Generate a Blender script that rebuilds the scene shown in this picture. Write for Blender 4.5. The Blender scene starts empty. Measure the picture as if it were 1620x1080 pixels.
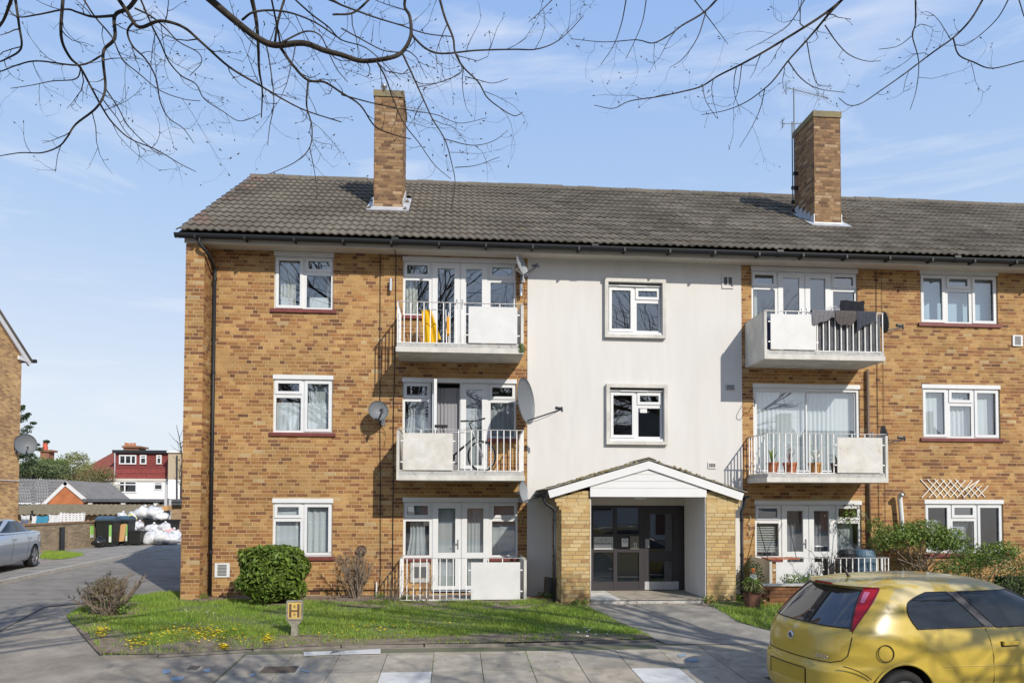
import bpy, math, random
import numpy as np
from mathutils import Vector, Matrix

random.seed(7)
rng = np.random.default_rng(7)
R = math.radians
sc = bpy.context.scene

# ------------------------------------------------------------------ camera
FPX, CAMD, CAMH, YAW, PIT, ROL, PPY = 1130.0, 15.23, 1.923, .0801, .0304, .0027, 763.3
cd = bpy.data.cameras.new('camera')
cam = bpy.data.objects.new('camera', cd)
sc.collection.objects.link(cam)
cd.sensor_width = 36.0
cd.lens = FPX / 1620 * 36
cd.shift_y = (PPY - 540) / 1620
cd.clip_start = .1
cd.clip_end = 2000
cam.matrix_world = (Matrix.Translation((0, -CAMD, CAMH)) @ Matrix.Rotation(-YAW, 4, 'Z')
                    @ Matrix.Rotation(math.pi / 2 + PIT, 4, 'X') @ Matrix.Rotation(ROL, 4, 'Z'))
sc.camera = cam

# ------------------------------------------------------------------ sky, sun, exposure
SUN = Vector((.57, -1.0, .77)).normalized()
SUN_EL = math.asin(SUN.z)
SUN_ROT = math.atan2(SUN.x, SUN.y)
world = bpy.data.worlds.new('World')
sc.world = world
world.use_nodes = True
wn, wl = world.node_tree.nodes, world.node_tree.links
wn.clear()
w_out = wn.new('ShaderNodeOutputWorld')
w_bg = wn.new('ShaderNodeBackground')
w_bg.inputs['Strength'].default_value = .15
sky = wn.new('ShaderNodeTexSky')
sky.sky_type = 'NISHITA'
sky.sun_disc = False
sky.sun_elevation = SUN_EL
sky.sun_rotation = SUN_ROT
sky.air_density = 1.0
sky.dust_density = 1.2
sky.ozone_density = 1.6
# thin high cloud, streaked along the wind
w_tc = wn.new('ShaderNodeTexCoord')
w_map = wn.new('ShaderNodeMapping')
w_map.inputs['Scale'].default_value = (1.3, 2.2, 7.5)
w_map.inputs['Rotation'].default_value = (R(8), R(14), R(20))
w_n1 = wn.new('ShaderNodeTexNoise')
w_n1.inputs['Scale'].default_value = 1.7
w_n1.inputs['Detail'].default_value = 9
w_n1.inputs['Roughness'].default_value = .58
w_n1.inputs['Distortion'].default_value = .6
w_ramp = wn.new('ShaderNodeValToRGB')
w_ramp.color_ramp.elements[0].position = .50
w_ramp.color_ramp.elements[1].position = .78
w_mix = wn.new('ShaderNodeMixRGB')
w_mix.inputs['Color2'].default_value = (5.9, 6.1, 6.5, 1)
w_mul = wn.new('ShaderNodeMath')
w_mul.operation = 'MULTIPLY'
w_mul.inputs[1].default_value = .72
# pale spring haze: a thin even veil over the clear-sky model, whiter towards the horizon
w_sep = wn.new('ShaderNodeSeparateXYZ')
w_veil = wn.new('ShaderNodeValToRGB')
ve = w_veil.color_ramp
ve.elements[0].position = 0.0
ve.elements[0].color = (.86, .91, .98, 1)
ve.elements[1].position = 1.0
ve.elements[1].color = (.20, .36, .76, 1)
for p_, c_ in ((.15, (.78, .86, .985, 1)), (.34, (.52, .70, .985, 1)), (.58, (.36, .565, .98, 1))):
    e_ = ve.elements.new(p_); e_.color = c_
w_gain = wn.new('ShaderNodeMixRGB')
w_gain.blend_type = 'MULTIPLY'
w_gain.inputs['Fac'].default_value = 1
w_gain.inputs['Color2'].default_value = (6.0, 6.0, 6.0, 1)
w_vm = wn.new('ShaderNodeMixRGB')
w_vm.inputs['Fac'].default_value = .88
wl.new(w_tc.outputs['Generated'], w_sep.inputs[0])
wl.new(w_sep.outputs['Z'], w_veil.inputs['Fac'])
wl.new(w_veil.outputs['Color'], w_gain.inputs['Color1'])
wl.new(sky.outputs['Color'], w_vm.inputs['Color1'])
wl.new(w_gain.outputs['Color'], w_vm.inputs['Color2'])
wl.new(w_tc.outputs['Generated'], w_map.inputs['Vector'])
wl.new(w_map.outputs['Vector'], w_n1.inputs['Vector'])
wl.new(w_n1.outputs['Fac'], w_ramp.inputs['Fac'])
wl.new(w_ramp.outputs['Color'], w_mul.inputs[0])
wl.new(w_mul.outputs[0], w_mix.inputs['Fac'])
wl.new(w_vm.outputs['Color'], w_mix.inputs['Color1'])
wl.new(w_mix.outputs['Color'], w_bg.inputs['Color'])
wl.new(w_bg.outputs['Background'], w_out.inputs['Surface'])

sl = bpy.data.lights.new('sun', 'SUN')
sl.energy = 4.4
sl.angle = R(.5)
sl.color = (1.0, .93, .82)
sun = bpy.data.objects.new('sun', sl)
sc.collection.objects.link(sun)
sun.location = (20, -40, 30)
sun.rotation_euler = (-SUN).to_track_quat('-Z', 'Y').to_euler()

sc.view_settings.view_transform = 'Standard'
sc.view_settings.look = 'None'
sc.view_settings.gamma = 1
sc.view_settings.exposure = .06
sc.view_settings.use_curve_mapping = False
sc.render.engine = 'CYCLES'
sc.cycles.use_denoising = True
sc.cycles.max_bounces = 8
sc.cycles.transparent_max_bounces = 16

# ------------------------------------------------------------------ pixel <-> place helpers (1620 x 1080 pixels)
def ray(px, py):
    u, v = px - 810, py - PPY
    c, s = math.cos(ROL), math.sin(ROL)
    u, v = c * u + s * v, -s * u + c * v
    x, y, z = u / FPX, 1.0, -v / FPX
    c, s = math.cos(PIT), math.sin(PIT)
    y, z = c * y - s * z, s * y + c * z
    c, s = math.cos(YAW), math.sin(YAW)
    return c * x + s * y, -s * x + c * y, z
def PY(px, py, Y=0.0):
    x, y, z = ray(px, py); t = (Y + CAMD) / y
    return Vector((x * t, Y, CAMH + z * t))
def PX(px, py, X):
    x, y, z = ray(px, py); t = X / x
    return Vector((X, -CAMD + y * t, CAMH + z * t))
def PZ(px, py, Z=0.0):
    x, y, z = ray(px, py); t = (Z - CAMH) / z
    return Vector((x * t, -CAMD + y * t, Z))
def gz(Y):                       # the forecourt falls gently from the building to the road
    return -.055 * min(max(-1.2 - Y, 0), 5.2)
def PG(px, py, dz=0.0):          # pixel to ground
    z = 0
    for _ in range(6):
        p = PZ(px, py, z + dz); z = gz(p.y)
    return PZ(px, py, z + dz)

# ------------------------------------------------------------------ mesh helpers
COL = sc.collection
class MB:
    def __init__(s): s.v, s.f, s.m = [], [], []
    def add(s, vs, fs, m=0):
        b = len(s.v); s.v += [tuple(p) for p in vs]
        for q in fs: s.f.append(tuple(i + b for i in q)); s.m.append(m)
        return s
    def box(s, x0, x1, y0, y1, z0, z1, m=0):
        return s.add([(x0,y0,z0),(x1,y0,z0),(x1,y1,z0),(x0,y1,z0),(x0,y0,z1),(x1,y0,z1),(x1,y1,z1),(x0,y1,z1)],
                     [(0,3,2,1),(4,5,6,7),(0,1,5,4),(1,2,6,5),(2,3,7,6),(3,0,4,7)], m)
    def obox(s, c, ax, ay, az, m=0):
        c, ax, ay, az = Vector(c), Vector(ax), Vector(ay), Vector(az)
        vs = [c + ax*i + ay*j + az*k for k in (-1,1) for j in (-1,1) for i in (-1,1)]
        return s.add(vs, [(0,2,3,1),(4,5,7,6),(0,1,5,4),(1,3,7,5),(3,2,6,7),(2,0,4,6)], m)
    def bar(s, p0, p1, w, h, m=0, up=(0,0,1)):
        p0, p1 = Vector(p0), Vector(p1); d = p1 - p0; L = d.length; d.normalize()
        u = Vector(up)
        if abs(d.dot(u)) > .95: u = Vector((0,1,0))
        a = d.cross(u).normalized(); b = a.cross(d)
        return s.obox((p0+p1)/2, d*L/2, a*w/2, b*h/2, m)
    def tube(s, pts, rad, n=8, m=0, cap=True):
        pts = [Vector(p) for p in pts]; k = len(pts)
        if not hasattr(rad, '__len__'): rad = [rad]*k
        rings = []; prev = None
        for i, p in enumerate(pts):
            t = (pts[min(i+1,k-1)] - pts[max(i-1,0)])
            if t.length < 1e-9: t = Vector((0,0,1))
            t.normalize()
            if prev is None:
                a = t.cross(Vector((0,0,1)))
                if a.length < .1: a = t.cross(Vector((1,0,0)))
            else:
                a = prev - t * prev.dot(t)
                if a.length < 1e-6: a = t.cross(Vector((1,0,0)))
            a.normalize(); prev = a; b = t.cross(a)
            rings.append([p + (a*math.cos(2*math.pi*j/n) + b*math.sin(2*math.pi*j/n))*rad[i] for j in range(n)])
        vs = [q for r in rings for q in r]
        fs = [(i*n+j, i*n+(j+1)%n, (i+1)*n+(j+1)%n, (i+1)*n+j) for i in range(k-1) for j in range(n)]
        if cap: fs += [tuple(range(n-1,-1,-1)), tuple((k-1)*n+j for j in range(n))]
        return s.add(vs, fs, m)
    def lathe(s, c, axis, prof, n=24, m=0):      # prof: (radius, height) along axis
        c, ax = Vector(c), Vector(axis).normalized()
        a = ax.cross(Vector((0,0,1)))
        if a.length < .1: a = ax.cross(Vector((1,0,0)))
        a.normalize(); b = ax.cross(a); k = len(prof)
        vs = [c + ax*h + (a*math.cos(2*math.pi*j/n) + b*math.sin(2*math.pi*j/n))*max(r,1e-4) for r, h in prof for j in range(n)]
        fs = [(i*n+j, i*n+(j+1)%n, (i+1)*n+(j+1)%n, (i+1)*n+j) for i in range(k-1) for j in range(n)]
        return s.add(vs, fs, m)
    def prism(s, poly, ext, m=0):                # poly: 3-d points, ext: vector
        n = len(poly); e = Vector(ext); poly = [Vector(p) for p in poly]
        return s.add(poly + [p+e for p in poly], [tuple(range(n-1,-1,-1)), tuple(range(n,2*n))] +
                     [(i,(i+1)%n,n+(i+1)%n,n+i) for i in range(n)], m)
    def mesh(s, name, mats, smooth=False):
        me = bpy.data.meshes.new(name); me.from_pydata(s.v, [], s.f)
        for mt in (mats if isinstance(mats, (list, tuple)) else [mats]): me.materials.append(mt)
        if any(s.m): me.polygons.foreach_set('material_index', s.m)
        if smooth: me.polygons.foreach_set('use_smooth', [True]*len(s.f))
        me.update(); return me
    def obj(s, name, mats, parent=None, smooth=False, **kw):
        return put(name, s.mesh(name, mats, smooth), parent, **kw)

def put(name, me, parent=None, loc=None, label=None, cat=None, group=None, kind=None):
    o = bpy.data.objects.new(name, me); COL.objects.link(o)
    if loc is not None: o.location = loc
    if parent is not None:
        o.parent = parent; o.matrix_parent_inverse = wmat(parent).inverted()
    if label: o['label'] = label
    if cat: o['category'] = cat
    if group: o['group'] = group
    if kind: o['kind'] = kind
    return o
def wmat(o):
    m = Matrix.LocRotScale(o.location, o.rotation_euler.to_quaternion(), o.scale)
    return m if o.parent is None else wmat(o.parent) @ o.matrix_parent_inverse @ m
def thing(name, loc, label, cat, group=None):
    return put(name, None, None, loc, label, cat, group)
def copy_thing(o, loc=None, rz=None, label=None, parent=None):
    c = o.copy(); COL.objects.link(c)
    if parent is not None: c.parent = parent
    if loc is not None: c.location = loc
    if rz is not None: c.rotation_euler.z = rz
    if label: c['label'] = label
    for ch in list(o.children): copy_thing(ch, parent=c)
    return c
def text_mesh(body, size, depth=.002):
    cu = bpy.data.curves.new('lettering', 'FONT'); cu.body = body; cu.size = size; cu.extrude = depth
    cu.align_x = 'CENTER'; cu.align_y = 'CENTER'
    t = bpy.data.objects.new('lettering', cu); COL.objects.link(t)
    dg = bpy.context.evaluated_depsgraph_get()
    me = bpy.data.meshes.new_from_object(t.evaluated_get(dg))
    bpy.data.objects.remove(t); bpy.data.curves.remove(cu)
    return me
def smooth_path(pts, sub=4):
    pts = [np.array(p, float) for p in pts]
    if len(pts) < 3: return [Vector(p) for p in pts]
    P = [2*pts[0]-pts[1]] + pts + [2*pts[-1]-pts[-2]]; out = []
    for i in range(1, len(P)-2):
        for k in range(sub):
            t = k/sub; a, b, c, d = P[i-1], P[i], P[i+1], P[i+2]
            out.append(.5*((2*b)+(c-a)*t+(2*a-5*b+4*c-d)*t*t+(3*b-3*c+d-a)*t**3))
    out.append(pts[-1])
    return [Vector(p) for p in out]

# ------------------------------------------------------------------ materials
MATS = {}
def mat(name, col, rough=.6, var=0.0, scale=4.0, bump=0.0, bscale=40.0, metal=0.0, spec=.4, col2=None, island=0.0,
        stretch=(1,1,1), coat=0.0, trans=0.0, detail=6, grime=0.0, gscale=.9):
    m = bpy.data.materials.new(name); m.use_nodes = True
    nt = m.node_tree; N, L = nt.nodes, nt.links
    b = N['Principled BSDF']
    b.inputs['Roughness'].default_value = rough
    b.inputs['Metallic'].default_value = metal
    b.inputs['Specular IOR Level'].default_value = spec
    b.inputs['Coat Weight'].default_value = coat
    c = (*col, 1)
    b.inputs['Base Color'].default_value = c
    geo = N.new('ShaderNodeNewGeometry')
    mp = N.new('ShaderNodeMapping'); mp.inputs['Scale'].default_value = stretch
    L.new(geo.outputs['Position'], mp.inputs['Vector'])
    out = None
    if var or col2:
        n = N.new('ShaderNodeTexNoise'); n.inputs['Scale'].default_value = scale; n.inputs['Detail'].default_value = detail
        n.inputs['Roughness'].default_value = .6
        L.new(mp.outputs['Vector'], n.inputs['Vector'])
        mr = N.new('ShaderNodeMapRange'); mr.inputs['From Min'].default_value = .32; mr.inputs['From Max'].default_value = .68
        L.new(n.outputs['Fac'], mr.inputs['Value'])
        mx = N.new('ShaderNodeMixRGB'); L.new(mr.outputs['Result'], mx.inputs['Fac'])
        if col2: mx.inputs['Color1'].default_value = c; mx.inputs['Color2'].default_value = (*col2, 1)
        else:
            mx.inputs['Color1'].default_value = (*[x*(1-var) for x in col], 1)
            mx.inputs['Color2'].default_value = (*[min(x*(1+var),1) for x in col], 1)
        out = mx.outputs['Color']
    if grime:
        ng = N.new('ShaderNodeTexNoise'); ng.inputs['Scale'].default_value = gscale; ng.inputs['Detail'].default_value = 9; ng.inputs['Roughness'].default_value = .7; ng.inputs['Distortion'].default_value = .4
        L.new(mp.outputs['Vector'], ng.inputs['Vector'])
        mg = N.new('ShaderNodeMapRange'); mg.inputs['From Min'].default_value = .35; mg.inputs['From Max'].default_value = .65; mg.inputs['To Min'].default_value = 1-grime; mg.inputs['To Max'].default_value = 1+grime*.35
        L.new(ng.outputs['Fac'], mg.inputs['Value'])
        mm = N.new('ShaderNodeMixRGB'); mm.blend_type = 'MULTIPLY'; mm.inputs['Fac'].default_value = 1
        if out: L.new(out, mm.inputs['Color1'])
        else: mm.inputs['Color1'].default_value = c
        L.new(mg.outputs['Result'], mm.inputs['Color2']); out = mm.outputs['Color']
    if island:
        hs = N.new('ShaderNodeHueSaturation')
        if out: L.new(out, hs.inputs['Color'])
        else: hs.inputs['Color'].default_value = c
        mr2 = N.new('ShaderNodeMapRange'); mr2.inputs['To Min'].default_value = 1-island; mr2.inputs['To Max'].default_value = 1+island
        L.new(geo.outputs['Random Per Island'], mr2.inputs['Value']); L.new(mr2.outputs['Result'], hs.inputs['Value'])
        out = hs.outputs['Color']
    if out: L.new(out, b.inputs['Base Color'])
    if bump:
        nb = N.new('ShaderNodeTexNoise'); nb.inputs['Scale'].default_value = bscale; nb.inputs['Detail'].default_value = 5
        L.new(mp.outputs['Vector'], nb.inputs['Vector'])
        bp = N.new('ShaderNodeBump'); bp.inputs['Strength'].default_value = bump; bp.inputs['Distance'].default_value = .01
        L.new(nb.outputs['Fac'], bp.inputs['Height']); L.new(bp.outputs['Normal'], b.inputs['Normal'])
    if trans:
        tr = N.new('ShaderNodeBsdfTranslucent')
        if out: L.new(out, tr.inputs['Color'])
        else: tr.inputs['Color'].default_value = c
        ms = N.new('ShaderNodeMixShader'); ms.inputs['Fac'].default_value = trans
        L.new(b.outputs['BSDF'], ms.inputs[1]); L.new(tr.outputs['BSDF'], ms.inputs[2])
        L.new(ms.outputs['Shader'], N['Material Output'].inputs['Surface'])
    MATS[name] = m
    return m
def glass(name, tint=(.84,.89,.90), refl=.24, thru=1.0, body=(.02,.025,.03)):
    m = bpy.data.materials.new(name); m.use_nodes = True
    N, L = m.node_tree.nodes, m.node_tree.links; N.clear()
    o = N.new('ShaderNodeOutputMaterial'); g = N.new('ShaderNodeBsdfGlossy'); g.inputs['Roughness'].default_value = .004
    g.inputs['Color'].default_value = (.95,.97,1,1)
    t = N.new('ShaderNodeBsdfTransparent'); t.inputs['Color'].default_value = (*tint, 1)
    d = N.new('ShaderNodeBsdfDiffuse'); d.inputs['Color'].default_value = (*body, 1)
    m1 = N.new('ShaderNodeMixShader'); m1.inputs['Fac'].default_value = thru
    L.new(d.outputs[0], m1.inputs[1]); L.new(t.outputs[0], m1.inputs[2])
    ge = N.new('ShaderNodeNewGeometry'); dt = N.new('ShaderNodeVectorMath'); dt.operation = 'DOT_PRODUCT'
    L.new(ge.outputs['Incoming'], dt.inputs[0]); L.new(ge.outputs['Normal'], dt.inputs[1])
    ab = N.new('ShaderNodeMath'); ab.operation = 'ABSOLUTE'; L.new(dt.outputs['Value'], ab.inputs[0])
    iv = N.new('ShaderNodeMath'); iv.operation = 'SUBTRACT'; iv.inputs[0].default_value = 1; L.new(ab.outputs[0], iv.inputs[1])
    pw = N.new('ShaderNodeMath'); pw.operation = 'POWER'; pw.inputs[1].default_value = 5; L.new(iv.outputs[0], pw.inputs[0])
    ma = N.new('ShaderNodeMath'); ma.operation = 'MULTIPLY_ADD'; ma.inputs[1].default_value = 1-refl; ma.inputs[2].default_value = refl; L.new(pw.outputs[0], ma.inputs[0])
    m2 = N.new('ShaderNodeMixShader'); L.new(ma.outputs[0], m2.inputs['Fac'])
    L.new(m1.outputs[0], m2.inputs[1]); L.new(g.outputs[0], m2.inputs[2]); L.new(m2.outputs[0], o.inputs['Surface'])
    MATS[name] = m
    return m
# --- shared materials
BR = [mat('brick_buff', (0.389,0.219,0.079), .88, col2=(0.453,0.278,0.114), scale=9, bump=.5, bscale=120, island=.10, grime=.30, gscale=.7),
      mat('brick_tan', (0.329,0.170,0.057), .88, col2=(0.393,0.219,0.082), scale=9, bump=.5, bscale=120, island=.12, grime=.30, gscale=.7),
      mat('brick_orange', (0.286,0.129,0.042), .88, col2=(0.342,0.170,0.065), scale=11, bump=.5, bscale=120, island=.14, grime=.30, gscale=.7),
      mat('brick_brown', (0.209,0.090,0.037), .88, col2=(0.266,0.125,0.053), scale=11, bump=.5, bscale=120, island=.16, grime=.30, gscale=.7),
      mat('brick_dark', (0.145,0.064,0.032), .88, col2=(0.205,0.096,0.045), scale=11, bump=.5, bscale=120, island=.2, grime=.30, gscale=.7),
      mat('brick_pale', (0.471,0.349,0.189), .88, col2=(0.427,0.290,0.145), scale=9, bump=.5, bscale=120, island=.1, grime=.30, gscale=.7)]
BW = [.36, .27, .18, .14, .03, .02]
BWH = [.22, .20, .20, .28, .09, .01]     # headers fire darker
mortar = mat('mortar', (0.485,0.349,0.191), .95, col2=(0.563,0.419,0.246), scale=3, bump=.6, bscale=90, grime=.2, gscale=.8)
PB = [mat('porch_brick', (0.496,0.360,0.166), .85, col2=(0.528,0.400,0.212), scale=9, bump=.4, bscale=120, island=.1),
      mat('porch_brick_ochre', (0.440,0.288,0.110), .85, col2=(0.496,0.344,0.156), scale=9, bump=.4, bscale=120, island=.12),
      mat('porch_brick_stained', (0.320,0.176,0.074), .85, col2=(0.416,0.264,0.120), scale=11, bump=.4, bscale=120, island=.15)]
CB = [mat('stack_brick', (0.239,0.139,0.066), .9, col2=(0.285,0.179,0.093), scale=8, bump=.5, bscale=120, island=.2),
      mat('stack_brick_brown', (0.173,0.096,0.049), .9, col2=(0.218,0.126,0.066), scale=8, bump=.5, bscale=120, island=.25),
      mat('stack_brick_dark', (0.113,0.066,0.040), .9, col2=(0.173,0.099,0.053), scale=8, bump=.5, bscale=120, island=.25),
      mat('stack_brick_light', (0.365,0.265,0.166), .9, col2=(0.318,0.212,0.119), scale=8, bump=.5, bscale=120, island=.15)]
stack_mortar = mat('stack_mortar', (.27,.19,.12), .95, var=.3, scale=3)
render_white = mat('white_render', (0.631,0.617,0.599), .85, col2=(0.607,0.591,0.569), scale=1.6, bump=.25, bscale=160, stretch=(1,1,.18), grime=.05, gscale=3)
porch_mortar = mat('porch_mortar', (.26,.20,.12), .95, var=.2, scale=4)
upvc = mat('white_upvc', (0.672,0.681,0.686), .35, spec=.4, grime=.05, gscale=3)
board_white = mat('white_board', (0.680,0.680,0.680), .45, var=.03, scale=2)
panel_white = mat('painted_panel', (0.630,0.630,0.621), .55, var=.04, scale=3, bump=.15, bscale=12, grime=.04, gscale=2.5)
panel_rust = mat('rust_spotted_panel', (0.630,0.621,0.603), .55, col2=(0.594,0.558,0.495), scale=4, bump=.15, bscale=12, grime=.18, gscale=3)
soffit_m = mat('soffit_paint', (0.558,0.522,0.459), .7, var=.06, scale=2)
conc_white = mat('painted_concrete', (0.590,0.572,0.528), .85, var=.06, scale=3, bump=.3, bscale=50, grime=.18, gscale=3, stretch=(1,1,.6))
conc_grey = mat('bare_concrete', (.36,.36,.35), .9, col2=(.50,.49,.47), scale=9, bump=.5, bscale=60)
black_plastic = mat('black_plastic', (.016,.018,.022), .35, spec=.5)
gutter_m = mat('gutter_plastic', (.018,.02,.023), .5, spec=.3)
sill_m = mat('red_tile_sill', (.17,.045,.04), .5, var=.2, scale=6)
lead = mat('lead_flashing', (.50,.51,.53), .5, var=.15, scale=5, metal=.3)
steel = mat('galvanised_steel', (.45,.46,.48), .35, metal=.9)
rail_m = mat('painted_rail', (.78,.77,.75), .5, var=.1, scale=10)
rail_top = mat('handrail_metal', (.50,.50,.49), .4, var=.25, scale=12, metal=.4)
pane_m = glass('window_glass')
pane_open = glass('door_glass', refl=.11, thru=.30)
net = mat('net_curtain', (.78,.80,.82), .9, trans=.35)
drape = mat('grey_drape', (.26,.26,.28), .9)
cream_drape = mat('cream_drape', (.70,.68,.60), .9, trans=.2)
blind_m = mat('blind_slat', (.80,.80,.78), .6)
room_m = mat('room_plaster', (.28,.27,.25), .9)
dish_m = mat('grey_dish', (.135,.148,.165), .55)
dish_light = mat('pale_dish', (.25,.27,.29), .5)
dish_black = mat('dark_dish', (.05,.055,.06), .5)
cable_m = mat('black_cable', (.02,.02,.02), .6)
asphalt = mat('asphalt', (0.260,0.228,0.183), .95, col2=(0.351,0.311,0.254), scale=2.2, bump=.7, bscale=220, grime=.30, gscale=1.7)
tarmac = mat('road_tarmac', (0.215,0.202,0.181), .93, col2=(0.280,0.262,0.232), scale=.8, bump=.7, bscale=260, grime=.30, gscale=1.7)
footway = mat('footway_tarmac', (0.265,0.247,0.224), .95, col2=(0.322,0.305,0.276), scale=1.6, bump=.6, bscale=220, grime=.30, gscale=1.7)
slab_m = [mat('paving_grey', (0.327,0.293,0.237), .92, col2=(0.440,0.397,0.323), scale=5, bump=.5, bscale=160, grime=.30, gscale=1.7),
          mat('paving_brown', (0.348,0.301,0.233), .92, col2=(0.454,0.400,0.314), scale=5, bump=.5, bscale=160, grime=.30, gscale=1.7),
          mat('paving_dark', (0.270,0.246,0.202), .92, col2=(0.369,0.335,0.275), scale=5, bump=.5, bscale=160, grime=.30, gscale=1.7),
          mat('paving_new', (.52,.52,.51), .9, col2=(.60,.60,.58), scale=4, bump=.4, bscale=160, grime=.30, gscale=1.7)]
kerb_m = mat('kerb_concrete', (0.345,0.328,0.299), .9, col2=(0.460,0.443,0.402), scale=6, bump=.5, bscale=90)
soil = mat('bare_soil', (.15,.115,.085), 1, col2=(.25,.20,.155), scale=7, bump=1, bscale=60)
turf = mat('turf_soil', (.10,.145,.04), 1, col2=(.15,.16,.065), scale=5, bump=1, bscale=60)
grass_m = mat('grass_blade', (0.198,0.328,0.040), .6, col2=(0.294,0.380,0.072), scale=1.3, island=.35, trans=.35)
yellow_fl = mat('yellow_petal', (.85,.62,.02), .6)
white_fl = mat('white_petal', (.82,.82,.78), .6)
bark = mat('bark', (.04,.035,.031), .95, col2=(.075,.063,.052), scale=14, bump=.6, bscale=80, spec=.1)
bark_moss = mat('mossy_bark', (.15,.14,.08), .9, col2=(.09,.08,.06), scale=10, bump=.6, bscale=80)
twig_m = mat('dry_twig', (.20,.155,.115), .9, var=.3, scale=10)
leaf_laurel = mat('laurel_leaf', (.125,.19,.03), .5, island=.55, spec=.3, trans=.3)
leaf_mid = mat('shrub_leaf', (.16,.24,.05), .5, island=.45, trans=.3)
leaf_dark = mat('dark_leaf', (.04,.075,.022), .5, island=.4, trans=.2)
leaf_hedge = mat('hedge_leaf', (.085,.13,.03), .5, island=.5, trans=.2)
terracotta = mat('terracotta', (.38,.13,.06), .8, var=.2, scale=8)

def blotch(m, scale, th, col, amount, soft=.05, stretch=(1,1,1)):
    """stains with a shape of their own, over a material's colour"""
    N, L = m.node_tree.nodes, m.node_tree.links; b = N['Principled BSDF']; g = N.new('ShaderNodeNewGeometry'); mp = N.new('ShaderNodeMapping'); mp.inputs['Scale'].default_value = stretch
    n = N.new('ShaderNodeTexNoise'); n.inputs['Scale'].default_value = scale; n.inputs['Detail'].default_value = 9; n.inputs['Roughness'].default_value = .68
    L.new(g.outputs['Position'], mp.inputs['Vector']); L.new(mp.outputs['Vector'], n.inputs['Vector'])
    r = N.new('ShaderNodeMapRange'); r.inputs['From Min'].default_value = th; r.inputs['From Max'].default_value = th+soft; r.inputs['To Max'].default_value = amount; L.new(n.outputs['Fac'], r.inputs['Value'])
    mx = N.new('ShaderNodeMixRGB'); L.new(r.outputs['Result'], mx.inputs['Fac']); mx.inputs['Color2'].default_value = (*col, 1)
    if b.inputs['Base Color'].links: L.new(b.inputs['Base Color'].links[0].from_socket, mx.inputs['Color1'])
    else: mx.inputs['Color1'].default_value = b.inputs['Base Color'].default_value
    L.new(mx.outputs['Color'], b.inputs['Base Color'])
blotch(panel_rust, 5, .60, (.40,.22,.07), .55, .08)
blotch(panel_white, 9, .66, (.36,.30,.22), .35, .08)
blotch(conc_white, 6, .60, (.20,.19,.17), .5, .10, (1,1,.5))
blotch(conc_grey, 12, .56, (.10,.10,.09), .6, .10)
for m_ in slab_m[:3]: blotch(m_, 7, .58, (.12,.11,.095), .55, .08); blotch(m_, 40, .70, (.5,.48,.44), .6, .03)
blotch(asphalt, 3, .58, (.10,.095,.09), .45, .10); blotch(asphalt, 45, .70, (.42,.40,.36), .5, .04)
blotch(tarmac, 1.2, .56, (.10,.098,.095), .45, .06)
blotch(render_white, 2.2, .60, (.50,.48,.44), .30, .12, (2.5,1,.22))
for m_ in BR: blotch(m_, 1.5, .60, (.13,.09,.055), .30, .12, (1,1,.35))
# ================================================================== the ground
def strip_ground():
    mb = MB(); ys = [-400, -60, -20, -7.62, -7.6, -7.4, -6.4, -5, -4, -3, -2, -1.2, 0, 20, 60, 150, 500]
    zs = [-.4 if y <= -7.6 else gz(y) - .012 for y in ys]
    xs = [-400, -60, -20, -8, 0, 8, 20, 60, 400]
    vs = [(x, y, z) for y, z in zip(ys, zs) for x in xs]; n = len(xs)
    mb.add(vs, [(j*n+i, j*n+i+1, (j+1)*n+i+1, (j+1)*n+i) for j in range(len(ys)-1) for i in range(n-1)])
    return mb.obj('ground', asphalt, kind='structure')
strip_ground()
def poly_rows(poly, dy=.12):
    """scanline strips (y, x0, x1) of a ground polygon"""
    ys = np.arange(min(p[1] for p in poly), max(p[1] for p in poly), dy); out = []
    for y in ys:
        xs = []
        for (xa, ya), (xb, yb) in zip(poly, poly[1:] + poly[:1]):
            if (ya <= y) != (yb <= y): xs.append(xa + (y-ya)/(yb-ya)*(xb-xa))
        xs.sort()
        if len(xs) >= 2: out.append((y, xs[0], xs[-1]))
    return out
def sheet(name, poly, m, dz, parent=None, nx=24, rough=0.0, **kw):
    rows = poly_rows(poly); mb = MB(); vs = []
    for y, a, b in rows:
        for i in range(nx+1):
            vs.append((a+(b-a)*i/nx, y, gz(y)+dz+rough*(random.random()-.5)))
    w = nx+1
    mb.add(vs, [(j*w+i, j*w+i+1, (j+1)*w+i+1, (j+1)*w+i) for j in range(len(rows)-1) for i in range(nx)])
    return mb.obj(name, m, parent, smooth=True, **kw)
def gpoly(pix): return [tuple(PG(*p)[:2]) for p in pix]

# side road on the left, its far footway, kerb and verge
sheet('side_road', [tuple(PG(*p)[:2]) for p in ((-250,1010),(-120,960),(0,926),(80,908),(150,893),(215,878),(300,866),(320,866))] +
      [(-4.0, 14.0), (-5.6, 4.0), (-5.9, .2), (-7.6, -1.2), (-7.2, -3.2), (-6.6, -5.5), (-7.4, -7.3)], tarmac, .004, kind='structure')
sheet('far_footway', [(-16.2, -3), (-12.6, -3)] + [tuple(PG(*p)[:2]) for p in ((-120,955),(0,919),(80,903),(150,888),(215,874),(300,863))] +
      [(-11.5, 24), (-20, 24), (-17, 15)], footway, .05, kind='structure')
kb = MB(); kpts = [PG(*p) for p in ((-120,957),(0,922),(80,905),(150,890),(215,876),(300,864))]
far_kerb = None
for i, (a, b) in enumerate(zip(kpts, kpts[1:])):
    n = max(2, int((b-a).length/.92))
    for k in range(n):
        p, q = a.lerp(b, k/n), a.lerp(b, (k+.985)/n)
        kb.bar(p + Vector((0,0,.015)), q + Vector((0,0,.015)), .14, .11)
kb.obj('far_kerb', kerb_m, kind='structure')

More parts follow.
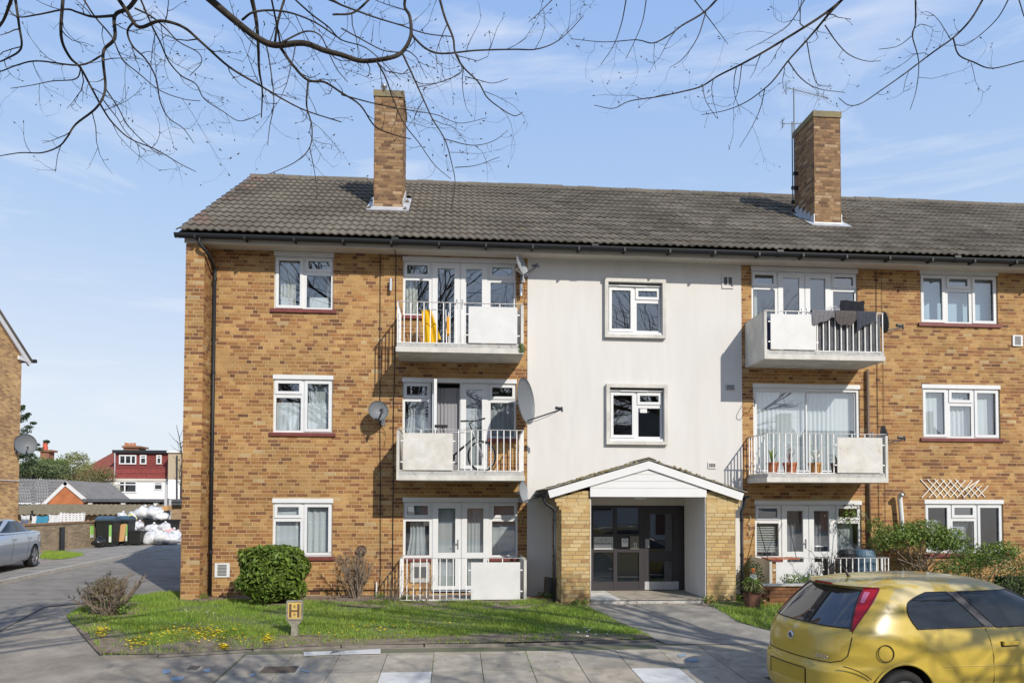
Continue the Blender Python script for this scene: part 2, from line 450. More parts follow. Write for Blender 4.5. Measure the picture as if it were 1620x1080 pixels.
# lawn: turf sheet with bare front edge, grass blades, flowers
LAWN = gpoly([(292,951),(334,950),(640,953),(835,950),(884,955),(925,958),(1038,1012),(800,1019),(540,1022),(400,1028),(250,1037),(165,1038),
              (140,1005),(112,985),(105,974),(150,953),(230,941),(290,936)])
sheet('lawn', LAWN, turf, .012, kind='structure', nx=60, rough=.012)
EDGE = gpoly([(158,1039),(250,1038),(400,1029),(540,1023),(800,1020),(1038,1013)])
emb = MB()
for a, b in zip(EDGE, EDGE[1:]):
    a, b = Vector((*a, gz(a[1]))), Vector((*b, gz(b[1]))); n = max(1, int((b-a).length/.9))
    for k in range(n):
        p, q = a.lerp(b, (k+.01)/n), a.lerp(b, (k+.99)/n)
        emb.bar(p + Vector((0,random.uniform(-.01,.01),.005)), q + Vector((0,random.uniform(-.01,.01),.005)), .06, .03+random.uniform(-.012,.008))
emb.obj('lawn_edging', mat('worn_edging', (.17,.15,.125), .95, col2=(.25,.225,.19), scale=5, bump=.6, bscale=70), kind='structure')
SOILF = gpoly([(150,1008),(170,1037),(250,1037),(400,1028),(540,1022),(800,1019),(1036,1012),(1010,1003),(900,1003),(760,1008),(600,1012),(480,1012),(430,1018),(330,1018),(240,1022),(200,1016)])
sheet('corner_soil', gpoly([(108,976),(128,1003),(158,1037),(205,1024),(196,1004),(170,990),(205,975),(235,966),(222,954),(150,958)]), soil, .018, kind='structure', nx=30, rough=.03)
sheet('worn_soil', SOILF, soil, .019, kind='structure', nx=40, rough=.02)
BED = gpoly([(334,949),(380,951),(500,949),(560,958),(640,964),(640,953),(560,948),(480,946)])
sheet('flower_bed', gpoly([(300,950),(420,958),(540,960),(640,966),(838,962),(884,956),(884,945),(640,944),(338,944)]), soil, .022, kind='structure', nx=40, rough=.03)

def inpoly(poly, x, y):
    c = np.zeros(len(x), bool)
    for (xa, ya), (xb, yb) in zip(poly, poly[1:] + poly[:1]):
        k = ((ya <= y) != (yb <= y)); c ^= k & (x < xa + (y-ya)/((yb-ya) if yb != ya else 1e-9)*(xb-xa))
    return c
def gzv(y): return -.055*np.clip(-1.2-y, 0, 5.2)
def blades(name, poly, n, h, m, sparse=None, **kw):
    P = np.array(poly); lo, hi = P.min(0), P.max(0)
    x = rng.uniform(lo[0], hi[0], n); y = rng.uniform(lo[1], hi[1], n); k = inpoly(poly, x, y)
    x, y = x[k], y[k]
    cl = np.sin(x*3.1+np.sin(y*2.3)*1.5)*np.cos(y*4.1+x*1.3)       # taller and shorter tufts
    keep = rng.random(len(x)) < .62+.38*cl
    if sparse is not None: keep &= ~(inpoly(sparse, x, y) & (rng.random(len(x)) > .22))
    x, y, cl = x[keep], y[keep], cl[keep]; n = len(x)
    a = rng.uniform(0, 2*np.pi, n); hh = h*(.65+.35*cl)*rng.uniform(.5, 1.3, n); w = rng.uniform(.004, .009, n); ln = hh*rng.uniform(.2, .8, n); b = rng.uniform(0, 2*np.pi, n)
    z = gzv(y)+.01
    v0 = np.stack([x-np.cos(a)*w, y-np.sin(a)*w, z], 1); v1 = np.stack([x+np.cos(a)*w, y+np.sin(a)*w, z], 1)
    v2 = np.stack([x+np.cos(b)*ln, y+np.sin(b)*ln, z+hh], 1)
    V = np.stack([v0, v1, v2], 1).reshape(-1, 3); F = np.arange(3*n).reshape(-1, 3)
    me = bpy.data.meshes.new(name); me.from_pydata(V.tolist(), [], F.tolist()); me.materials.append(m)
    return put(name, me, kind='stuff', **kw)
blades('grass', LAWN, 190000, .075, grass_m, SOILF, label='short green lawn grass in front of the flats', cat='grass')
def flowers(name, pix, n, r, m, label, h=.05):
    mb = MB()
    for _ in range(n):
        px, py, sx, sy = random.choice(pix)
        p = PG(random.gauss(px, sx), random.gauss(py, sy))
        z = gz(p.y)+h*random.uniform(.5, 1.2); c = Vector((p.x, p.y, z)); rr = r*random.uniform(.7, 1.2)
        tx, ty = random.uniform(-.4,.4), random.uniform(-.5,.2)
        ring = [c+Vector((rr*math.cos(t), rr*math.sin(t), rr*(math.cos(t)*tx+math.sin(t)*ty)+ (.004 if k % 2 else 0))) for k, t in enumerate(np.linspace(0, 2*math.pi, 9)[:-1])]
        mb.add(ring+[c-Vector((0,0,.004))], [(k, (k+1) % 8, 8) for k in range(8)])
        mb.tube([(p.x, p.y, gz(p.y)), c], .002, 3, 1, cap=False)
    mb.obj(name, [m, grass_m], kind='stuff', label=label, cat='flowers')
flowers('yellow_flowers', [(310,1003,22,6),(330,1006,18,6),(280,1000,20,6),(350,1004,20,7),(380,1008,22,7),(245,1008,25,8),(215,1020,10,4),(425,1013,6,4),(160,1003,6,5),(353,1026,4,2),(520,1006,60,8),(640,998,50,6)],
        800, .017, yellow_fl, 'bright yellow flowers scattered in the lawn near the corner')
flowers('white_daisies', [(285,968,10,4),(332,970,10,3),(260,985,40,8),(920,1003,30,4),(585,940,6,3)], 60, .02, white_fl, 'small white daisies in the grass')

# forecourt paving: slabs
pav = MB()
PAVE = [(-2.55, -7.5), (5.6, -7.5), (5.6, -6.0), (3.4, -4.75), (-2.9, -4.75)]
x0, y0 = -2.9, -7.5
sheet('pavement', [(-2.95,-7.55),(6.2,-7.55),(6.2,-4.1),(3.1,-4.52),(.8,-4.82),(-2.3,-4.62),(-2.95,-4.6)], mat('paving_joint', (.15,.135,.105), 1, col2=(.12,.14,.06), scale=6), .003, kind='structure', nx=30)
pave_root = bpy.data.objects['pavement']
SW, SD = .655, .84
for j in range(4):
    for i in range(14):
        xa = x0+i*SW+(.0 if j % 2 else 0); ya = -7.5+j*SD*.98; yb = min(ya+SD, -4.86+.02*i*0)
        if j == 3: yb = -4.88 if i < 9 else ya+.35-.02*(i-9)
        if xa < -2.95 or xa > 5.6 or yb-ya < .1: continue
        dark = 2 if random.random() < .25 else (1 if random.random() < .5 else 0)
        if (i, j) in ((3,1),): dark = 3
        if i == 8 and j in (0,1,2): dark = 3 if j == 1 else dark
        if i >= 10: dark = 2
        mb = MB(); t = .012; e = .005; dz = random.uniform(0,.004)
        tl = [random.uniform(-.002,.002) for _ in range(4)]
        q = [(xa+e, ya+.014), (xa+SW-e, ya+.014), (xa+SW-e, yb-.014), (xa+e, yb-.014)]
        top = [(x, y, gz(y)+t+dz+tl[k]) for k, (x, y) in enumerate(q)]; bot = [(x, y, gz(y)-.01) for x, y in q]
        mb.add(bot+top, [(4,5,6,7),(0,1,5,4),(1,2,6,5),(2,3,7,6),(3,0,4,7)])
        mb.obj('paving_slab', slab_m[dark], pave_root)
for (pa, pb, pc, pd) in (((480,1033),(545,1031),(546,1036),(481,1040)),((525,1032),(602,1028),(602,1036),(520,1038))):
    mb = MB(); q = [PG(*p) for p in (pd, pc, pb, pa)]
    mb.add([(p.x,p.y,p.z+.0235) for p in q], [(0,1,2,3)]); mb.obj('mortar_patch', slab_m[3], pave_root)
jw = MB()
for _ in range(900):
    if random.random() < .5: x_, y_ = x0+random.randint(0,13)*SW+random.gauss(0,.006), random.uniform(-7.4,-4.95)
    else: x_, y_ = random.uniform(-2.8,4.5), -7.5+random.randint(1,3)*SD*.98+random.gauss(0,.008)
    if math.sin(x_*3.7)*math.cos(y_*2.9) < .1: continue
    a_ = random.random()*6.28; h_ = random.uniform(.012,.035); zz_ = gz(y_)+.006
    jw.add([(x_-.006,y_,zz_),(x_+.006,y_,zz_),(x_+math.cos(a_)*.015,y_+math.sin(a_)*.015,zz_+h_)], [(0,1,2)])
jw.obj('joint_weeds', grass_m, kind='stuff', label='tiny weeds growing in the paving joints', cat='weeds')
# entrance path: worn concrete flags in front of the porch
PATH = gpoly([(925,957),(1120,958),(1135,962),(1170,985),(1225,1000),(1228,1020),(1060,1020),(1038,1012)])
sheet('entrance_path', PATH, mat('path_concrete', (.20,.19,.17), .93, col2=(.36,.335,.29), scale=2.5, bump=.6, bscale=120, grime=.3, gscale=1.7), .009, kind='structure', nx=30)
# utility paint marks and covers
blue = mat('blue_spray', (.15,.28,.45), .9, col2=(.25,.27,.28), scale=22)
for pix in (((256,1058),(270,1057),(268,1063),(258,1064)), ((322,1057),(333,1056),(332,1061),(323,1062)), ((270,1070),(292,1068),(288,1075),(272,1075)), ((394,1069),(405,1066),(402,1071),(396,1072)),
            ((1072,1037),(1086,1036),(1084,1040),(1074,1041)),((1084,1043),(1106,1044),(1104,1048),(1086,1048)),((476,1060),(492,1064),(488,1066),(474,1062))):
    mb = MB(); q = [PG(*p) for p in pix]; hz_ = .0215 if q[0].x > -2.9 else -.006; mb.add([(p.x,p.y,p.z+hz_) for p in q], [(3,2,1,0)])
    mb.obj('utility_paint_mark', blue, bpy.data.objects['pavement'])
iron = mat('cast_iron', (.10,.085,.075), .7, col2=(.16,.13,.11), scale=40, bump=.8, bscale=120, metal=.3)
def cover(pix, label):
    q = [PG(*p) for p in pix]; c = sum(q, Vector())/4
    t = thing('inspection_cover', c, label, 'manhole cover')
    mb = MB(); mb.add([(p.x,p.y,p.z+.014) for p in q]+[(p.x,p.y,p.z-.02) for p in q], [(3,2,1,0)]+[(i,(i+1)%4,4+(i+1)%4,4+i) for i in range(4)]); mb.obj('frame', kerb_m, t)
    q2 = [c+(p-c)*.86 for p in q]
    mb = MB(); mb.add([(p.x,p.y,p.z+.018) for p in q2]+[(p.x,p.y,p.z+.002) for p in q2], [(3,2,1,0)]+[(i,(i+1)%4,4+(i+1)%4,4+i) for i in range(4)])
    for k in range(8):
        a, b = q2[0].lerp(q2[1], (k+.5)/8), q2[3].lerp(q2[2], (k+.5)/8); mb.bar(a.lerp(b,.08)+Vector((0,0,.019)), a.lerp(b,.92)+Vector((0,0,.019)), .025, .006)
    mb.obj('lid', iron, t)
cover(((404,1067),(415,1055),(478,1054),(470,1066)), 'long rusty iron inspection cover in the pavement')
cover(((292,1060),(300,1054),(320,1055),(312,1061)), 'small iron stopcock cover between blue paint marks')

# ================================================================== the block of flats
flats = thing('apartment_building', (4, 0, 0), 'three storey brick block of flats with white rendered centre and balconies', 'building')
XL, XG, XW0, XW1, XE = -5.45, -5.08, 1.55, 6.30, 20.0      # gable, pier, white wall, right end
ZT = 7.26
COURSE, BL, BH = .0752, .215, .0635
# openings in the front wall
WIN_L = [(-3.80, -2.58, 7.22), (-3.79, -2.57, 4.62), (-3.77, -2.55, 2.03)]
WIN_R = [(10.48, 12.33, 7.25), (10.49, 12.34, 4.65), (10.51, 12.37, 2.05)]
BAL_L = [(-1.12, 1.30, 7.20), (-1.11, 1.31, 4.60), (-1.08, 1.35, 2.06)]
BAL_R = [(6.54, 8.99, 7.21), (6.56, 9.01, 4.60), (6.58, 9.02, 2.02)]
HOLES = [(a, b, z-1.21, z) for a, b, z in WIN_L+WIN_R]
FLOORZ = [5.20, 2.62, .04]
for G in (BAL_L, BAL_R):
    for (a, b, z), fz in zip(G, FLOORZ):
        if G is BAL_R and fz == FLOORZ[1]: HOLES.append((a, b, fz, z)); continue
        HOLES += [(a, a+.60, z-1.27, z), (a+.60, b-.60, fz, z), (b-.60, b, z-1.27, z)]
WHOLES = [(3.30, 4.50, 5.62, 6.76), (3.33, 4.53, 3.30, 4.46), (2.90, 5.10, 0.02, 1.91)]

def holed_wall(x0, x1, z0, z1, holes, y, back):
    xs = sorted({x0, x1, *[min(max(h[i], x0), x1) for h in holes for i in (0,1)]}); zs = sorted({z0, z1, *[min(max(h[i], z0), z1) for h in holes for i in (2,3)]})
    mb = MB()
    def hole(xa, xb, za, zb):
        cx, cz = (xa+xb)/2, (za+zb)/2
        return any(h[0] < cx < h[1] and h[2] < cz < h[3] for h in holes)
    for xa, xb in zip(xs, xs[1:]):
        for za, zb in zip(zs, zs[1:]):
            if hole(xa, xb, za, zb): continue
            mb.add([(xa,y,za),(xb,y,za),(xb,y,zb),(xa,y,zb)], [(0,1,2,3)])
    for a, b, c, d in holes:                     # reveals
        if a < x0-.01 or b > x1+.01: continue
        vs = [(a,y,c),(b,y,c),(b,y,d),(a,y,d),(a,back,c),(b,back,c),(b,back,d),(a,back,d)]; e = .004; cz, cx = d-.2, (a+b)/2
        inh = lambda px, pz: any(h[0] < px < h[1] and h[2] < pz < h[3] for h in holes)
        fs = [f for f, (px, pz) in zip([(0,4,5,1),(1,5,6,2),(2,6,7,3),(3,7,4,0)], ((cx,c-e),(b+e,cz),(cx,d+e),(a-e,cz))) if not inh(px, pz)]
        mb.add(vs, fs)
    return mb
# --- brickwork
ALLB = []           # (x, y, z, length, axis, palette, piece)
def courses(u0, u1, z0, z1, holes, place, palette=BW, bond='mixed'):
    nz = int(round((z1-z0)/COURSE))
    for k in range(nz):
        z = z0+k*COURSE; zc = z+COURSE/2
        cuts = [(u0, u1)]
        for a, b, c, d in holes:
            if c-.01 < zc < d+.01:
                cuts = [q for s, e in cuts for q in ((s, min(e, a)), (max(s, b), e)) if q[1]-q[0] > .03]
        ph = (k % 2)
        for s, e in cuts:
            u = s; row = k % 5
            first = True; flip = random.random() < .5
            while u < e-.02:
                if first: L = (.215, .046, .1025, .159)[k % 4]
                elif bond == 'mixed' and k % 2: L = .1025 if flip else .215
                else: L = .215
                flip = not flip
                first = False
                if e-u < L+.05: L = e-u-.005
                if L > .02: place(u+L/2, zc, L, random.choices(range(len(palette)), BWH if (len(palette) == 6 and L < .12) else palette)[0])
                u += L+.010
    return
def joined(bricks, name, mats, parent):
    mb = MB()
    for c, ax, n, L, p in bricks:
        # five-sided brick: ax = length direction, n = outward normal
        a, o, h = ax*(L/2), n*.0075, Vector((0,0,BH/2)); c = Vector(c)+n*random.uniform(-.0015,.0015)
        vs = [c-a-h+o, c+a-h+o, c+a+h+o, c-a+h+o, c-a-h-o, c+a-h-o, c+a+h-o, c-a+h-o]
        fs = [(0,1,2,3),(0,4,5,1),(1,5,6,2),(2,6,7,3),(3,7,4,0)]
        if ax.cross(Vector((0,0,1))).dot(n) < 0: fs = [tuple(reversed(q)) for q in fs]
        mb.add(vs, fs, p)
    return mb.obj(name, mats, parent, kind='stuff')
SHARED = {}
def single(c, ax, n, L, p, mats, parent):
    key = (round(L,3), p, mats[p].name, tuple(n))
    if key not in SHARED:
        a, o, h = ax*(L/2), n*.0075, Vector((0,0,BH/2))
        vs = [-a-h+o, a-h+o, a+h+o, -a+h+o, -a-h-o, a-h-o, a+h-o, -a+h-o]
        fs = [(0,1,2,3),(0,4,5,1),(1,5,6,2),(2,6,7,3),(3,7,4,0),(7,6,5,4)]
        if ax.cross(Vector((0,0,1))).dot(n) < 0: fs = [tuple(reversed(q)) for q in fs]
        mb = MB(); mb.add(vs, fs); SHARED[key] = mb.mesh('brick', mats[p])
    return put('brick', SHARED[key], parent, loc=Vector(c)+n*random.uniform(-.0015,.0015))
UX, UY, NF = Vector((1,0,0)), Vector((0,1,0)), Vector((0,-1,0))
wall_l = holed_wall(XG, XW0, -.3, ZT, [h for h in HOLES if h[1] < XW0], 0, .11).obj('brick_wall', mortar, flats)
wall_r = holed_wall(XW1, XE, -.3, ZT, [h for h in HOLES if h[0] > XW1], 0, .11).obj('brick_wall', mortar, flats)
bl, br_, ones = [], [], []
courses(XG+.004, XW0-.002, -.04, ZT-.01, [h for h in HOLES if h[1] < XW0], lambda u, z, L, p: bl.append(((u, .004, z), UX, NF, L, p)))
courses(XW1+.002, 14.6, -.04, ZT-.01, [h for h in HOLES if h[0] > XW1], lambda u, z, L, p: br_.append(((u, .004, z), UX, NF, L, p)))
near = [b for b in bl if -4.6 < b[0][0] < -1.3 and 2.1 < b[0][2] < 3.4][:300]
ids = {id(b) for b in near}
for b in near: single(*b, BR, wall_l)
joined([b for b in bl if id(b) not in ids], 'bricks', BR, wall_l)
joined(br_, 'bricks', BR, wall_r)
# gable pier and gable wall
pier = MB()
pier.box(XL+.006, XG-.006, -.424, .0, -.3, ZT-.02)
pier.add([(XL+.006,0,-.3),(XL+.006,9.3,-.3),(XL+.006,9.3,ZT-.02),(XL+.006,4.45,10.75),(XL+.006,0,ZT)], [(0,4,3,2,1)])
pier = pier.obj('gable_wall', mortar, flats)
pb = []
WPAL = [.30,.26,.16,.18,.06,.04]
courses(XL, XG, -.04, ZT-.08, [], lambda u, z, L, p: pb.append(((u, -.4195, z), UX, NF, L, p)), WPAL)
courses(-.42, -.012, -.04, ZT-.08, [], lambda u, z, L, p: pb.append(((XG-.0095, u, z), UY, UX, L, p)), WPAL)
gzmax = lambda y: ZT+(10.7-ZT)*(1-abs(y-4.45)/4.9)
courses(-.42, 9.3, -.04, 10.6, [], lambda u, z, L, p: (z < gzmax(u)-.15 or z < ZT-.1) and pb.append(((XL+.0095, u, z), UY, -UX, L, p)), WPAL)
joined(pb, 'bricks', BR, pier)
# rendered centre
holed_wall(XW0, XW1, -.3, ZT, WHOLES, -.012, .16).obj('rendered_wall', render_white, flats)
mb = MB(); mb.box(XW0-.002, XW0+.01, -.0125, 0, -.3, ZT); mb.box(XW1-.012, XW1+.002, -.0125, 0, -.3, ZT); mb.obj('render_edge_bead', render_white, flats)
plm = MB(); plm.box(-3.45, -1.62, -.022, -.004, .115, .135); plm.obj('damp_course', black_plastic, flats)
# body behind: floors, partitions, back wall
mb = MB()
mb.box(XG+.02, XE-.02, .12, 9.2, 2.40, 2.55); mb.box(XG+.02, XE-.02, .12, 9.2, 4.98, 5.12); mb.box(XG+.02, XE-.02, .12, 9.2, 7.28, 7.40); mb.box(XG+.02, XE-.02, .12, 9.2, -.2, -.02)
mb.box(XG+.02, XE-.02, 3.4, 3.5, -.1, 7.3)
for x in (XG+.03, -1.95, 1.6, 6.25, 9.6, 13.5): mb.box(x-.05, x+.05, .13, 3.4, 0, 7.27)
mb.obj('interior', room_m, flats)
mb = MB(); mb.box(XL+.01, XE, 9.2, 9.3, -.3, ZT); mb.box(XE-.1, XE, 0, 9.2, -.3, ZT); mb.obj('back_wall', BR[1], flats)
# --- roof: battens deck, tiles, ridge
EY, EZ, RY, RZ = -.62, 7.36, 4.45, 10.80
SL = math.atan2(RZ-EZ, RY-EY); SLEN = math.hypot(RZ-EZ, RY-EY)
sv, nv = Vector((0, math.cos(SL), math.sin(SL))), Vector((0, -math.sin(SL), math.cos(SL)))
mb = MB()
mb.add([(XL-.10,EY,EZ-.03),(XE,EY,EZ-.03),(XE,RY,RZ-.03),(XL-.10,RY,RZ-.03),(XE,9.6,EZ-.03),(XL-.10,9.6,EZ-.03)], [(0,1,2,3),(3,2,4,5)])
roof = mb.obj('roof', mat('roof_felt', (.05,.048,.045), .95), flats)
tile_m = mat('roof_tile', (.098,.085,.068), .95, col2=(.165,.146,.118), scale=.55, bump=.8, bscale=70, island=.22, spec=.15)
# lichen, mostly high on the roof and below the stacks
def lichen(m, amount=.5):
    nt = m.node_tree; N, L = nt.nodes, nt.links; b = N['Principled BSDF']; src = b.inputs['Base Color'].links[0].from_socket
    geo = N.new('ShaderNodeNewGeometry')
    for sc_, th, col in ((9, .66, (.38,.37,.34,1)), (3.2, .70, (.34,.23,.07,1)), (30, .66, (.30,.29,.27,1))):
        n = N.new('ShaderNodeTexNoise'); n.inputs['Scale'].default_value = sc_; n.inputs['Detail'].default_value = 8; n.inputs['Roughness'].default_value = .7
        L.new(geo.outputs['Position'], n.inputs['Vector'])
        r = N.new('ShaderNodeMapRange'); r.inputs['From Min'].default_value = th-.06; r.inputs['From Max'].default_value = th+.06; r.inputs['To Max'].default_value = amount
        L.new(n.outputs['Fac'], r.inputs['Value'])
        mx = N.new('ShaderNodeMixRGB'); L.new(r.outputs['Result'], mx.inputs['Fac']); L.new(src, mx.inputs['Color1']); mx.inputs['Color2'].default_value = col
        src = mx.outputs['Color']
    L.new(src, b.inputs['Base Color'])
lichen(tile_m, .75)
tile_red = mat('verge_tile', (.17,.10,.07), .9, col2=(.13,.11,.095), scale=2, island=.2)
TW, TE, NROW = .33, SLEN/15, 15
def tile_mesh(w=TW, mt=tile_m):
    mb = MB(); n = 12; top, bot, low = [], [], []
    for i in range(n+1):
        u = i/n*w; h = .030*(.5+.5*math.cos(2*math.pi*u/.165+math.pi))
        top.append(Vector((u-.0005*i,0,0))+sv*(TE+.03)+nv*(h+.004)); bot.append(Vector((u,0,0))+nv*(h+.034)); low.append(Vector((u,0,0))+nv*(h+.010))
    vs = bot+top+low; k = n+1
    mb.add(vs, [(i,i+1,k+i+1,k+i) for i in range(n)]+[(2*k+i,2*k+i+1,i+1,i) for i in range(n)]+[(0,k,2*k),(n,2*k+n,k+n)])
    return mb, mb.mesh('roof_tile', mt, smooth=False)
tb, tmesh = tile_mesh()
thb, thmesh = tile_mesh(.165)
tv = np.array(tb.v); big = MB(); nt_ = 0
cand = []; big_half = []
for r in range(NROW):
    for c in range(-1, 79):
        x = XL-.12+c*TW+(.165 if r % 2 else 0)
        if x > XE-.3: continue
        if x < XL-.13:
            if r % 2 and c == -1: big_half.append(Vector((XL-.12, EY-.03, EZ))+sv*(r*TE)+nv*.003)
            continue
        o = Vector((x, EY-.03, EZ))+sv*(r*TE)+nv*random.uniform(0,.006)
        if any(xc-.05 < x+.15 < xc+.75 and 1.45 < o.y+.2 < 2.6 for xc in (-1.92, 8.80)): continue
        cand.append((r, c, o))
for r, c, o in cand:
    if r < 14 and c < 22 and nt_ < 300 and c > 0: put('roof_tile', tmesh, roof, loc=o); nt_ += 1
    else:
        d = np.array([o.x, o.y, o.z])+rng.normal(0, .002, 3); big.add((tv+d).tolist(), tb.f, 1 if (c <= 0 and random.random() < .5) else 0)
for o in big_half: big.add((np.array(thb.v)+np.array(o)).tolist(), thb.f, 1 if random.random() < .5 else 0)
big.obj('roof_tiles', [tile_m, tile_red], roof, kind='stuff')
rm = MB(); n = 10
vs = [(L_, math.cos(t)*.125, math.sin(t)*.125) for L_ in (0, .44) for t in np.linspace(-.15, math.pi+.15, n+1)]
rm.add(vs, [(i, i+1, n+2+i, n+1+i) for i in range(n)]); ridge_me = rm.mesh('ridge_tile', tile_m, smooth=True)
for k in range(int((XE-XL)/.45)+1): put('ridge_tile', ridge_me, roof, loc=(XL-.12+k*.45, RY, RZ-.03+random.uniform(-.014,.012)))
vm = MB()
for s in (-1, 1):
    a, b = Vector((XL-.10, RY, RZ-.10)), Vector((XL-.10, RY+s*(RY-EY), EZ-.10)); vm.bar(a, b, .03, .09)
vm.obj('verge_board', soffit_m, roof)
# --- eaves: soffit, fascia, gutter
mb = MB(); mb.box(XL-.02, XE, -.44, -.005, 7.235, 7.25); mb.obj('soffit', soffit_m, flats)
mb = MB(); mb.box(XL-.02, XE, -.465, -.442, 7.19, 7.36); mb.obj('fascia', soffit_m, flats)
g = MB(); n = 12; vs = []
for x in (XL-.16, XE):
    for t in np.linspace(math.pi, 2*math.pi, n+1): vs.append((x, -.585+math.cos(t)*.075, 7.325+math.sin(t)*.085))
    for t in np.linspace(2*math.pi, math.pi, n+1): vs.append((x, -.585+math.cos(t)*.07, 7.328+math.sin(t)*.08))
k = 2*(n+1); g.add(vs, [(i,(i+1)%k,k+(i+1)%k,k+i) for i in range(k)]+[tuple(range(k))]); gutter = g.obj('gutter', gutter_m, flats, smooth=False)
bm_ = MB(); bm_.box(-.02,.02,-.085,.12,-.09,-.012)
bme = bm_.mesh('gutter_bracket', gutter_m)
for k in range(26): put('gutter_bracket', bme, gutter, loc=(XL+.25+k*.97, -.585, 7.318))
for x in (-1.24, 2.9, 6.9, 10.9): 
    mb = MB(); mb.lathe((x-.07,-.585,7.32),(1,0,0),[(.088,0),(.088,.14)],14); mb.obj('gutter_union', gutter_m, gutter)
dpm = MB(); dpx = -4.99
dpm.tube(smooth_path([(-5.13,-.585,7.25),(-5.13,-.58,7.14),(-5.02,-.48,7.0),(dpx,-.25,6.88),(dpx,-.085,6.78),(dpx,-.075,6.6)],5), .034, 10)
dpm.tube([(dpx,-.075,6.62),(dpx,-.075,.02)], .036, 12)
for z in (6.55, 4.6, 2.6, .9): dpm.lathe((dpx,-.075,z),(0,0,1),[(.044,0),(.044,.07)],12)
dpm.obj('downpipe', gutter_m, flats, smooth=True)
# --- chimneys
def chimney(x0, x1, y0, y1, ztop):
    zb = EZ+(y0-EY)*math.tan(SL)-.15
    core = MB(); core.box(x0+.008, x1-.008, y0+.008, y1-.008, zb, ztop-.01); c = core.obj('chimney', stack_mortar, flats)
    L = []
    PAL = [.42,.32,.16,.10]
    zz = zb+.24
    courses(x0, x1, zz, ztop-.15, [], lambda u, z, l, p: L.append(((u, y0+.0115, z), UX, NF, l, p)), PAL)
    courses(y0, y1, zz, ztop-.15, [], lambda u, z, l, p: (z > EZ+(u-EY)*math.tan(SL)) and L.append(((x0+.0115, u, z), UY, -UX, l, p)), PAL)
    courses(y0, y1, zz, ztop-.15, [], lambda u, z, l, p: (z > EZ+(u-EY)*math.tan(SL)) and L.append(((x1-.0115, u, z), UY, UX, l, p)), PAL)
    joined(L, 'bricks', CB, c)
    cap = MB(); cap.box(x0-.02, x1+.02, y0-.02, y1+.02, ztop-.15, ztop); cap.obj('chimney_cap', mat('weathered_cap', (.17,.145,.10), .95, col2=(.23,.195,.10), scale=5, bump=.6), c)
    fl = MB(); fl.box(x0-.015, x1+.015, y0-.016, y0, zb-.02, zb+.235)
    a = Vector(((x0+x1)/2, y0-.10, EZ+(y0-.10-EY)*math.tan(SL)))
    fl.obox(a+nv*.055, (x1-x0)/2*UX+UX*.11, sv*.13, nv*.008)
    for s, xx in ((-1, x0), (1, x1)):
        for k in range(5):
            yy = y0+k*.2; z0 = EZ+(yy-EY)*math.tan(SL)
            fl.box(*sorted((xx, xx+s*.014)), yy, yy+.19, z0-.02, z0+.30)
        fl.obox(Vector((xx+s*.075, (y0+y1)/2-.1, EZ+((y0+y1)/2-.1-EY)*math.tan(SL)))+nv*.05, UX*.075, sv*.72, nv*.006)
    fl.obj('lead_flashing', lead, c)
    return c
ch1 = chimney(-1.93, -1.25, 1.5, 2.52, 11.66)
ch2 = chimney(8.80, 9.49, 1.5, 2.54, 11.67)
pot = MB(); pot.lathe((-1.75,1.9,11.65),(0,0,1),[(.07,0),(.06,.30),(.08,.31),(.08,.36),(.05,.37)],14); pot.obj('flue_terminal', steel, ch1, smooth=True)
mb = MB()
for dx in (.2,.35): mb.lathe((8.8+dx,1.9,11.66),(0,0,1),[(.08,0),(.07,.07),(.03,.09),(.001,.09)],12)
mb.obj('flue_terminal', CB[2], ch2)
# ================================================================== windows and doors (parts of the block)
bright_net = mat('bright_net_curtain', (.80,.82,.84), .9, trans=.15)
sky_blind = mat('sky_reflection_blind', (.44,.56,.66), .8)  # blind in pale blue; part of the window's sky reflection is in this colour
def frame_light(mb, x0, x1, z0, z1, y, b, d=.06, mid=None):
    e = .0006
    mb.box(x0+e, x1-e, y, y+d, z1-b, z1-e); mb.box(x0+e, x1-e, y, y+d, z0+e, z0+b)
    mb.box(x0+e, x0+b, y, y+d, z0+b, z1-b); mb.box(x1-b, x1-e, y, y+d, z0+b, z1-b)
    if mid: mb.box(x0+b, x1-b, y+.001, y+d, mid-.06, mid+.06)
def pane(parent, x0, x1, z0, z1, y, m=None):
    a, b = random.uniform(-.004,.004), random.uniform(-.004,.004)
    mb = MB(); mb.add([(x0,y-a-b,z0),(x1,y+a-b,z0),(x1,y+a+b,z1),(x0,y-a+b,z1)], [(0,1,2,3)])
    return mb.obj('pane', m or pane_m, parent)
def bead(mb, x0, x1, z0, z1, y):   # dark rubber gasket round the glass
    t = .006
    mb.box(x0, x1, y-.004, y+.004, z1-t, z1, 1); mb.box(x0, x1, y-.004, y+.004, z0, z0+t, 1)
    mb.box(x0, x0+t, y-.004, y+.004, z0+t, z1-t, 1); mb.box(x1-t, x1, y-.004, y+.004, z0+t, z1-t, 1)
def curtain(parent, x0, x1, z0, z1, y, m, folds=9, amp=.02, name='curtain', drop=0.0, tie=0.0):
    n = max(12, int(folds*8)); vs = []; ph = random.random()*6
    rows = 8
    for r in range(rows+1):
        t = r/rows; z = z1+(z0-z1)*t
        for i in range(n+1):
            u = i/n; x = x0+(x1-x0)*u; f = .55+.45*math.sin(u*7+ph)
            xx = x+tie*math.sin(math.pi*t)*(x1-x0)*(u-.5)*-1
            vs.append((xx, y+amp*f*math.sin(u*folds*2*math.pi+ph+.3*math.sin(3*t+ph))*(.5+.6*t), z+ (drop*math.cos(u*folds*2*math.pi) if r == rows else 0)))
    mb = MB(); w = n+1; mb.add(vs, [(r*w+i, r*w+i+1, (r+1)*w+i+1, (r+1)*w+i) for r in range(rows) for i in range(n)])
    return mb.obj(name, m, parent, smooth=True)
